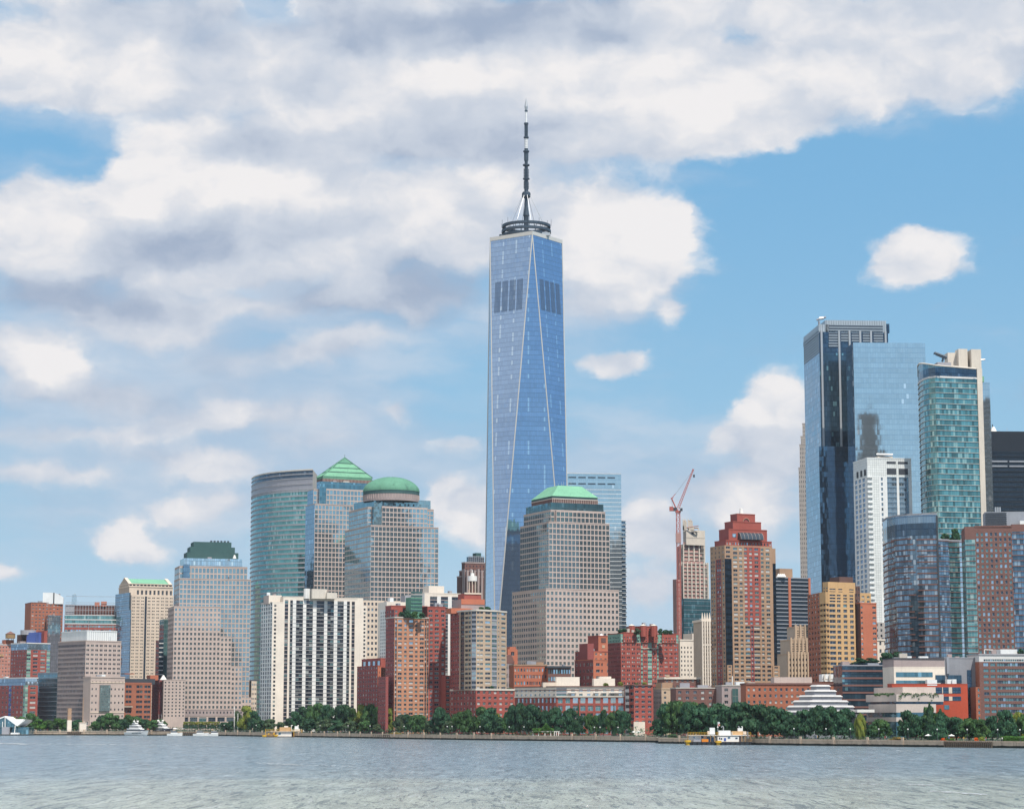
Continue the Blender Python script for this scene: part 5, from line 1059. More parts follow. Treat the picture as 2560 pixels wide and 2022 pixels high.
# ================================================================== right-hand towers
def crane_site():
    b = Bld('construction_tower', 'unfinished concrete tower with bare floors, glass only on its lowest storeys', 'tower', 8, 1880, 24)
    f = b.fp(140, 332, 1050, xl=112); zg = b.z(955); b.block(f, G, zg, ct('ct_aqua', (3.7, .25, .1, 'grey_metal')), ct('ct_aqua'))
    f1 = b.fp(138, 314, 800, xl=114, Y=1882); f2 = b.fp(138, 288, 620, xl=116, Y=1884); zs = b.z(694); zc = b.z(572)
    k = zg
    while k < zc:
        f_ = f1 if k < zs else f2
        b.part('floor_slab').prism(f_, k, k+.55, 'concrete', None, True)
        if rng.random() < .9: g = b.along(f_, 139, (312 if k < zs else 286)-rng.uniform(0, 40), 800, 8, -.7); b.part('safety_net').prism([g[1], g[2], g[2]+Vector((0, .2)), g[1]+Vector((0, .2))], k+.55, k+2.5, 'rust_mesh')
        k += 3.25
    for ff, za, zb, m in ((f1, zg, zs, 7), (f2, zs, zc, 5)):
        for i in range(m):
            for j in range(3):
                p = ff[1].lerp(ff[2], i/(m-1)).lerp(ff[0].lerp(ff[3], i/(m-1)), .02+j*.48); b.part('column').box(p, .5, .5, za, zb, 'concrete_pale', R(24))
    g = b.fp(150, 270, 700, depth=14, Y=1890); b.part('core').prism([g[1], g[2], g[3], g[0]], zg, zc, 'rust_mesh')
    f3 = b.fp(158, 292, 520, xl=136, Y=1883); b.part('core').prism(f3, zc, b.z(466), 'yellow_brick' if 0 else 'concrete_pale'); k = b.along(f3, 196, 212, 480, 1, .2); b.part('core').prism([k[1], k[2], k[3], k[0]], b.z(496), b.z(474), 'dark_panel')
    b.strip([f3[0], f3[1], f3[2]], b.z(520)-.2, b.z(520)+.2, .15, 'concrete', 'core')
    for x0, x1, y in ((137, 158, 392), (172, 200, 392), (138, 245, 440)):
        for i in range(4): p = b.P(x0+(x1-x0)*i/3, y, 1885); b.part('formwork').box((p.x, p.y), .5, .5, b.z(466), p.z-2*(i % 2), 'concrete_pale')
        p, q = b.P(x0, y+14, 1885), b.P(x1, y+14, 1885); b.part('formwork').tube(p, q, .5, 'tan'); p, q = b.P(x0, y+40, 1885), b.P(x1, y+40, 1885); b.part('formwork').tube(p, q, .5, 'concrete')
    p, q = b.P(160, 452, 1882), b.P(246, 438, 1882); b.part('formwork').tube(p, q, .4, 'rust_mesh')
    h = b.fp(88, 124, 1000, depth=6, Y=1876); hm = b.part('hoist_tower'); hm.prism([h[1], h[2], h[3], h[0]], G, b.z(818, 1876), 'rust_mesh')
    k = G+3
    while k < b.z(822, 1876): b.strip([h[1], h[2]], k, k+.3, .15, 'red_paint', 'hoist_tower'); k += 4
    b.done()
    Y = 1872; P = lambda x, y: at(*K(8, x, y), Y)
    base = P(105, 800); t = root('tower_crane', (base.x, base.y, G), 'red luffing tower crane with raised jib beside the unfinished tower', 'crane')
    m = MB(); x0, y0 = base.x, base.y; z1 = P(105, 345).z; k = G; w = 1.5
    while k < z1:
        z2 = min(z1, k+5)
        for sx, sy in ((-1,-1),(1,-1),(1,1),(-1,1)):
            m.tube((x0+sx*w, y0+sy*w, k), (x0+sx*w, y0+sy*w, z2), .32, 'crane_red', 4)
        m.tube((x0-w, y0-w, k), (x0+w, y0-w, z2), .24, 'crane_red', 4); m.tube((x0+w, y0-w, k), (x0-w, y0-w, z2), .24, 'crane_red', 4); m.tube((x0-w, y0+w, k), (x0-w, y0-w, z2), .22, 'crane_red', 4); m.tube((x0-w, y0-w, z2), (x0+w, y0-w, z2), .24, 'crane_red', 4); k = z2
    m.box((x0, y0), 2.1, 2.1, P(0, 560).z, P(0, 490).z, 'rust_mesh'); m.build('mast', t)
    m = MB(); m.box((x0, y0), 2.2, 2.0, z1, z1+1.6, 'crane_red'); a = P(44, 325); m.box(((a.x+x0)/2, y0), (x0-a.x)/2, 1.2, z1+1.4, z1+3, 'crane_red'); m.box((a.x+1, y0), 1.6, 1.6, z1+1.4, z1+5, 'crane_red'); m.box((a.x+4.2, y0), 1.5, 1.5, z1+1.4, z1+4.2, 'dark_panel'); m.build('machine_deck', t)
    m = MB(); c = P(122, 326); m.box((c.x, y0-2.0), 1.0, 1.0, z1+1.2, z1+3.6, 'dark_panel'); m.build('cab', t)
    m = MB(); j0, j1 = P(107, 320), P(213, 36); n = 18
    for s_ in (-1, 1):
        for q in (0, 1):
            m.tube((j0.x-q*1.6, j0.y+s_*1.1, j0.z+q*1.0), (j1.x-q*.8, j1.y+s_*.4, j1.z+q*.4), .28, 'crane_red', 4)
    for i in range(n):
        u, v = i/n, (i+1)/n; o = lambda t_, q, s_: Vector((j0.x+(j1.x-j0.x)*t_-q*(1.6-.8*t_), j0.y+s_*(1.1-.7*t_), j0.z+(j1.z-j0.z)*t_+q*(1-.6*t_)))
        m.tube(o(u, 0, -1), o(v, 1, -1), .17, 'crane_red', 4); m.tube(o(u, 1, -1), o(v, 0, -1), .17, 'crane_red', 4)
    m.build('jib', t)
    m = MB(); p = P(55, 244); m.tube((x0-1, y0-1, z1+2), p, .5, 'crane_red', 5); m.tube((x0-1, y0+1, z1+2), p, .5, 'crane_red', 5); m.tube(p, P(82, 210), .3, 'crane_red', 4); m.tube(P(48, 246), P(66, 236), .6, 'crane_red', 4); m.build('a_frame', t)
    m = MB(); m.tube(p, (a.x+2, y0, z1+3), .22, 'grey_metal', 4); m.tube(P(82, 212), j1, .17, 'grey_metal', 4); m.tube(p, P(82, 212), .17, 'grey_metal', 4); m.tube(j1, P(213, 78), .12, 'grey_metal', 4); m.build('cable', t)
    m = MB(); q = P(213, 82); m.box((q.x, q.y), .7, .7, q.z-1.4, q.z+.8, 'dark_panel'); m.build('hook_block', t)
crane_site()

def right():
    b = Bld('apartment_tower', 'tall tan and dark red brick tower with a round opening in its red crown', 'apartment tower', 8, 1320, 24)
    f = b.fp(435, 798, 900, xl=332); zt = b.z(576); zm = b.z(1142); n1 = round((zm-G)/2.57); n2 = round((zt-zm)/2.57); dk = 'brick_dark'; t = 'tan'
    lf = lambda n: spec([(5, 0), (12, 1), (6, 0), (12, 1), (8, 0), (7, 'brick_deep'), (12, 1, 'brick_deep'), (5, 'brick_deep'), (12, 1, 'brick_deep'), (7, 'brick_deep'), (8, 0), (12, 1), (7, 0)], n, t, .18, .6, .3, 'res')
    A = b.along(f, 435, 484, 900); M = b.along(f, 484, 776, 900); D = b.along(f, 776, 798, 900)
    b.block(A, G, zt-8, ct('ct_black'), lf(n1+n2-3), side=t); b.block(A, zt-8, zt, spec(even(1, .6), 3, t, .25, .5), spec(even(4, .3), 3, t, .25, .5))
    b.block(M, zm, zt, spec([(12, 0), (30, 1), (14, 0), (22, 1), (14, 0), (22, 1, 'brick_red'), (16, 'brick_red'), (20, 1, 'brick_red'), (18, 'brick_red'), (28, 1, 'brick_red'), (16, 'brick_red'), (3, 0), (20, 1), (16, 0), (28, 1), (22, 0)], n2, t, .18, .60, .3, 'bright', top=.6), t)
    b.block(M, G, zm, spec([(12, 0), (30, 1), (14, 0), (22, 1), (14, 0), (36, 1, t), (6, 'brick_deep'), (14, 1, 'brick_deep'), (6, 'brick_deep'), (44, 1, t), (12, 0), (20, 1), (16, 0), (28, 1), (22, 0)], n1, t, .18, .60, .5, 'bright'), t)
    b.block(D, G, zt-10, ct('ct_black'), t); b.block(D, zt-10, zt-1, t, t)
    w = b.along(f, 452, 486, 1500, 4, .8); b.block(w, G, b.z(1428), spec(even(1, .5), 18, t, .25, .46), t); w = b.along(f, 776, 824, 1500, 8, .6); b.block(w, G, b.z(1430), spec(even(1, .55), 18, t, .25, .46), t)
    r = 'brick_red'
    def cr(xl, xc, xr, y, y0, dy, sp_=None):
        g = b.fp(xc, xr, y+10, xl=xl, Y=1320+dy); b.block(g, b.z(y0, 1320+dy)-.5, b.z(y, 1320+dy), sp_ or r, 'brick_deep', cope=(.5, .2, r), roof='brick_brown', pname='crown'); return g
    cr(360, 440, 766, 541, 576, 2, spec(even(16, .45), 1, r, .25, .45, .3, 'bright')); g = cr(391, 460, 733, 461, 545, 5); g2 = cr(431, 490, 691, 408, 465, 8); g3 = cr(472, 520, 648, 354, 412, 11)
    for xa, xb in ((488, 514), (684, 703)): k = b.along(g, xa, xb, 500, 1, .2); b.part('crown').prism([k[1], k[2], k[3], k[0]], b.z(512), b.z(488), 'ct_sky')
    k = b.along(g, 526, 686, 500, 1, 0); q0, q1 = k[1], k[2]; nrm = Vector(((q1-q0).y, -(q1-q0).x)).normalized(); va = b.part('glass_vault'); z0, zz = b.z(530), b.z(477)
    for i in range(8):
        a0, a1 = i/8*math.pi/2, (i+1)/8*math.pi/2; d = 3.6
        e = lambda q, a: (*(q+nrm*(.3+d*math.cos(a))), z0+(zz-z0)*math.sin(a))
        va.face([e(q0, a0), e(q1, a0), e(q1, a1), e(q0, a1)], 'pane_smoke', [(0, i*1.5), (30, i*1.5), (30, i*1.5+1.5), (0, i*1.5+1.5)])
        for j in range(7): va.tube(e(q0.lerp(q1, j/6), a0), e(q0.lerp(q1, j/6), a1), .09, 'granite', 4)
        va.face([e(q0, a0), e(q0, a1), (*q0, z0)], 'pane_smoke'); va.face([e(q1, a0), e(q1, a1), (*q1, z0)], 'pane_smoke')
    C = b.P(584, 410, 1328); pl = g3; u = (g3[2]-g3[1]).normalized(); nn = Vector((u.y, -u.x))
    # the round opening: a recessed disc inside a raised ring
    cc = b.along(g3, 583, 585, 410, 1, .15)[1]; zc = b.z(410, 1331); rr = (b.P(612, 410)-b.P(556, 410)).length/2; mo = b.part('round_opening')
    N = 28; pt = lambda a, rad, off: (*(cc+u*rad*math.cos(a)+nn*off), zc+rad*math.sin(a))
    for i in range(N):
        a0, a1 = 2*math.pi*i/N, 2*math.pi*(i+1)/N
        mo.face([pt(a0, rr, .5), pt(a1, rr, .5), pt(a1, rr*.9, .5), pt(a0, rr*.9, .5)], 'tan_light'); mo.face([pt(a0, rr*.9, .5), pt(a1, rr*.9, .5), pt(a1, rr*.9, .05), pt(a0, rr*.9, .05)], 'brick_dark'); mo.face([pt(a0, rr, .5), pt(a0, rr, 0), pt(a1, rr, 0), pt(a1, rr, .5)], 'brick_red')
    mo.face([pt(2*math.pi*i/N, rr*.9, .05) for i in range(N)], 'brick_deep')
    p = b.P(550, 352, 1335); b.part('vent').cyl((p.x, p.y), 1.5, .9, p.z-1, p.z+3, 'white_paint', 10); p = b.P(484, 1530, 1318); b.part('flagpole').tube((p.x, p.y-2, G+20), (p.x, p.y-2, b.z(1508)), .4, 'white_paint')
    b.done()
    b = Bld('office_tower', 'dark horizontally banded office slab with an orange stripe down its front', 'office tower', 8, 1750, 24)
    p1 = b.fp(790, 1044, 1000, depth=34); z = b.z(806)
    b.block(p1, G, z, ct('ct_black', (3.05, .75, .35, 'grey_metal')), None, cope=(.8, .4, 'grey_metal'))
    for x0, x1 in ((888, 906), (1032, 1046)): k = b.along(p1, x0, x1, 1000, 2, .7); b.part('stone_stripe').prism([k[1], k[2], k[3], k[0]], G, z+.3, 'brick_orange')
    b.pbox('plant_room', 822, 914, 742, z-1, 'tan', 12, 8)
    for i in range(4): p = b.P(815+i*13, 792, 1752); b.part('satellite_dish').cyl((p.x, p.y), 1.8, .4, p.z-1.2, p.z+1.4, 'white_paint', 10)
    b.done()
    b = Bld('stone_tower', 'tan art deco tower stepping back to a narrow top beside the orange tower', 'office tower', 10, 1490, 14)
    for x0, x1, y, y0, dy, n in ((33, 200, 985, None, 0, 7), (52, 196, 880, 990, 4, 5), (86, 190, 785, 885, 8, 3)):
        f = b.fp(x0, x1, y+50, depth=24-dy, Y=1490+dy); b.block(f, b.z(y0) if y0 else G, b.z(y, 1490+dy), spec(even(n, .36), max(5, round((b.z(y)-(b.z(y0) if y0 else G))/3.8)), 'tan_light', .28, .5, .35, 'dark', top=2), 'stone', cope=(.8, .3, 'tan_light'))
        for i in range(n+1): p = f[1].lerp(f[2], i/n); b.part('buttress').box(p+Vector((0, -.4)), .55, .5, (b.z(y0) if y0 else G), b.z(y, 1490+dy)+1.6, 'tan_light', R(14))
    b.done()
    b = Bld('apartment_tower', 'yellow and orange brick tower with rounded balcony corner', 'apartment tower', 10, 1210, 24)
    P = b.plan([(178, 1238), (266, 1214), (284, 1209), (310, 1206.5), (332, 1206), (526, 1214)], 800); z = b.z(610); n = round((z-G)/2.85); y = 'yellow_brick'
    tp = lambda nn, **k: [spec(even(4, .5), nn, 'brick_rust', .25, .5, .4, 'res', **k)]+[spec([(1, 1, y)], nn, y, .38, .46, 1.0, 'dark', 'frame_dark', **k)]*3+[spec([(2, 0), (20, 1), (5, 0), (12, 1), (9, 0), (12, 1), (9, 0), (12, 1), (5, 0)], nn, y, .2, .6, .4, 'dark', **k)]
    b.poly(P, G, z, tp(n), back=(Vector((10, 24)), Vector((-8, 24)))); z2 = b.z(530)
    b.poly(P, z, z2, [spec(even(4, .5), 3, 'brick_rust', .2, .55), y, y, y, spec([(4, 0), (20, 1), (5, 0), (13, 1), (9, 0), (13, 1), (9, 0), (13, 1), (5, 0)], 3, y, .2, .6, .35, 'dark', top=1)], back=(Vector((10, 24)), Vector((-8, 24))))
    T = b.plan([(284, 1212), (324, 1208), (524, 1217)], 480); b.poly(T, z2-.4, b.z(455), [spec(even(2, .5), 2, y, .3, .5, .3, 'dark', top=2.5), spec([(4, 0), (18, 1), (8, 0), (12, 1), (20, 0), (13, 1), (5, 0)], 2, y, .15, .5, .35, 'dark', top=3)], back=(Vector((6, 20)), Vector((-6, 20))))
    k = b.fp(408, 508, 430, depth=10, Y=1222); b.block(k, b.z(455)-1, b.z(406), 'brick_dark', 'brick_dark', pname='plant_room')
    f = b.fp(527, 566, 800, depth=20, Y=1222); b.block(f, G, z2+4, spec(even(2, .4), n, 'brick_dark', .25, .5, .3, 'dark'), None); f = b.fp(522, 640, 560, depth=16, Y=1228); b.block(f, z-2, b.z(520), spec(even(3, .5), 3, y, .3, .45, .3, 'bright', top=1), y)
    o = b.fp(566, 684, 800, depth=22, Y=1212); b.block(o, G, b.z(608), spec([(3, 0), (12, 1), (68, 0), (24, 1), (4, 0)], n, 'brick_orange', .3, .44, .3, 'bright', top=1), 'brick_dark', cope=(.6, .2, 'brick_orange')); b.done()
    b = Bld('stone_tower', 'grey stone tower with setbacks, a sliver left of the dark blue glass tower', 'office tower', 9, 1950, 12)
    for x0, x1, y, y0, dy in ((108, 190, 1205, None, 0), (115, 190, 1035, 1206, 2), (124, 190, 975, 1036, 4), (136, 190, 880, 976, 6)):
        f = b.fp(x0, x1, y+40, depth=24, Y=1950+dy, yaw=-9); b.block(f, b.z(y0) if y0 else G, b.z(y, 1950+dy), spec(even(6, .3), max(3, round((b.z(y)-(b.z(y0) if y0 else G))/4.2)), 'stone_grey', .25, .55, .3, 'dark', 'frame_dark', top=2), 'stone_grey', cope=(.8, .3, 'stone_grey'))
    b.done()
    b = Bld('glass_skyscraper', 'tall dark blue glass skyscraper with louvred steel crown and corner columns', 'skyscraper', 9, 1800, 4)
    f = b.fp(265, 775, 600, xl=150); zl, zc, zt = b.z(360), b.z(205), b.z(124); zp = b.z(1055)
    b.block(f, zp-1, zl, ct('ct_deep'), ct('ct_blue')); b.block(f, zl, zc, ct('ct_navy'), ct('louvre_dark'))
    b.part('louvre_bank')
    for x0, x1 in ((330, 410), (420, 485), (498, 565), (580, 645), (660, 730)):
        k = b.along(f, x0, x1, 240, 1, .35); b.part('louvre_bank').prism([k[1], k[2], k[3], k[0]], b.z(275), b.z(210), 'louvre_dark')
    k = b.along(f, 330, 410, 310, 1, .35); b.part('louvre_bank').prism([k[1], k[2], k[3], k[0]], b.z(318), b.z(280), 'louvre_dark')
    crn = b.along(f, 305, 752, 160); b.block(crn, zc, b.z(118), ct('rib_steel'), ct('rib_steel'), pname='crown'); k = b.along(f, 332, 728, 180, 1, .3); b.part('crown').prism([k[1], k[2], k[3], k[0]], b.z(200), b.z(152), 'louvre_dark')
    lfc = [f[0], f[0].lerp(f[1], .96)]; mb = b.part('crown'); L0, C0 = f[0], f[1]; dv = (f[2]-f[1]).normalized()*14
    mb.prism([L0, C0, C0+dv, L0+dv], zc, b.z(150, 1800), 'rib_steel'); b.strip([L0, C0], zc-2, b.z(185), .3, 'louvre_dark', 'crown')
    for x in (284, 414, 491, 570, 650, 757): k = b.along(f, x-7, x+7, 600, 2, 1.0); b.part('steel_column').prism([k[1], k[2], k[3], k[0]], zp if x < 450 else b.z(400), zc+1, 'steel')
    k = b.along(f, 752, 776, 160, 6); b.part('crown').prism([k[1], k[2], k[3], k[0]], zc, b.z(140), 'ct_navy')
    g = b.fp(262, 560, 1300, xl=160, Y=1792); b.block(g, G, zp, ct('ct_mid'), ct('ct_blue'))
    p = b.P(258, 125, 1806); cr = b.part('cleaning_crane'); cr.tube((p.x, p.y, zc), p, .9, 'grey_metal'); q, r_ = b.P(240, 118, 1806), b.P(308, 96, 1806); cr.tube(q, r_, .9, 'grey_metal'); cr.tube(b.P(258, 108, 1806), b.P(290, 104, 1806), 1.3, 'steel'); b.done()
    b = Bld('glass_skyscraper', 'pale flat mirror glass slab tower reflecting clear sky', 'skyscraper', 9, 1740, 3)
    f = b.fp(518, 1049, 700, xl=464); b.block(f, G, b.z(283), ct('ct_pale'), ct('ct_blue')); b.done()
    b = Bld('hotel_tower', 'white grid-panelled hotel tower with blue glass strips and a flat cap', 'tower', 9, 1445, 10)
    f = b.fp(615, 940, 1300, xl=512); zt = b.z(1132); zc = b.z(1268); n = round((zc-G)/3.3); wp = 'white_panel'
    cols = [(.5, wp), (84, wp), (10, wp), (13, 1), (5, wp), (25, wp), (34, 1, 'pane_blue'), (34, 1, 'pane_blue'), (16, wp), (34, 1, 'pane_blue'), (34, 1, 'pane_blue'), (22, wp)]
    b.block(f, G, zc, spec(cols, n, wp, .2, .62, .25, 'hotel', 'frame_white'), spec([(10, wp), (18, 1), (10, wp), (18, 1), (10, wp), (18, 1), (20, 0)], n, wp, .15, .7, .3, 'hotel'))
    b.block(f, zc, zt, ct('panel_grid'), ct('panel_grid'), cope=(.6, .2, wp))
    gg = b.along(f, 617, 702, 1400, 1, .12); b.part('panel').prism([gg[1], gg[2], gg[3], gg[0]], G, zc, 'panel_grid')
    for x0, x1, ya, yb in ((757, 826, 1250, 1206), (844, 912, 1250, 1206), (757, 824, 1172, 1155), (840, 912, 1172, 1155)): k = b.along(f, x0, x1, 1200, 1, .15); b.part('plant_opening').prism([k[1], k[2], k[3], k[0]], b.z(ya), b.z(yb), 'dark_panel')
    for i in range(3): p = f[0].lerp(f[1], .25+i*.27); q = f[0].lerp(f[1], .37+i*.27); b.part('plant_opening').vquad(p+Vector((-.25, -.05)), q+Vector((-.25, -.05)), b.z(1258), b.z(1212), 'dark_panel')
    k = b.along(f, 617, 655, 1400, 2, 1.1); z = G
    while z < zc: b.part('balcony').prism([k[1], k[2], k[3], k[0]], z, z+1.1, wp, None, True); z += 3.3
    k = b.fp(690, 800, 1115, depth=6, Y=1451); b.part('cleaning_crane').prism([k[1], k[2], k[3], k[0]], zt-.5, b.z(1120, 1451), 'concrete_pale'); p, q = b.P(682, 1106, 1451), b.P(800, 1108, 1451); b.part('cleaning_crane').tube(p, q, .6, 'steel'); b.done()
    b = Bld('glass_skyscraper', 'curved green glass residential tower with banded floors and a scooped crown', 'skyscraper', 9, 1430)
    P = b.plan([(1000, 1460), (1012, 1448), (1040, 1437), (1080, 1429), (1130, 1425), (1435, 1432)], 1100); z = b.z(545); zt = b.z(474); n = 5
    bk = (Vector((12, 40)), Vector((-4, 68))); b.poly(P, G, z, ct('ct_spire'), back=bk, m='dark_panel'); b.bands(P, G, z, 3.52, .30, .40, 'concrete', 0, 'floor_band')  # back walls coloured dark to stand for their shade in reflections
    b.poly(P, z, zt, ct('ct_navy'), back=bk); b.strip(P, z-.5, z+.7, .4, 'slab_white', 'floor_band')
    cw = b.part('crown'); hs = [b.z(405), b.z(408), b.z(425), b.z(445), b.z(460), b.z(474)]
    for i in range(5): cw.face([(*P[i], zt), (*P[i+1], zt), (*P[i+1], hs[i+1]), (*P[i], hs[i])], 'ct_teal', [(0, 0), (3, 0), (3, 9), (0, 9)]); cw.tube((*P[i], hs[i]), (*P[i+1], hs[i+1]), .5, 'concrete_pale', 5)
    Bq = [P[0], P[0]+Vector((6, 10)), P[0]+Vector((24, 18)), P[-1]+Vector((-14, 14)), P[-1]]; hb = [hs[0], b.z(408), b.z(405), b.z(428), b.z(474)]
    for i in range(4):
        for j in range(4): q0, q1 = Bq[i].lerp(Bq[i+1], j/4), hb[i]+(hb[i+1]-hb[i])*j/4; cw.tube((*q0, zt-1), (*q0, q1), .35, 'steel', 4)
        cw.tube((*Bq[i], hb[i]), (*Bq[i+1], hb[i+1]), .6, 'concrete_pale', 5)
    s = b.along([P[4]+Vector((0, 1)), P[4], P[5], P[5]], 1436, 1474, 1000, 14, .5); b.part('concrete_spine').prism([s[1], s[2], s[3], s[0]], G, b.z(470), 'concrete_pale')
    t = b.fp(1470, 1527, 1000, depth=20, Y=1444, yaw=3); b.block(t, G, b.z(552), ct('ct_pale'), None); k = b.fp(1452, 1472, 530, depth=5, Y=1442, yaw=3); b.part('window_bay').prism([k[1], k[2], k[3], k[0]], b.z(552), b.z(512), 'copper_bright')
    for x0, x1, y, d in ((1205, 1284, 358, 26), (1284, 1350, 330, 22), (1350, 1378, 350, 28), (1378, 1450, 333, 20), (1130, 1230, 428, 14)): b.pbox('plant_room', x0, x1, y, zt-2, 'concrete_pale' if y < 400 else 'grey_panel', 8, d, yaw=5)
    c = b.part('cleaning_crane'); c.tube(b.P(1165, 425, 1420), b.P(1175, 385, 1420), .7, 'antenna_steel'); c.tube(b.P(1108, 358, 1420), b.P(1200, 392, 1420), .8, 'antenna_steel'); c.tube(b.P(1115, 372, 1420), b.P(1195, 405, 1420), .5, 'antenna_steel'); c.tube(b.P(1108, 358, 1420), b.P(1105, 372, 1420), .5, 'antenna_steel'); c.tube(b.P(1448, 412, 1425), b.P(1480, 408, 1425), .5, 'steel')
    b.done()
    b = Bld('office_tower', 'black steel office slab rising behind at the frame edge', 'office tower', 9, 1725, 3)
    f = b.fp(1514, 1860, 1200, depth=40); z = b.z(936); b.block(f, G, z-16, ct('ct_black', (4.0, .8, .3, 'black_steel')), None); b.block(f, z-16, z, 'black_steel', None)
    for y in (1158, 1193):
        for x0, x1 in ((1530, 1645), (1660, 1860)): k = b.along(f, x0, x1, y, 1, .6); b.part('plant_band').prism([k[1], k[2], k[3], k[0]], b.z(y+5), b.z(y-6), 'grey_metal')
    p = b.P(1535, 905, 1730); b.part('mast').tube((p.x, p.y, z), (p.x, p.y, b.z(880)), .4, 'antenna_steel'); p = b.P(1542, 930, 1730); b.part('mast').cyl((p.x, p.y), 3, 1, z-.5, z+4, 'white_paint'); b.done()
right()

def right_low():
    b = Bld('apartment_tower', 'curved blue glass condominium tower laced with brown spandrel strips', 'apartment tower', 10, 1270)
    P = b.plan([(736, 1310), (768, 1290), (830, 1277), (920, 1269), (1030, 1264), (1141, 1262)], 500)
    zt = at(CX, K(9, 0, 1545)[1], 1263).z; z = b.z(118); bk = (Vector((10, 30)), Vector((0, 34)))
    b.poly(P, G, z, ct('ct_condo'), back=bk); b.poly(P, z, zt-5, ct('ct_navy'), back=bk); b.poly(P, zt-5, zt, ct('ct_blue'), back=bk); b.strip(P, zt-.3, zt+.5, .3, 'grey_panel', 'coping')
    sb = b.part('spandrel_strip'); k = G+1
    while k < z-1:
        i = int(k/3.2)
        for a, c in ((0, .36), (.30+.12*((i*7) % 5)/5, .62+.1*((i*3) % 4)/4), (.72, 1.0)):
            za = k+(.7 if a and a < .7 else 0)
            n = 8; q = []
            for j in range(n+1):
                t = (a+(c-a)*j/n)*5; m = min(4, int(t)); q.append(P[m].lerp(P[m+1], t-m))
            b.strip(q, za, za+.75, .22+.03*(a > 0)+.03*(a > .7), 'brick_brown', 'spandrel_strip')
        k += 3.2
    f = b.plan([(1141, 1263), (1222, 1266), (1222, 1270), (1300, 1271), (1349, 1273)], 500); zr = b.z(150)
    b.poly(f, G, zr, [ct('ct_condo', (2.87, .4, .25, 'brick_brown')), None, ct('ct_spire', (2.87, .35, .3, 'brick_brown')), ct('ct_sky', (2.87, .4, .25, 'brick_brown'))], back=(Vector((2, 30)), Vector((-8, 26)))); b.strip([f[0], f[1]], zr-.3, zr+.4, .3, 'grey_panel', 'coping'); b.strip(f[2:], zr-.3, zr+.4, .3, 'grey_panel', 'coping')
    k = b.along([P[5], P[5]+Vector((-2, 0)), P[5]+Vector((2, .08)), P[5]], 1134, 1146, 500, 2, .5); b.part('corner_post').prism([k[1], k[2], k[3], k[0]], G, zt-1, 'dark_panel'); b.done()
    b = Bld('apartment_tower', 'red-brown gridded apartment tower with teal glass edges and rooftop louvres', 'apartment tower', 10, 1195, -8)
    f = b.fp(1342, 1900, 500, depth=30); z = b.z(48); n = round((z-G)/2.9)
    A = b.along(f, 1342, 1418, 500); M = b.along(f, 1418, 1690, 500); D = b.along(f, 1690, 1900, 500)
    b.block(A, G, z-7, ct('ct_green', (2.9, .45, .4, 'brick_brown')), None); b.block(A, z-7, z, 'brick_brown', None); b.block(M, G, z, spec(even(8, .52), n, 'brick_brown', .25, .62, .3, 'teal', top=3), 'brick_brown', cope=(.8, .3, 'brick_brown')); b.block(D, G, z-3, ct('ct_condo', (2.9, .45, .4, 'brick_brown')), None); b.block(D, z-3, z+1, 'brick_brown', None)
    h = b.fp(1480, 1800, 10, depth=16, Y=1202); zz = at(CX, K(9, 0, 1530)[1], 1202).z; b.part('plant_louvre').prism([h[1], h[2], h[3], h[0]], z-1, zz, 'grey_metal'); k = z+1
    h2 = b.along(h, 1482, 1640, 10, 2, .2)
    while k < zz-.5: b.strip([h2[1], h2[2]], k, k+.5, .35, 'dark_panel', 'plant_louvre'); k += 1.1
    for i in range(3): p = b.P(1560+i*16, 0, 1206); b.part('vent').cyl((p.x, p.y), .5, .5, zz-.5, zz+3, 'steel', 8)
    b.done()
    b = Bld('office_building', 'low grey and glass block with trees on its roof terrace', 'building', 10, 1120, 6)
    f = b.fp(428, 812, 1120, depth=18); z = b.z(1068); b.block(f, G, z, ct('ct_deep', (3.6, .9, .25, 'brick_brown')), None, cope=(.5, .2, 'grey_panel')); g = b.fp(520, 812, 1060, depth=12, Y=1124); b.block(g, z-1, b.z(1047), ct('ct_deep'), None); b.done()
    b = Bld('museum_building', 'grey museum block with cream strip-windowed front and bright red wing', 'museum', 14, 1085, 6)
    f = b.fp(972, 1502, 500, depth=24, Y=1090); z = b.z(262, 1090); b.block(f, G, z, 'museum_grey', 'museum_grey', cope=(.4, .2, 'grey_panel'))
    k = b.along(f, 1312, 1376, 600, 2, .2); b.part('window_slot').prism([k[1], k[2], k[3], k[0]], G, b.z(445, 1090), 'ct_navy'); k = b.along(f, 1022, 1226, 600, 3, .6); b.part('glass_bay').prism([k[1], k[2], k[3], k[0]], b.z(640), b.z(520), 'ct_deep'); k = b.along(f, 1000, 1040, 320, 2, .7); b.part('duct').prism([k[1], k[2], k[3], k[0]], b.z(500), z+.4, 'grey_metal')
    g = b.fp(210, 975, 500, depth=20, Y=1080); za, zb = b.z(402, 1080), b.z(272, 1080); b.block(g, G, za, 'cream_pale', 'cream_pale', cope=(.4, .1, 'cream_pale')); b.block(g, za, zb, 'granite_dark', 'granite_dark', cope=(.5, .4, 'dark_panel'))
    for ya, yb in ((550, 478), (668, 602)): k = b.along(g, 240, 792, 520, 1, .1); b.part('window_strip').prism([k[1], k[2], k[3], k[0]], b.z(ya, 1080), b.z(yb, 1080), 'ct_teal')
    k = b.along(g, 836, 978, 580, 4, .3); b.part('glass_bay').prism([k[1], k[2], k[3], k[0]], b.z(660, 1080), b.z(520, 1080), 'ct_deep')
    r = b.fp(185, 1320, 900, depth=8, Y=1071); zr = b.z(655, 1071); b.block(r, G, zr, 'museum_red', 'museum_red', cope=(.3, .1, 'museum_red'))
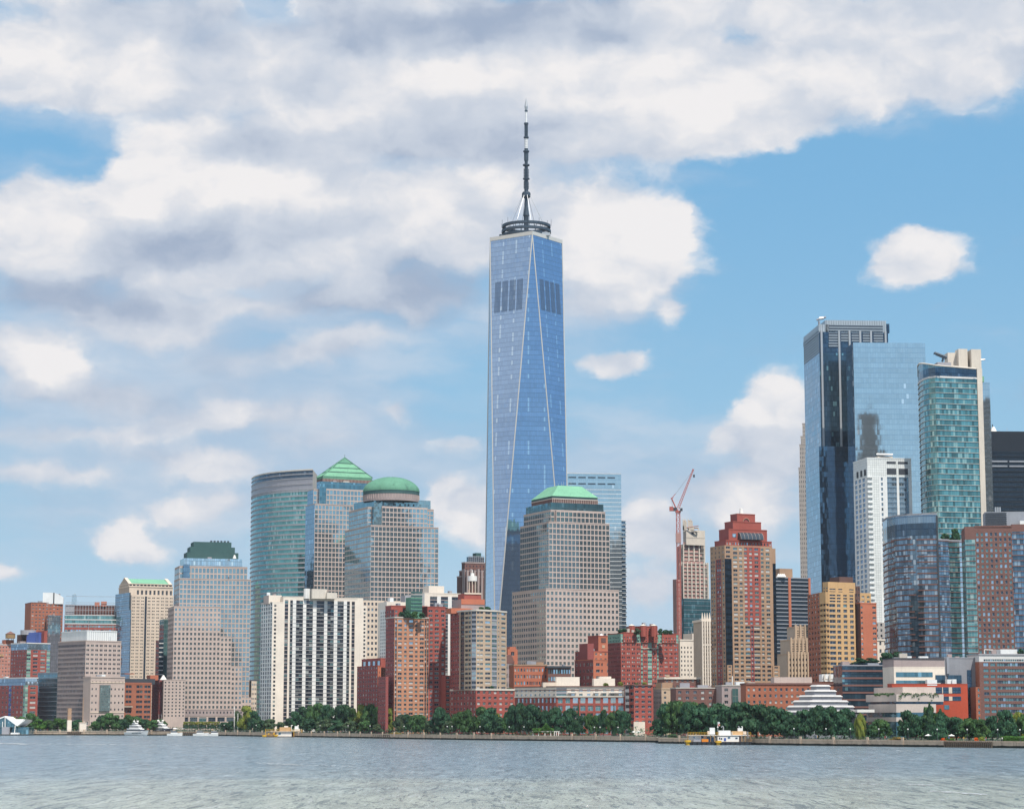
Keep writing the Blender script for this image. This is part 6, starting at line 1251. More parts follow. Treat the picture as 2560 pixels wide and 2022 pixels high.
    for x0, x1, ya, yb, m in ((836, 934, 795, 702, 'ct_navy'), (948, 1034, 795, 702, 'ct_navy'), (1086, 1216, 795, 702, 'ct_navy'), (935, 947, 795, 702, 'cream'), (1035, 1085, 795, 702, 'cream'), (958, 1034, 905, 842, 'ct_navy'), (1035, 1086, 905, 842, 'cream'), (1088, 1216, 905, 842, 'ct_navy'), (960, 1036, 1035, 972, 'ct_teal')):
        k = b.along(r, x0, x1, 800, 1, .12); b.part('window').prism([k[1], k[2], k[3], k[0]], b.z(ya, 1071), b.z(yb, 1071), m)
    b.done()
    b = Bld('museum_building', 'pale stone terraced museum wing with creepers hanging over its ledges', 'museum', 14, 1050, 14)
    X15 = lambda x: (K(15, x, 0)[0]-2200)*6.008
    for (xl, xc, xr, ya, yb, m, dy) in ((X15(1590), 340, 836, 800, 700, 'museum_stone', 6), (X15(1470), 245, 955, 912, 808, 'museum_stone', 0), (X15(1540), 245, 950, 957, 908, 'ct_navy', 2), (X15(1512), 245, 842, 1076, 955, 'museum_stone', .5), (X15(1480), 245, 830, 1160, 1074, 'ct_teal', 2.5), (X15(1480), 245, 420, 1215, 1155, 'museum_stone', .8), (X15(1500), 245, 400, 1420, 1215, 'ct_teal', 3)):
        f = b.fp(xc, xr, (ya+yb)/2, xl=xl, Y=1050+dy); b.block(f, b.z(ya, 1050+dy)-.2 if ya < 1400 else G, b.z(yb, 1050+dy), m if m[:2] != 'ct' else ct(m), None, roof='museum_stone' if ya != 800 else 'ct_blue', pname='wall' if m[:2] != 'ct' else 'window_strip')
    mb = b.part('creeper'); f = b.fp(245, 955, 850, xl=X15(1470), Y=1050)
    for (a, c, t0, t1, drop) in ((f[1], f[2], .05, .9, 1.6), (f[0], f[1], .3, .95, .6)):
        n = Vector(((c-a).y, -(c-a).x)).normalized(); zz = b.z(806)
        for i in range(420):
            t = rng.uniform(t0, t1); d = abs(math.sin(t*23)*math.sin(t*9+1))**1.5; p = a.lerp(c, t)+n*rng.uniform(.05, .5); z = zz+.5-rng.random()*(.5+d*drop*2.2); s_ = .28
            e = Vector((rng.uniform(-1, 1), rng.uniform(-1, 1), rng.uniform(-1, 1))); g_ = Vector((rng.uniform(-1, 1), rng.uniform(-.3, .3), rng.uniform(-1, 1))); q = Vector((p.x, p.y, z)); mb.face([q-e*s_, q+g_*s_, q+e*s_, q-g_*s_], 'leaf_mid')
    b.done()
    b = Bld('museum_building', 'six-sided stepped museum with white eaves like a tiered pyramid', 'museum', 15, 1062)
    c3 = b.P(790, 400, 1075); c = Vector((c3.x, c3.y)); b.loc = Vector((c.x, c.y, G)); sc = 6.008*F/1062
    tiers = [(625, 955, 180, 212, 254), (538, 1046, 254, 288, 334), (455, 1137, 334, 366, 410), (368, 1225, 410, 443, 488), (284, 1316, 488, 522, 564), (215, 1400, 564, 598, 720)]
    for (x0, x1, ya, yb, yc) in tiers:
        r = (x1-x0)/sc/2*1.0; hx = [c+Vector((math.cos(R(60*i)), math.sin(R(60*i))))*r for i in range(6)]; hi = [c+(p-c)*(1-.6/r) for p in hx]; ht = [c+(p-c)*(1-1.1/r) for p in hx]
        Yf = c.y-r*.866; za, zb, zc = b.z(ya, Yf), b.z(yb, Yf), b.z(yc, Yf)
        b.part('wall').prism(hi, zc-2 if yc < 700 else G, zb+.1, 'museum_grey'); e = b.part('eave'); e.loft(hx, zb, ht, zb+(za-zb)*.82, 'museum_eave', 'museum_eave'); e.flat(hx[::-1], zb, 'museum_eave')
    p0, p1 = b.P(1340, 590, 1058), b.P(1600, 590, 1058); b.part('canopy').prism([Vector((p0.x, p0.y)), Vector((p1.x, p1.y)), Vector((p1.x, p1.y+12)), Vector((p0.x, p0.y+12))], p0.z-.3, p0.z+1.0, 'white_paint', None, True)
    b.done()
    b = Bld('hotel_building', 'brown brick hotel block with teal ribbon windows and a grey roof ledge', 'building', 14, 1085, 5)
    f = b.fp(1500, 2300, 700, depth=20); z = b.z(212); zb = b.z(322); n = 13
    b.block(f, G, zb, spec([(60, 0), (75, 1), (26, 0), (72, 1), (24, 0)]+[(38, 1)]*13+[(20, 0)], n, 'brick_brown', .25, .55, .3, 'teal', 'frame_steel'), 'brick_rust'); b.block(f, zb, z, spec([(2, 'slab_white')]+even(22, .86), 1, 'slab_white', .12, .5, .3, 'teal', 'frame_steel', top=1.5), 'slab_white', cope=(.6, .4, 'grey_panel'))
    g = b.fp(1442, 1506, 900, depth=10, Y=1082); b.block(g, G, b.z(702), spec([(5, 0), (4, 1), (1, 0)], 9, 'brick_rust', .2, .6, .3, 'teal'), 'brick_rust'); b.pbox('plant_room', 1810, 2060, 135, z-1, 'white_panel', 8, 8)
    m = b.part('mast'); p, q = b.P(1568, 215, 1088), b.P(1568, 140, 1088); m.tube(p, q, .25, 'white_paint'); m.tube(q, b.P(1690, 145, 1088), .2, 'white_paint'); b.done()
    b = Bld('office_building', 'pale ornate office front with a green mansard glimpsed between the towers', 'office building', 10, 1420, 10)
    f = b.fp(655, 800, 900, depth=16); b.block(f, G, b.z(880), spec(even(4, .4), 12, 'cream_pale', .3, .5, .4, 'dark'), 'stone', cope=(1, .5, 'cream_pale')); f = b.fp(668, 800, 820, depth=14, Y=1440); b.block(f, G, b.z(742), spec(even(4, .4), 20, 'stone_grey', .3, .5, .4, 'dark'), 'stone'); b.done()
right_low()
# ================================================================== trees
def crown_mesh(kind, seed):
    r = random.Random(seed); V = []; Fc = []
    def leaf_at(p, n, s_):
        n = (n+Vector((r.uniform(-1, 1), r.uniform(-1, 1), r.uniform(-1, 1)))*.75).normalized(); a = n.orthogonal().normalized(); b = n.cross(a); ro = r.uniform(0, 6.28)
        a, b = a*math.cos(ro)+b*math.sin(ro), b*math.cos(ro)-a*math.sin(ro); i = len(V)
        V.extend([p-a*s_*1.25, p-b*s_*.8, p+a*s_*1.25, p+b*s_*.8]); Fc.append((i, i+1, i+2, i+3))
    if kind == 'broad':
        lobes = []
        for i in range(34):
            a = r.uniform(0, 6.28); h = r.uniform(.03, .95); w = math.sin(math.pi*(.2+.76*h))**.6
            d = r.uniform(.3, .80)*w; lobes.append((Vector((d*math.cos(a), d*math.sin(a), h*.84+.02)), r.uniform(.16, .32)))
        lobes.append((Vector((0, 0, .78)), .30)); lobes.append((Vector((0, 0, .4)), .45))
        for c, rad in lobes:
            for _ in range(int(1050*rad*rad)+30):
                d = Vector((r.gauss(0, 1), r.gauss(0, 1), r.gauss(0, 1))).normalized(); k = r.uniform(.62, 1.08); p = c+Vector((d.x*rad, d.y*rad, d.z*rad*.42))*k
                if p.z < 0: continue
                leaf_at(p, d, r.uniform(.05, .09))
    elif kind == 'cone':
        for _ in range(1500):
            h = r.random()**1.2; a = r.uniform(0, 6.28); w = (1-h)**.75*(.75+.25*math.sin(h*30+a*2)); p = Vector((w*math.cos(a), w*math.sin(a), h))*1; leaf_at(p, Vector((math.cos(a), math.sin(a), .6)), r.uniform(.06, .11))
    elif kind == 'willow':
        for _ in range(1900):
            a = r.uniform(0, 6.28); h = r.random()**.8; w = math.sqrt(max(.02, 1-abs(2*h-.95)**2.4))*(.72+.28*math.sin(a*5+h*3)*math.sin(h*9+a)); p = Vector((w*math.cos(a)*r.uniform(.75, 1), w*math.sin(a)*r.uniform(.75, 1), h)); i = len(V); s_ = .05; l = r.uniform(.08, .2); t = Vector((-math.sin(a), math.cos(a), 0))*s_
            V.extend([p-t, p+t, p+t*.4-Vector((0, 0, l)), p-t*.4-Vector((0, 0, l))]); Fc.append((i, i+1, i+2, i+3))
    me = bpy.data.meshes.new('crown'); me.from_pydata([tuple(v) for v in V], [], Fc); me.update(); return me
CROWN = {('broad', i): crown_mesh('broad', 40+i) for i in range(6)}
CROWN[('cone', 0)] = crown_mesh('cone', 5); CROWN[('willow', 0)] = crown_mesh('willow', 6)
CC = {}
def crown(kind, v, mat):
    k = (kind, v, mat)
    if k not in CC:
        me = CROWN[(kind, v)].copy(); me.name = 'crown'; me.materials.append(MATS[mat]); CC[k] = me
    return CC[k]
def trunk_mesh():
    mb = MB(); mb.tube((0, 0, 0), (.02, 0, .35), .07, 'bark', 7, .05)
    for i in range(6):
        a = i*1.05; mb.tube((.02, 0, .25+.02*i), (.5*math.cos(a), .5*math.sin(a), .52+.04*i), .04, 'bark', 5, .012)
    mb.tube((.02, 0, .35), (0, .03, .8), .05, 'bark', 6, .012); o = mb.build('trunk'); me = o.data; bpy.data.objects.remove(o); return me
TRUNK = trunk_mesh()
ORD = ['first','second','third','fourth','fifth','sixth','seventh','eighth','ninth','tenth','eleventh','twelfth','thirteenth','fourteenth','fifteenth']
COLN = {'leaf_dark': 'dark green', 'leaf_mid': 'mid green', 'leaf_yellow': 'yellow-green', 'leaf_grey': 'grey-green', 'leaf_bright': 'bright green', 'leaf_gold': 'golden'}
KC = {'d': 'leaf_dark', 'm': 'leaf_mid', 'y': 'leaf_yellow', 'g': 'leaf_grey', 'b': 'leaf_bright'}
ZONES = [('glass ferry pavilion', 1, [(30,1465,62,'y'),(120,1445,60,'y'),(200,1445,60,'m'),(290,1412,62,'m'),(370,1470,62,'b'),(450,1478,58,'m'),(540,1462,60,'b'),(600,1470,50,'m'),(715,1478,52,'d')], 22),
 ('tall stone pylon', 1, [(885,1490,50,'m'),(950,1432,55,'d'),(1010,1410,60,'m'),(1080,1432,58,'m'),(1140,1468,55,'d'),(1190,1425,50,'m'),(1270,1446,60,'m'),(1350,1470,58,'d'),(1425,1478,55,'m'),(1490,1468,50,'m')], 20),
 ('clipped tree row', 2, [(585,1528,50,'d'),(640,1518,48,'d'),(690,1432,30,'g'),(712,1500,50,'d'),(768,1388,62,'y'),(822,1432,52,'d'),(880,1508,62,'d'),(945,1500,52,'g')], 30),
 ('white slab tower', 4, [(250,1478,52,'g'),(330,1440,50,'d'),(400,1362,62,'d'),(475,1312,72,'d'),(565,1300,78,'m'),(645,1278,90,'m'),(725,1292,78,'d'),(842,1310,70,'d'),(905,1288,78,'d'),(990,1330,72,'m')], 48),
 ('yellow-railed barge', 4, [(545,1440,72,'d'),(640,1470,58,'m'),(700,1450,80,'g'),(820,1462,72,'d'),(965,1468,78,'g'),(1120,1460,80,'d'),(1235,1500,50,'g')], 20),
 ('dark red brick block', 4, [(1080,1292,82,'y'),(1165,1286,82,'m'),(1262,1295,72,'m'),(1385,1322,72,'y'),(1465,1400,58,'g'),(1530,1395,62,'d'),(1620,1400,72,'m')], 40),
 ('red and tan tower', 21, [(1085,492,82,'m'),(1180,560,60,'g'),(1312,396,104,'d'),(1300,575,72,'d'),(1420,570,82,'g'),(1555,452,92,'m'),(1650,425,92,'m'),(1805,392,128,'m'),(1905,402,104,'d'),(1975,470,62,'y'),(1900,545,82,'d'),(2025,522,92,'d'),(2125,478,72,'d')], 28),
 ('vine-covered pergola', 13, [(60,640,95,'d'),(170,612,115,'d'),(330,640,135,'d'),(500,720,80,'d'),(640,672,122,'d'),(830,695,105,'d'),(960,800,70,'d'),(1090,760,68,'m'),(1200,790,70,'d'),(1290,705,62,'d'),(1400,740,70,'d'),(1490,712,112,'d'),(1570,725,90,'d')], 26),
 ('cream cafe pavilion', 7, [(1150,1400,70,'d'),(1250,1205,110,'d'),(1330,1185,110,'d'),(1420,1172,125,'d'),(1520,1182,110,'d'),(1590,1190,110,'d'),(1690,1205,95,'d'),(1190,1480,60,'d')], 34),
 ('white work barge', 0, [(1755,1764,36,'d'),(1800,1754,38,'d'),(1845,1750,40,'d'),(1890,1758,40,'d'),(1932,1762,36,'d'),(1960,1772,34,'d')], 30),
 ('stepped museum', 10, [(55,1440,62,'d'),(150,1386,82,'d'),(250,1356,78,'d'),(345,1360,78,'d'),(440,1380,84,'d'),(640,1500,42,'d'),(705,1458,74,'m'),(905,1390,72,'d'),(965,1425,56,'d'),(1010,1440,50,'d')], 26),
 ('red museum wing', 10, [(1072,1356,62,'d'),(1150,1402,72,'d'),(1050,1468,62,'m'),(1200,1440,60,'d'),(1265,1440,82,'d'),(1360,1450,74,'m'),(1450,1458,74,'m'),(1530,1432,62,'d'),(1632,1385,74,'d'),(1722,1402,62,'y'),(1765,1420,54,'d')], 26)]
CROPS[21] = (820, 1680, 4.702)
def plant_tree(px, py, hw, Y, mat, label, kind='broad', base=G, name='tree', group='trees along the waterfront park', v=None):
    p = at(px, py, Y); H = p.z-base; s_ = F/Y; w = hw/s_
    t = root(name, (p.x, Y, base), label, 'tree', group); t.rotation_euler = (0, 0, rng.uniform(0, 6.28))
    cr = bpy.data.objects.new('crown', crown(kind, rng.randrange(6) if kind == 'broad' else 0, mat)); COL.objects.link(cr); cr.parent = t
    z0 = H*(.14 if kind == 'broad' else .06); cr.location = (0, 0, z0); cr.scale = (w, w, (H-z0)*(1/.98 if kind == 'broad' else 1))
    tr = bpy.data.objects.new('trunk', TRUNK); COL.objects.link(tr); tr.parent = t; tr.scale = (w*.85, w*.85, H*.95); return t
SHAPE = ['round', 'spreading', 'bushy']
for zone, cr_, lst, off in ZONES:
    for i, (x, y, hw, k) in enumerate(lst):
        px, py = K(cr_, x, y); s_ = CROPS[cr_][2]
        Y = Dq(px)+off+rng.uniform(-6, 10)+(8 if i % 2 else 0); mat = KC[k if k != 'd' or rng.random() < .8 else rng.choice('mdm')]
        plant_tree(px, py-1, hw/s_*1.28, Y, mat, f'{COLN[mat]} leafy tree, {ORD[i]} along the park counted from the {zone}')
for x, y, hw, lab in ((950, 612, 24, 'slim dark cypress rising before the tall windows of the red riverfront row'), (1432, 642, 26, 'second slim dark cypress nearer the recessed balconies of the red row')):
    px, py = K(13, x, y); plant_tree(px, py, hw/5.4, Dq(px)+24, 'leaf_dark', lab, 'cone')
px, py = K(10, 560, 1418); plant_tree(px, py, 19, Dq(px)+22, 'leaf_yellow', 'pale yellow-green weeping willow beside the stepped museum', 'willow')
px, py = K(10, 1150, 1398); plant_tree(px, py, 22, Dq(px)+20, 'leaf_dark', 'dark pointed conifer in front of the red museum wing', 'cone')
px, py = K(10, 1070, 1352); plant_tree(px, py, 16, Dq(px)+30, 'leaf_dark', 'tall narrow dark conifer before the white museum terrace', 'cone')
# far park trees that read as one dark mass under the crowns
def understorey():
    mb = MB()
    for i in range(9000):
        px = rng.uniform(-60, 2640)
        if 1500 < px < 1530 or 680 < px < 715: continue
        Y = Dq(px)+rng.uniform(20, 60); h = rng.random()**1.5*(3.2 if px < 1000 else 5.0); x = X_at(px, Y)
        p = Vector((x, Y, G+h)); s_ = rng.uniform(.25, .6); a = Vector((rng.uniform(-1, 1), rng.uniform(-1, 1), rng.uniform(-1, 1))).normalized(); b = a.orthogonal().normalized()
        mb.face([p-a*s_, p-b*s_*.7, p+a*s_, p+b*s_*.7], 'leaf_dark')
    o = mb.build('undergrowth'); props(o, 'low dark shrubs filling the ground under the park trees', 'shrubs', None, 'stuff')
understorey()
def shrub(cr_, x, yt, yb, hw, Y, mat, label, kind='broad', name='roof_shrub', cat='shrub', grp='shrubs on roof terraces', drop=.6):
    px, py = K(cr_, x, yt); base = at(px, K(cr_, x, yb)[1], Y).z-drop
    t = root(name, (at(px, py, Y).x, Y, base), label, cat, grp); H = at(px, py, Y).z-base; w = hw/CROPS[cr_][2]/(F/Y)
    o = bpy.data.objects.new('foliage', crown(kind, rng.randrange(6) if kind == 'broad' else 0, mat)); COL.objects.link(o); o.parent = t; o.scale = (w, w, H)
for a in ((5, 225, 525, 572, 36, 1383, 'leaf_dark', 'dark shrub at the shaded edge of the red and tan tower terrace'), (5, 275, 512, 572, 42, 1383, 'leaf_dark', 'tall dark shrub beside the green rooftop box'), (5, 345, 522, 572, 40, 1382, 'leaf_mid', 'mid green shrub in front of the green rooftop box'), (5, 410, 535, 572, 34, 1383, 'leaf_dark', 'low dark shrub near the red corner of the roof garden'),
          (5, 940, 482, 525, 34, 1362, 'leaf_mid', 'bushy shrub on the beige tower roof beside the lantern base'), (5, 990, 478, 525, 40, 1361, 'leaf_dark', 'wide dark shrub at the roof edge of the beige tower'), (5, 1010, 1165, 1222, 38, 1356, 'leaf_dark', 'round dark bush on the red base terrace of the beige tower'), (5, 1190, 1200, 1224, 40, 1366, 'leaf_grey', 'low grey-green planting at the end of the red base terrace'),
          (7, 715, 335, 392, 42, 1484, 'leaf_dark', 'dark clipped hedge at the corner of the rose-red block roof'), (7, 775, 328, 392, 50, 1486, 'leaf_dark', 'taller dark hedge next to the first roof turret'), (7, 915, 325, 390, 44, 1482, 'leaf_grey', 'loose olive shrub between the turrets of the rose-red block'), (7, 1190, 330, 392, 34, 1484, 'leaf_dark', 'spiky dark shrub just past the turreted centre'), (7, 1250, 345, 392, 48, 1486, 'leaf_dark', 'dark hedge on the roof past the turreted centre'), (7, 1310, 350, 392, 40, 1484, 'leaf_dark', 'last dark hedge at the far roof end of the rose-red block'),
          (10, 1185, 92, 142, 42, 1276, 'leaf_dark', 'low dark shrub on the blue condominium terrace'), (10, 1260, 52, 142, 42, 1278, 'leaf_dark', 'small tree growing on the blue condominium terrace'), (10, 560, 1010, 1052, 60, 1126, 'leaf_dark', 'low spreading shrub on the grey glass block roof'), (10, 640, 1008, 1052, 60, 1128, 'leaf_dark', 'second low shrub further along the grey glass block roof'), (10, 760, 965, 1052, 62, 1130, 'leaf_dark', 'round roof tree at the start of the grey block grove'), (10, 835, 960, 1052, 62, 1130, 'leaf_dark', 'larger roof tree beside the museum louvres'), (14, 2110, 118, 200, 60, 1092, 'leaf_dark', 'dark purple-green shrub on the brown hotel roof'),
          (7, 540, 975, 1008, 42, 1264, 'leaf_yellow', 'pale green planter bush on the cream penthouse roof'), (7, 715, 960, 1010, 40, 1264, 'leaf_yellow', 'larger yellow-green planter bush on the cream penthouse roof'), (7, 905, 975, 1010, 34, 1264, 'leaf_mid', 'small green planter bush near the end of the cream roof'), (7, 1005, 965, 1010, 38, 1264, 'leaf_yellow', 'yellow-green bush above the recessed balconies of the red row')): shrub(*a)
def ground_shrub(cr_, x, yt, hw, mat, label, off=9):
    px, py = K(cr_, x, yt); Y = Dq(px)+off; t = root('garden_shrub', (at(px, py, Y).x, Y, G), label, 'shrub', 'shrubs at the quay edge'); H = at(px, py, Y).z-G; w = hw/CROPS[cr_][2]/(F/Y)
    o = bpy.data.objects.new('foliage', crown('broad', rng.randrange(6), mat)); COL.objects.link(o); o.parent = t; o.scale = (w, min(w, 2.5), max(H, 1.0))
for a in ((14, 250, 1445, 130, 'leaf_gold', 'long pale gold flowering shrub on the quay before the museum'), (14, 950, 1462, 45, 'leaf_flower', 'low patch of orange flowers at the quay edge'), (14, 1060, 1465, 100, 'leaf_bright', 'low bright green bush beside the orange flowers'), (14, 1445, 1455, 40, 'leaf_flower', 'second orange flower patch nearer the brown hotel'), (14, 1530, 1440, 60, 'leaf_yellow', 'olive-yellow round shrub beside the second flower patch'),
          (7, 1340, 1582, 70, 'leaf_mid', 'rounded green bush behind the quay step'), (5, 170, 1600, 60, 'leaf_gold', 'small yellow flower bed below the red and tan tower')): ground_shrub(*a)
def hedges():
    for lab, cr_, x0, x1, yt, yb, off, mat, legs in (('long row of clipped trees with yellow-green flat top before the granite tower', 2, 250, 545, 1530, 1578, 30, 'leaf_yellow', True), ('bright green clipped hedge on the quay by the frame edge', 14, 1845, 2260, 1455, 1525, 8, 'leaf_bright', False)):
        a, c = K(cr_, x0, yt), K(cr_, x1, yt); Y = (Dq(a[0])+Dq(c[0]))/2+off; p, q = at(*a, Y), at(*c, Y); z1 = p.z; z0 = at(*K(cr_, x0, yb), Y).z if legs else G
        t = root('hedge', (p.x, Y, G), lab, 'hedge'); mb = MB()
        for i in range(2600):
            f = rng.random(); x = p.x+(q.x-p.x)*f; e = rng.random(); h = z1+.5*math.sin(x*.9)*.3 if e < .4 else rng.uniform(z0, z1); y = Y+rng.uniform(0, 4) if e < .4 else Y-rng.random()*.4
            c3 = Vector((x, y, h+rng.uniform(-.3, .3))); s_ = .35; g = Vector((rng.uniform(-1, 1), rng.uniform(-1, 1), rng.uniform(-1, 1))).normalized(); b_ = g.orthogonal().normalized(); mb.face([c3-g*s_, c3-b_*s_, c3+g*s_, c3+b_*s_], mat if h > z0+.62*(z1-z0) or not legs else 'leaf_dark')
        mb.build('foliage', t)
        if legs:
            for i in range(14):
                x = p.x+(q.x-p.x)*(i+.5)/14; m2 = MB(); m2.tube((x, Y+1.5, G), (x, Y+1.5, z0+.5), .16, 'bark', 6); m2.build('trunk', t)
hedges()

# ================================================================== quay furniture
def lamp(px, Y):
    t = root('street_lamp', (X_at(px, Y), Y, G), 'slim dark lamp post with a small white globe on the quay promenade', 'street lamp', 'lamp posts along the quay promenade'); return t
def lamps():
    pm = MB(); pm.tube((0, 0, 0), (0, 0, 4.4), .09, 'dark_panel', 6); pm.cyl((0, 0), .22, .12, 0, .6, 'dark_panel', 8); gm = MB()
    for j in range(4): gm.loft(gm.ring((0, 0), .32*math.sin(math.pi*(j+.01)/4.02), 8), 4.7-.34*math.cos(math.pi*j/4), gm.ring((0, 0), .32*math.sin(math.pi*(j+1)/4.02), 8), 4.7-.34*math.cos(math.pi*(j+1)/4), 'white_paint')
    t0 = None
    for px in (560, 640, 800, 870, 925, 1010, 1118, 1130, 1200, 1273, 1310, 1486, 1500, 1545, 1985, 2065, 2126, 2197, 2270, 2343, 2418, 2494, 2550):
        Y = Dq(px)+4; t = lamp(px, Y)
        if t0 is None:
            t0 = t; l0 = t.location.copy(); t.location = (0, 0, 0); a, b_ = pm.build('post', t), gm.build('globe', t); t.location = l0; me = (a.data, b_.data)
        else:
            for n_, d in zip(('post', 'globe'), me): o = bpy.data.objects.new(n_, d); COL.objects.link(o); o.parent = t
lamps()
def furniture():
    # timber fenders
    for lab, cr_, x0, x1, piles in (('bank of dark timber fender piles on the quay wall below the brown hotel', 14, 960, 1665, 26), ('dark timber fender panel on the quay wall below the grey-green trees', 4, 1195, 1357, 9), ('dark timber landing panel below the clipped tree row', 2, 255, 362, 8), ('dark timber fender panel below the tall stone pylon', 1, 632, 750, 8)):
        a, c = K(cr_, x0, 0)[0], K(cr_, x1, 0)[0]; pa, pc = Vector((X_at(a, Dq(a)), Dq(a))), Vector((X_at(c, Dq(c)), Dq(c))); t = root('timber_fender', (pa.x, pa.y-.5, 0), lab, 'fender')
        for i in range(piles):
            p = pa.lerp(pc, i/(piles-1)); m = MB(); m.cyl((p.x, p.y-.7), .38, .36, -.7, G-.15, 'bark', 8); m.build('pile', t)
        m = MB(); u = (pc-pa).normalized(); n = Vector((u.y, -u.x))
        for z in (.7, 1.7): q = [pa+n*.35, pc+n*.35, pc+n*.25, pa+n*.25]; m.prism(q, z, z+.3, 'bark', None, True)
        m.build('beam', t)
    # stone pylon and plinth
    Y = 1622; p = at(*K(18, 1555, 500), Y); z1 = at(*K(1, 640, 1372), Y).z; t = root('stone_pylon', (p.x, Y, G), 'tall slender brown stone pylon on a pale base by the water', 'pylon')
    m = MB(); m.box((p.x, Y), 1.3, 1.3, G+8, z1, 'tan', R(20)); 
    for z in range(14, int(z1), 5): m.box((p.x, Y), 1.36, 1.36, z, z+.2, 'granite_dark', R(20))
    m.build('shaft', t); m = MB(); m.box((p.x, Y), 1.5, 1.5, G, G+8, 'cream_pale', R(20)); m.build('base', t)
    p = at(*K(18, 1860, 480), Y-4); t = root('stone_plinth', (p.x, Y-4, G), 'short pale stone plinth beside the grey office corner', 'plinth'); m = MB(); m.box((p.x, Y-4), 2.4, 2, G, G+6, 'cream_pale', R(20)); m.box((p.x, Y-4), 2.6, 2.2, G+6, G+6.5, 'cream', R(20)); m.build('block', t); m = MB(); m.tube((p.x, Y-4, G+6), (p.x, Y-4, G+24), .3, 'tan', 6); m.build('mast', t)
    # ferry pavilion
    Y = 1596; P = lambda x, y, d=0: at(*K(18, x, y), Y+d); o = P(250, 590); t = root('ferry_pavilion', (o.x, Y, .2), 'floating ferry pavilion with folded white fabric roof and teal glass hall', 'pavilion')
    m = MB(); W_ = 'tent_white'; D = 26
    prof = [(-260, 300), (110, 170), (385, 372), (560, 240)]
    for (x0, y0), (x1, y1) in zip(prof, prof[1:]):
        a, c = P(x0, y0), P(x1, y1); h = Vector((0, D, -.6))
        m.face([a, c, c+h, a+h], W_); m.face([a-Vector((0, 0, .9)), c-Vector((0, 0, .9)), c, a], W_); m.face([a-Vector((0, 0, .9)), c-Vector((0, 0, .9)), c+h-Vector((0, 0, .9)), a+h-Vector((0, 0, .9))], W_)
    g = MB(); f0, f1, f2, f3 = P(-260, 310, .6), P(110, 182, .6), P(350, 345, .6), P(350, 420, .6); g.face([f0, f1, f2, f3, P(-260, 420, .6)], 'ct_teal', [(0, 0), (20, 8), (40, 0), (40, -4), (0, -4)]); g.build('gable_glass', t)
    a, c, e = P(215, 242, 3), P(560, 240), P(385, 372); m.face([a, P(545, 240, 3), e+Vector((0, 3, 0))], W_); m.build('roof', t)
    m = MB(); gz0 = .8; a, c = P(-260, 560, 6), P(660, 560, 6); zt = P(0, 425, 6).z; m.prism([Vector((a.x, Y+4)), Vector((c.x, Y+4)), Vector((c.x, Y+22)), Vector((a.x, Y+22))], gz0, zt, 'ct_teal', 'grey_metal'); m.build('glass_hall', t)
    m = MB(); a, c = P(-260, 560), P(640, 560); m.prism([Vector((a.x, Y-4)), Vector((c.x, Y-4)), Vector((c.x, Y+24)), Vector((a.x, Y+24))], -.7, .85, 'barge_hull', 'concrete'); m.build('pontoon', t)
    for x0, x1, y0, y1, mt in ((50, 205, 420, 590, 'grey_panel'), (245, 425, 545, 590, 'white_panel')):
        m = MB(); a, c = P(x0, y1, -2), P(x1, y0, -2); m.prism([Vector((a.x, Y-3)), Vector((c.x, Y-3)), Vector((c.x, Y+1)), Vector((a.x, Y+1))], .85, c.z, mt); m.build('kiosk', t)
    for x, x2, y in ((330, 345, 380), (55, 60, 300), (120, 115, 200)): m = MB(); m.tube((P(x, 580).x, Y-1, .8), P(x2, y, 0), .3, 'white_paint', 6); m.build('post', t)
    # pergola
    px = 1360; CROPS[22] = (1300, 1780, 8.32); P = lambda x, y, d=0: at(*K(22, x, y), Y2+d); Y2 = Dq(1365)+7; o = P(540, 515); t = root('pergola', (o.x, Y2, G), 'white timber pergola smothered in a peaked mound of bright green vine', 'pergola')
    for x in (270, 385, 520, 640, 715, 755, 800):
        for d in (0, 5): m = MB(); p = P(x, 515, d); m.box((p.x, p.y), .16, .16, G, P(x, 405).z, 'white_paint'); m.build('post', t)
    m = MB(); p, q = P(255, 405), P(825, 405)
    for d in (0, 5): m.prism([Vector((p.x, Y2+d-.1)), Vector((q.x, Y2+d-.1)), Vector((q.x, Y2+d+.1)), Vector((p.x, Y2+d+.1))], p.z, p.z+.3, 'white_paint', None, True)
    for i in range(16): x = p.x+(q.x-p.x)*i/15; m.prism([Vector((x-.08, Y2-.8)), Vector((x+.08, Y2-.8)), Vector((x+.08, Y2+5.8)), Vector((x-.08, Y2+5.8))], p.z+.304, p.z+.5, 'white_paint', None, True)
    m.build('beam', t); m = MB()
    for i in range(2600):
        x = rng.uniform(265, 705); f = max(0, 1-abs(x-545)/190); zt = 400-180*f**1.5*rng.random()**.5 if rng.random() < .6 else rng.uniform(330, 430); c3 = P(x, min(430, zt), rng.uniform(-1, 6)*(.4+.6*(1-f))); s_ = .3
        g = Vector((rng.uniform(-1, 1), rng.uniform(-1, 1), rng.uniform(-1, 1))).normalized(); b_ = g.orthogonal().normalized(); m.face([c3-g*s_, c3-b_*s_, c3+g*s_, c3+b_*s_], 'leaf_bright')
    m.build('vine', t)
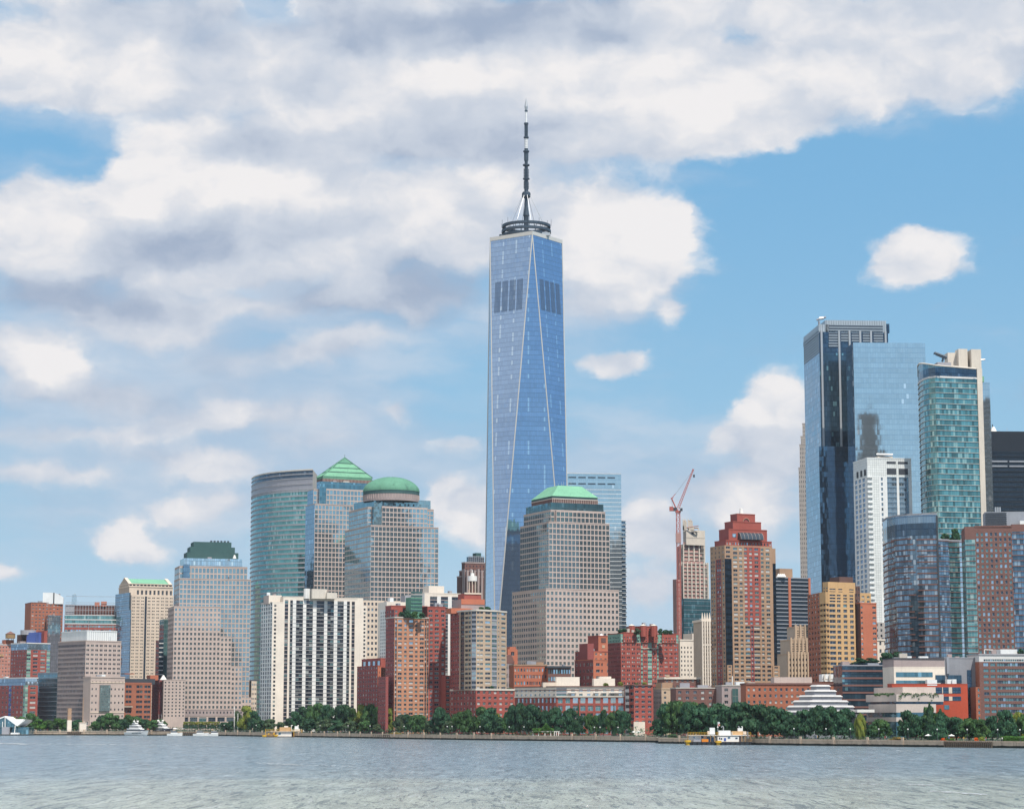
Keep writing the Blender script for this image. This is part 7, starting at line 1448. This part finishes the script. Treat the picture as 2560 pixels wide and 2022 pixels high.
    # parasols
    for lab, cr_, x, y, r in (('white parasol on the harbour terrace behind the dark yacht', 19, 1350, 395, 2.6), ('second white parasol nearer the clipped trees on the harbour terrace', 19, 1560, 435, 1.8), ('white parasol at the cream cafe base, shaded side', 7, 868, 1566, 1.8), ('white parasol at the cafe door of the red row', 7, 935, 1560, 2.2), ('white parasol on the lawn by the orange flowers', 14, 1075, 1440, 1.6), ('white cart canopy parasol on the quay by the museum', 14, 725, 1465, 1.6)):
        px, py = K(cr_, x, y); Yp = Dq(px)+(22 if cr_ != 7 else 60); p = at(px, py, Yp); t = root('parasol', (p.x, Yp, G), lab, 'parasol', 'white parasols'); zt = max(G+2.6, p.z)
        m = MB(); m.loft(m.ring((p.x, Yp), r, 8), zt-.7, m.ring((p.x, Yp), .05, 8), zt, 'tent_white', 'tent_white'); m.build('canopy', t); m = MB(); m.tube((p.x, Yp, G), (p.x, Yp, zt-.05), .05, 'wood', 5); m.build('pole', t)
    for i, (x, y0) in enumerate(((665, 1405), (692, 1460))):
        px, py = K(2, x, y0); Yp = Dq(px)+20; p = at(px, py, Yp); t = root('flagpole', (p.x, Yp, G), ('taller white flagpole before the granite tower base', 'shorter white flagpole beside the taller one')[i], 'flagpole'); m = MB(); m.tube((p.x, Yp, G), p, .22, 'white_paint', 6); m.build('pole', t); m = MB(); m.cyl((p.x, Yp), .25, .1, p.z, p.z+.3, 'white_paint', 8); m.build('finial', t)
furniture()

# ================================================================== boats
def yacht(label, loc, yaw, L, Bm, hullm, deck, H, masts):
    t = root('motor_yacht', (0, 0, 0), label, 'yacht', 'motor yachts moored at the quay'); fb = L*.095
    m = MB(); n = 14; st = []
    for i in range(n+1):
        f = i/n; b_ = Bm/2*(.92 if f < .4 else max(.02, .92*(1-((f-.4)/.6)**2.1))); z = fb*(1+.55*f**2); x = -L/2+L*f
        st.append([(x-f*f*L*.10, b_*.55, -.4), (x-f*f*L*.05, b_*.86, fb*.35), (x, b_, z)])
    for a, c in zip(st, st[1:]):
        for k in range(2):
            m.face([(a[k][0], -a[k][1], a[k][2]), (c[k][0], -c[k][1], c[k][2]), (c[k+1][0], -c[k+1][1], c[k+1][2]), (a[k+1][0], -a[k+1][1], a[k+1][2])], hullm); m.face([(c[k][0], c[k][1], c[k][2]), (a[k][0], a[k][1], a[k][2]), (a[k+1][0], a[k+1][1], a[k+1][2]), (c[k+1][0], c[k+1][1], c[k+1][2])], hullm)
        m.face([(a[2][0], -a[2][1], a[2][2]-.3), (c[2][0], -c[2][1], c[2][2]-.3), (c[2][0], c[2][1], c[2][2]-.3), (a[2][0], a[2][1], a[2][2]-.3)], deck)
    a = st[0]; m.face([(a[0][0], -a[0][1], a[0][2]), (a[0][0], a[0][1], a[0][2]), (a[2][0], a[2][1], a[2][2]), (a[2][0], -a[2][1], a[2][2])], hullm)
    m.build('hull', t); m = MB()
    for i in range(7): m.box((-L*.1+i*L*.065, -Bm*.462), L*.018, .05, fb*.62, fb*.85, 'pane_dark')
    m.build('porthole', t)
    z = fb*1.0; x0, x1, w = -.40, .26, .42
    for k in range(3):
        h = H*(.36, .30, .20)[k]; m = MB(); P0 = [(L*x0, -Bm*w), (L*x1, -Bm*w*.75), (L*x1, Bm*w*.75), (L*x0, Bm*w)]; P1 = [(L*(x0+.01), -Bm*w*.95), (L*(x1-.07), -Bm*w*.68), (L*(x1-.07), Bm*w*.68), (L*(x0+.01), Bm*w*.95)]
        P0, P1 = [Vector(p) for p in P0], [Vector(p) for p in P1]; mid = [p.lerp(q, .35) for p, q in zip(P0, P1)]; mid2 = [p.lerp(q, .75) for p, q in zip(P0, P1)]
        m.loft(P0, z, mid, z+h*.35, deck); m.loft(P1, z+h, [p*1.06 for p in P1], z+h+.12, deck, deck); m.loft(mid2, z+h*.75, P1, z+h, deck, deck); m.build('deckhouse', t)
        m = MB(); m.loft([p*.985 for p in mid], z+h*.35, [p*.985 for p in mid2], z+h*.75, 'pane_dark'); m.build('window', t)
        z += h+.05; x0, x1, w = x0+.10, x1-.13, w*.82
    m = MB(); m.tube((-L*.12, 0, z), (-L*.16, 0, z+H*.25), .25, deck, 6, .1)
    for y in (-1, 1): m.tube((-L*.12, y, z), (-L*.12, y, z+masts), .06, 'white_paint', 4)
    m.build('radar_mast', t)
    for y in (-1, 1):
        m = MB(); r = .75
        for j in range(6): m.loft(m.ring((-L*.1, y*Bm*.25), r*math.sin(math.pi*j/6)+.01, 10), z+1.2-r*math.cos(math.pi*j/6), m.ring((-L*.1, y*Bm*.25), r*math.sin(math.pi*(j+1)/6)+.01, 10), z+1.2-r*math.cos(math.pi*(j+1)/6), 'white_paint')
        m.cyl((-L*.1, y*Bm*.25), .15, .15, z-.2, z+.5, deck, 6); m.build('radar_dome', t, True)
    m = MB()
    for i in range(12):
        f = .55+.45*i/12; b_ = Bm/2*max(.05, .92*(1-((f-.4)/.6)**2.1)); 
        for s_ in (-1, 1): m.tube((-L/2+L*f, s_*b_, fb*(1+.55*f*f)), (-L/2+L*f, s_*b_, fb*(1+.55*f*f)+.9), .04, 'steel', 4)
    m.build('bow_rail', t); t.location = loc; t.rotation_euler = (0, 0, yaw); return t
p = at(*K(19, 425, 585), 1588); yacht('white three-deck motor yacht moored at the quay', (p.x, 1590, 0), R(-42), 24, 6.4, 'boat_white', 'boat_white', 7.2, 3)
p = at(*K(19, 985, 565), 1594); yacht('large navy-hulled motor yacht with twin white radar domes', (p.x, 1604, 0), R(-55), 34, 7.6, 'boat_navy', 'boat_white', 6.6, 6)
def small_boats():
    for i, (x, y, lab) in enumerate(((1995, 470, 'low white cabin cruiser behind the quay before the clipped trees'), (2350, 470, 'second white cruiser further along from the clipped trees'), (1350, 520, 'small white launch beside the navy yacht bow'))):
        px, py = K(19, x, y); Y = Dq(px)-3.5; t = root('cabin_cruiser', (0, 0, 0), lab, 'boat', 'small cruisers at the quay'); m = MB(); L, B_ = 11, 3.2
        st = [(-L/2+L*f, B_/2*(1 if f < .5 else 1-((f-.5)/.5)**2), 1.4+.8*f*f) for f in [k/8 for k in range(9)]]
        for a, c in zip(st, st[1:]):
            for s_ in (-1, 1): m.face([(a[0], s_*a[1]*.8, -.3), (c[0], s_*c[1]*.8, -.3), (c[0], s_*c[1], c[2]), (a[0], s_*a[1], a[2])], 'boat_white')
            m.face([(a[0], -a[1], a[2]-.1), (c[0], -c[1], c[2]-.1), (c[0], c[1], c[2]-.1), (a[0], a[1], a[2]-.1)], 'boat_white')
        m.face([(st[0][0], -1.28, -.3), (st[0][0], 1.28, -.3), (st[0][0], 1.6, 1.4), (st[0][0], -1.6, 1.4)], 'boat_white'); m.build('hull', t)
        m = MB(); q0 = [Vector(v) for v in ((-3, -1.3), (2.2, -1.1), (2.2, 1.1), (-3, 1.3))]; q1 = [Vector(v) for v in ((-2.8, -1.2), (.8, -1), (.8, 1), (-2.8, 1.2))]; m.loft(q0, 1.5, [a.lerp(b_, .3) for a, b_ in zip(q0, q1)], 2.2, 'boat_white'); m.loft([a.lerp(b_, .3) for a, b_ in zip(q0, q1)], 2.2, q1, 3.2, 'pane_dark'); m.prism([v*1.1 for v in q1], 3.2, 3.4, 'boat_white', None, True); m.build('cabin', t)
        t.location = (at(px, py, Y).x, Y, 0); t.rotation_euler = (0, 0, R(6*i-4))
small_boats()
def barge(cr_, Y, label, x0, x1, yw, ydk, items, rails, bolls, extra):
    P = lambda x, y, d=0: at(*K(cr_, x, y), Y+d); o = P((x0+x1)/2, yw); t = root('work_barge', (o.x, Y, 0), label, 'barge', 'work barges moored at the quay'); W_ = 10.0
    m = MB(); a, c = P(x0, yw), P(x1, yw); zd = P(x0, ydk).z; e = 1.2
    bot = [Vector((a.x+e, Y+.2)), Vector((c.x-e, Y+.2)), Vector((c.x-e, Y+W_)), Vector((a.x+e, Y+W_))]; tp = [Vector((a.x, Y)), Vector((c.x, Y)), Vector((c.x, Y+W_+.2)), Vector((a.x, Y+W_+.2))]
    m.loft(bot, -.7, tp, zd, 'barge_hull', 'wood'); n = 14
    for i in range(n): f = (i+.5)/n; m.box((a.x+(c.x-a.x)*f, Y-.12), .25, .12, .1, zd-.1, 'tyre_black')
    m.build('hull', t)
    for (nm, xa, xb, ya, yb, d0, d1, mt) in items:
        m = MB(); p, q = P(xa, yb), P(xb, ya); z0, z1 = p.z, q.z; m.prism([Vector((p.x, Y+d0)), Vector((q.x, Y+d0)), Vector((q.x, Y+d1)), Vector((p.x, Y+d1))], z0, z1, mt, None, True); m.build(nm, t)
    for (xa, xb, yt, yb, d, mt) in rails:
        m = MB(); p, q = P(xa, yb, d), P(xb, yt, d); k = max(2, int((q.x-p.x)/1.3))
        for i in range(k+1): x = p.x+(q.x-p.x)*i/k; m.tube((x, Y+d, p.z), (x, Y+d, q.z), .07, mt, 4)
        for f in (0, .5, 1): z = p.z+(q.z-p.z)*f; m.tube((p.x, Y+d, z), (q.x, Y+d, z), .07, mt, 4)
        m.build('railing', t)
    for x, ya, yb in bolls:
        m = MB(); p = P(x, yb, -1); z1 = P(x, ya, -1).z; m.cyl((p.x, Y-1), .85, .85, -.6, z1-.7, 'yellow_paint', 12); m.cyl((p.x, Y-1), 1.45, 1.45, z1-.9, z1, 'yellow_paint', 12); m.build('mooring_bollard', t)
    for (nm, pts, r, mt) in extra:
        m = MB(); q = [P(*v) for v in pts]
        for u, v in zip(q, q[1:]): m.tube(u, v, r, mt, 5)
        m.build(nm, t)
    return t, P
barge(16, 1452, 'yellow-railed white landing barge below the white slab tower', 200, 1130, 632, 590,
    [('cabin', 495, 868, 478, 590, 2, 8, 'boat_white'), ('window', 545, 600, 495, 545, 1.9, 2.2, 'ct_teal'), ('upper_deck', 240, 1135, 462, 474, 1.2, 9, 'concrete'), ('canopy', 570, 840, 365, 462, 2, 8, 'yellow_brick'), ('ticket_box', 680, 770, 335, 366, 3, 6, 'white_paint'), ('wheelhouse', 938, 1062, 400, 462, 2, 7, 'boat_white'), ('tank', 940, 1030, 335, 400, 3, 6, 'boat_white'), ('cabin', 255, 465, 492, 590, 3, 8, 'cream'), ('store', 870, 930, 490, 590, 3, 8, 'brick_dark'), ('bench', 1010, 1100, 545, 590, 3, 6, 'orange_paint')],
    [(235, 570, 412, 462, 1.2, 'yellow_paint'), (840, 1135, 420, 462, 1.2, 'yellow_paint'), (250, 470, 540, 590, .6, 'yellow_paint')], [(205, 555, 630), (490, 545, 630)],
    [('vent_pipe', [(872, 462, 4), (868, 318, 4), (905, 322, 4)], .25, 'white_paint'), ('vent_pipe', [(1030, 335, 4), (1025, 318, 4), (1055, 320, 4)], .22, 'white_paint'), ('post', [(235, 590, 1.2), (235, 412, 1.2)], .18, 'yellow_paint'), ('post', [(930, 590, 1.2), (932, 462, 1.2)], .2, 'yellow_paint'), ('post', [(1125, 590, 1.2), (1128, 430, 1.2)], .2, 'yellow_paint'), ('gangplank', [(690, 628, -1), (1060, 636, -1.4), (1240, 624, -1)], .25, 'yellow_paint'), ('mooring_buoy', [(300, 545, .2), (330, 520, .2)], .5, 'yellow_paint'), ('mooring_buoy', [(430, 540, .2), (455, 500, .2)], .5, 'yellow_paint')])
bt, BP = barge(17, 1022, 'white and blue work barge with yellow bollards before the dark trees', 230, 1870, 780, 722,
    [('cabin', 1032, 1555, 588, 722, 1.5, 8, 'boat_white'), ('upper_cabin', 1062, 1355, 446, 584, 2.5, 8, 'boat_white'), ('upper_deck', 290, 1835, 556, 572, 1.2, 9.5, 'white_paint'), ('cabin', 350, 630, 576, 722, 3, 8, 'boat_white'), ('cabin', 690, 768, 580, 640, 3.2, 8, 'cream'), ('container', 770, 942, 608, 722, 2, 6, 'ct_navy'), ('tank', 848, 970, 376, 540, 3, 6, 'boat_white'), ('tank', 795, 848, 455, 540, 3, 6, 'cream'), ('plant_box', 1538, 1658, 385, 462, 3, 6, 'boat_white'), ('canopy', 1388, 1655, 462, 555, 2.5, 7.5, 'yellow_brick'), ('tank', 1665, 1745, 465, 540, 3, 6, 'cream'),
     ('door', 1185, 1238, 628, 705, 1.4, 1.6, 'blue_panel'), ('window', 1062, 1090, 615, 660, 1.4, 1.6, 'ct_navy'), ('window', 1105, 1145, 628, 665, 1.4, 1.6, 'ct_navy'), ('window', 1468, 1522, 615, 650, 1.4, 1.6, 'ct_navy'), ('sign_panel', 1282, 1340, 602, 642, 1.4, 1.6, 'ct_blue'), ('sign_panel', 440, 480, 598, 632, 2.9, 3.1, 'ct_blue'), ('window', 632, 690, 585, 640, 3.2, 6, 'ct_navy'), ('store', 1560, 1620, 580, 722, 3, 8, 'granite_dark'), ('water_drum', 1690, 1715, 600, 690, 3, 4, 'white_paint'), ('sheet_stack', 640, 800, 655, 722, .8, 3, 'orange_paint'), ('skip_bin', 430, 610, 665, 735, .3, 2.5, 'grey_panel')],
    [(290, 780, 490, 556, 1.2, 'yellow_paint'), (980, 1062, 485, 556, 1.2, 'yellow_paint'), (1355, 1390, 490, 556, 1.2, 'white_paint'), (1745, 1840, 490, 556, 1.2, 'yellow_paint')], [(290, 680, 780), (1042, 695, 782)],
    [('post', [(295, 722, 1.2), (288, 490, 1.2)], .22, 'wood'), ('post', [(850, 722, 1.2), (850, 560, 1.2)], .18, 'wood'), ('post', [(945, 722, 1.2), (945, 560, 1.2)], .18, 'wood'), ('post', [(1620, 722, 1.2), (1620, 560, 1.2)], .18, 'wood'), ('post', [(1700, 722, 1.2), (1700, 560, 1.2)], .18, 'wood'), ('post', [(1850, 740, 1.2), (1825, 556, 1.2)], .18, 'wood'), ('ladder', [(1775, 640, 1), (1770, 470, 1)], .12, 'steel'), ('ladder', [(1745, 640, 1), (1758, 470, 1)], .12, 'steel'),
     ('vent_pipe', [(1165, 446, 4), (1162, 342, 4), (1125, 345, 4), (1118, 372, 4)], .22, 'grey_panel'), ('vent_pipe', [(1555, 385, 4), (1552, 350, 4), (1525, 352, 4)], .2, 'grey_panel'), ('vent_pipe', [(1630, 385, 4), (1632, 350, 4), (1610, 350, 4)], .2, 'white_paint'), ('mast', [(1028, 556, 5), (1026, 232, 5)], .12, 'grey_panel'), ('mast_fitting', [(1012, 360, 5), (1040, 360, 5)], .3, 'white_paint')])
m = MB(); p = BP(1030, 235, 5); q = BP(1075, 282, 5); n = 6
for i in range(n):
    f, g = i/n, (i+1)/n; w_ = lambda v: .12*math.sin(v*7)
    for (za, zb, mt) in ((p.z, p.z-.72, 'white_paint'), ):
        m.face([(p.x+(q.x-p.x)*f, p.y+w_(f), za), (p.x+(q.x-p.x)*g, p.y+w_(g), za), (p.x+(q.x-p.x)*g, p.y+w_(g), q.z+.05), (p.x+(q.x-p.x)*f, p.y+w_(f), q.z)], 'antenna_white')
m.build('flag', bt)
m = MB(); p = BP(1032, 278, 5); q = BP(1082, 332, 5); d = q-p
m.face([p, p+Vector((d.x, .1, d.z*.05)), q, p+Vector((0, .05, d.z))], 'red_paint'); m.face([p+Vector((0, -.03, 0)), p+Vector((d.x*.25, -.03, 0)), q+Vector((0, -.03, 0)), q+Vector((-d.x*.25, -.03, 0))], 'white_paint'); m.build('flag', bt)

# gull low over the water in the foreground
def gull():
    Y = 255.0; p = at(1468, 2016, Y); t = root('seagull', (p.x, Y, p.z), 'white gull flying low over the foreground water', 'bird')
    def ball(m, c, rx, ry, rz, mt, n=10):
        for j in range(7):
            a, b_ = math.pi*j/7, math.pi*(j+1)/7
            A = [(c[0]+rx*math.sin(a)*math.cos(2*math.pi*i/n), c[1]+ry*math.sin(a)*math.sin(2*math.pi*i/n), c[2]+rz*math.cos(a)) for i in range(n)]; B_ = [(c[0]+rx*math.sin(b_)*math.cos(2*math.pi*i/n), c[1]+ry*math.sin(b_)*math.sin(2*math.pi*i/n), c[2]+rz*math.cos(b_)) for i in range(n)]
            for i in range(n): m.face([A[i], A[(i+1) % n], B_[(i+1) % n], B_[i]], mt)
    o = (p.x, Y, p.z); m = MB(); ball(m, o, .16, .34, .15, 'antenna_white'); ball(m, (o[0]+.03, Y-.36, o[2]+.10), .085, .11, .085, 'antenna_white')
    m.face([(o[0]-.08, Y+.28, o[2]), (o[0]+.08, Y+.28, o[2]), (o[0]+.13, Y+.55, o[2]-.02), (o[0]-.13, Y+.55, o[2]-.02)], 'antenna_white'); m.build('body', t, True)
    for s_ in (-1, 1):
        m = MB(); r = [(.08, .05, -.16, .16), (.35, .20, -.20, .14), (.62, .12, -.10, .16), (.80, .02, .02, .14)]
        for (x0, z0, a0, b0), (x1, z1, a1, b1) in zip(r, r[1:]):
            m.face([(o[0]+s_*x0, Y+a0, o[2]+z0), (o[0]+s_*x1, Y+a1, o[2]+z1), (o[0]+s_*x1, Y+b1, o[2]+z1), (o[0]+s_*x0, Y+b0, o[2]+z0)], 'grey_panel' if x0 > .5 else 'antenna_white'); m.face([(o[0]+s_*x0, Y+a0, o[2]+z0-.03), (o[0]+s_*x1, Y+a1, o[2]+z1-.02), (o[0]+s_*x1, Y+b1, o[2]+z1-.02), (o[0]+s_*x0, Y+b0, o[2]+z0-.03)], 'antenna_white')
        m.build('wing', t)
    m = MB(); m.tube((o[0]+.03, Y-.45, o[2]+.09), (o[0]+.03, Y-.54, o[2]+.07), .022, 'yellow_paint', 6, .006); m.build('beak', t)
gull()

# strollers along the railing, a few pixels tall
def person_mesh(seed):
    r = random.Random(seed); me = bpy.data.meshes.new('person'); st = r.uniform(.08, .3); arm = r.uniform(-.1, .25)
    J = [((0,0,.95),(.15,.11)), ((0,0,1.2),(.15,.10)), ((0,0,1.42),(.17,.10)), ((0,0,1.53),(.055,.06)), ((0,-.01,1.66),(.085,.10)), ((0,-.01,1.75),(.06,.07)),
         ((.09,0,.9),(.09,.09)), ((.10,-st*.5,.5),(.062,.065)), ((.10,-st*.3,.08),(.042,.045)), ((.10,-st*.3-.14,.03),(.04,.03)), ((-.09,0,.9),(.09,.09)), ((-.10,st*.3,.5),(.062,.065)), ((-.10,st*.7,.1),(.042,.045)), ((-.10,st*.7-.14,.04),(.04,.03)),
         ((.22,0,1.4),(.055,.055)), ((.26,arm*.3,1.13),(.042,.042)), ((.25,-.12-arm*.3,.9),(.032,.032)), ((-.22,0,1.4),(.055,.055)), ((-.26,-arm*.3,1.13),(.042,.042)), ((-.25,.05+arm*.3,.9),(.032,.032))]
    E = [(0,1),(1,2),(2,3),(3,4),(4,5),(0,6),(6,7),(7,8),(8,9),(0,10),(10,11),(11,12),(12,13),(2,14),(14,15),(15,16),(2,17),(17,18),(18,19)]
    me.from_pydata([j[0] for j in J], E, []); o = bpy.data.objects.new('p', me); COL.objects.link(o); sk = o.modifiers.new('s', 'SKIN'); o.modifiers.new('d', 'SUBSURF').levels = 1
    for v, j in zip(me.skin_vertices[0].data, J): v.radius = j[1]
    me.skin_vertices[0].data[0].use_root = True
    dg = bpy.context.evaluated_depsgraph_get(); out = bpy.data.meshes.new_from_object(o.evaluated_get(dg)); bpy.data.objects.remove(o); out.materials.clear(); return out
for nm, c in (('skin', (.50,.32,.24)), ('cloth_white', (.78,.77,.75)), ('cloth_blue', (.08,.15,.34)), ('cloth_red', (.50,.06,.05)), ('cloth_black', (.03,.03,.035)), ('cloth_yellow', (.70,.50,.08)), ('cloth_denim', (.09,.12,.20)), ('cloth_khaki', (.40,.32,.22)), ('hair', (.05,.035,.025))): wall(nm, c, .8, .05, 0)
def people():
    base = [person_mesh(i) for i in range(3)]
    cols = [('white', 'cloth_white'), ('blue', 'cloth_blue'), ('red', 'cloth_red'), ('black', 'cloth_black'), ('yellow', 'cloth_yellow')]; legs = [('dark trousers', 'cloth_black'), ('jeans', 'cloth_denim'), ('khaki trousers', 'cloth_khaki')]
    spots = [('the ferry pavilion', (85, 92, 101, 110, 118)), ('the stone pylon', (130, 141, 150, 186, 214)), ('the clipped trees', (470, 485, 505, 530)), ('the yellow barge', (790, 818, 835, 852)), ('the red and tan tower', (1020, 1060, 1150, 1185, 1236)), ('the vine pergola', (1318, 1330, 1356, 1487, 1505)), ('the stepped museum', (2040, 2043, 2212, 2216, 2300)), ('the orange flowers', (2372, 2409, 2465, 2505))]
    k = 0
    for place, xs in spots:
        for i, px in enumerate(xs):
            (cn, cm), (ln, lm) = cols[(k*2+i) % 5], legs[(k+i) % 3]; me = base[k % 3].copy(); k += 1; me.name = 'person'
            for m in (cm, lm, 'skin', 'hair'): me.materials.append(MATS[m])
            for p in me.polygons: z = p.center.z; p.material_index = 3 if z > 1.70 or (z > 1.62 and p.center.y > .03) else 2 if z > 1.50 or (abs(p.center.x) > .23 and z < 1.05) else 0 if z > .93 else 1
            Y = Dq(px)+1.6+rng.random()*2.5; o = bpy.data.objects.new('person', me); COL.objects.link(o); o.location = (X_at(px, Y), Y, G+.02); o.rotation_euler = (0, 0, rng.uniform(0, 6.28)); s_ = rng.uniform(.94, 1.04); o.scale = (s_, s_, s_)
            props(o, f'{ORD[i]} stroller by {place}, in {cn} top and {ln}', 'person', 'strollers on the quay')
people()

# foam left by passing boats
def foam():
    wall('foam', (.56, .59, .60), .6, .1, 0); mb = MB()
    for x0, x1, y0, y1, n, dens in ((-30, 60, 1857, 1859, 110, .9), (60, 330, 1858, 1861, 90, .6), (330, 620, 1861, 1866, 45, .4), (640, 760, 1906, 1912, 60, .5), (760, 880, 1912, 1914, 25, .3), (2330, 2460, 1976, 1985, 90, .6), (2270, 2330, 1960, 1962, 50, .5), (2150, 2210, 1958, 1960, 25, .4), (1290, 1330, 2008, 2014, 20, .4), (1820, 1900, 1873, 1876, 24, .4), (2240, 2300, 1875, 1878, 20, .4)):
        for i in range(n):
            f = rng.random(); w = onwater(x0+(x1-x0)*f, y0+(y1-y0)*f+rng.gauss(0, .8), .06); s_ = rng.uniform(.3, 1.4)*w.y/900*(.5+dens); a = rng.uniform(0, 6.28); k = 6; e = rng.uniform(.3, .8)
            mb.face([(w.x+s_*math.cos(j*1.047)*(.7+.5*rng.random()), w.y+s_*e*2.2*math.sin(j*1.047)*(.7+.5*rng.random()), .06+.001*(i % 40)) for j in range(k)], 'foam')
    props(mb.build('wake_foam'), 'broken white wake foam drifting in streaks on the river', 'foam', None, 'stuff')
foam()

# summer air
def haze():
    m, t = new_mat('haze'); v = t.n('ShaderNodeVolumePrincipled'); v.inputs['Color'].default_value = (.80, .88, 1, 1); v.inputs['Density'].default_value = 2.4e-5; v.inputs['Anisotropy'].default_value = .0
    t.put(t.n('ShaderNodeOutputMaterial').inputs['Volume'], v.outputs[0])
    mb = MB(); mb.prism([(-30200, -3200), (30200, -3200), (30200, 40200), (-30200, 40200)], -1.0, 575, 'haze', None, True); o = mb.build('haze'); props(o, 'thin bluish summer haze over the whole harbour', 'haze', None, 'stuff')
haze()
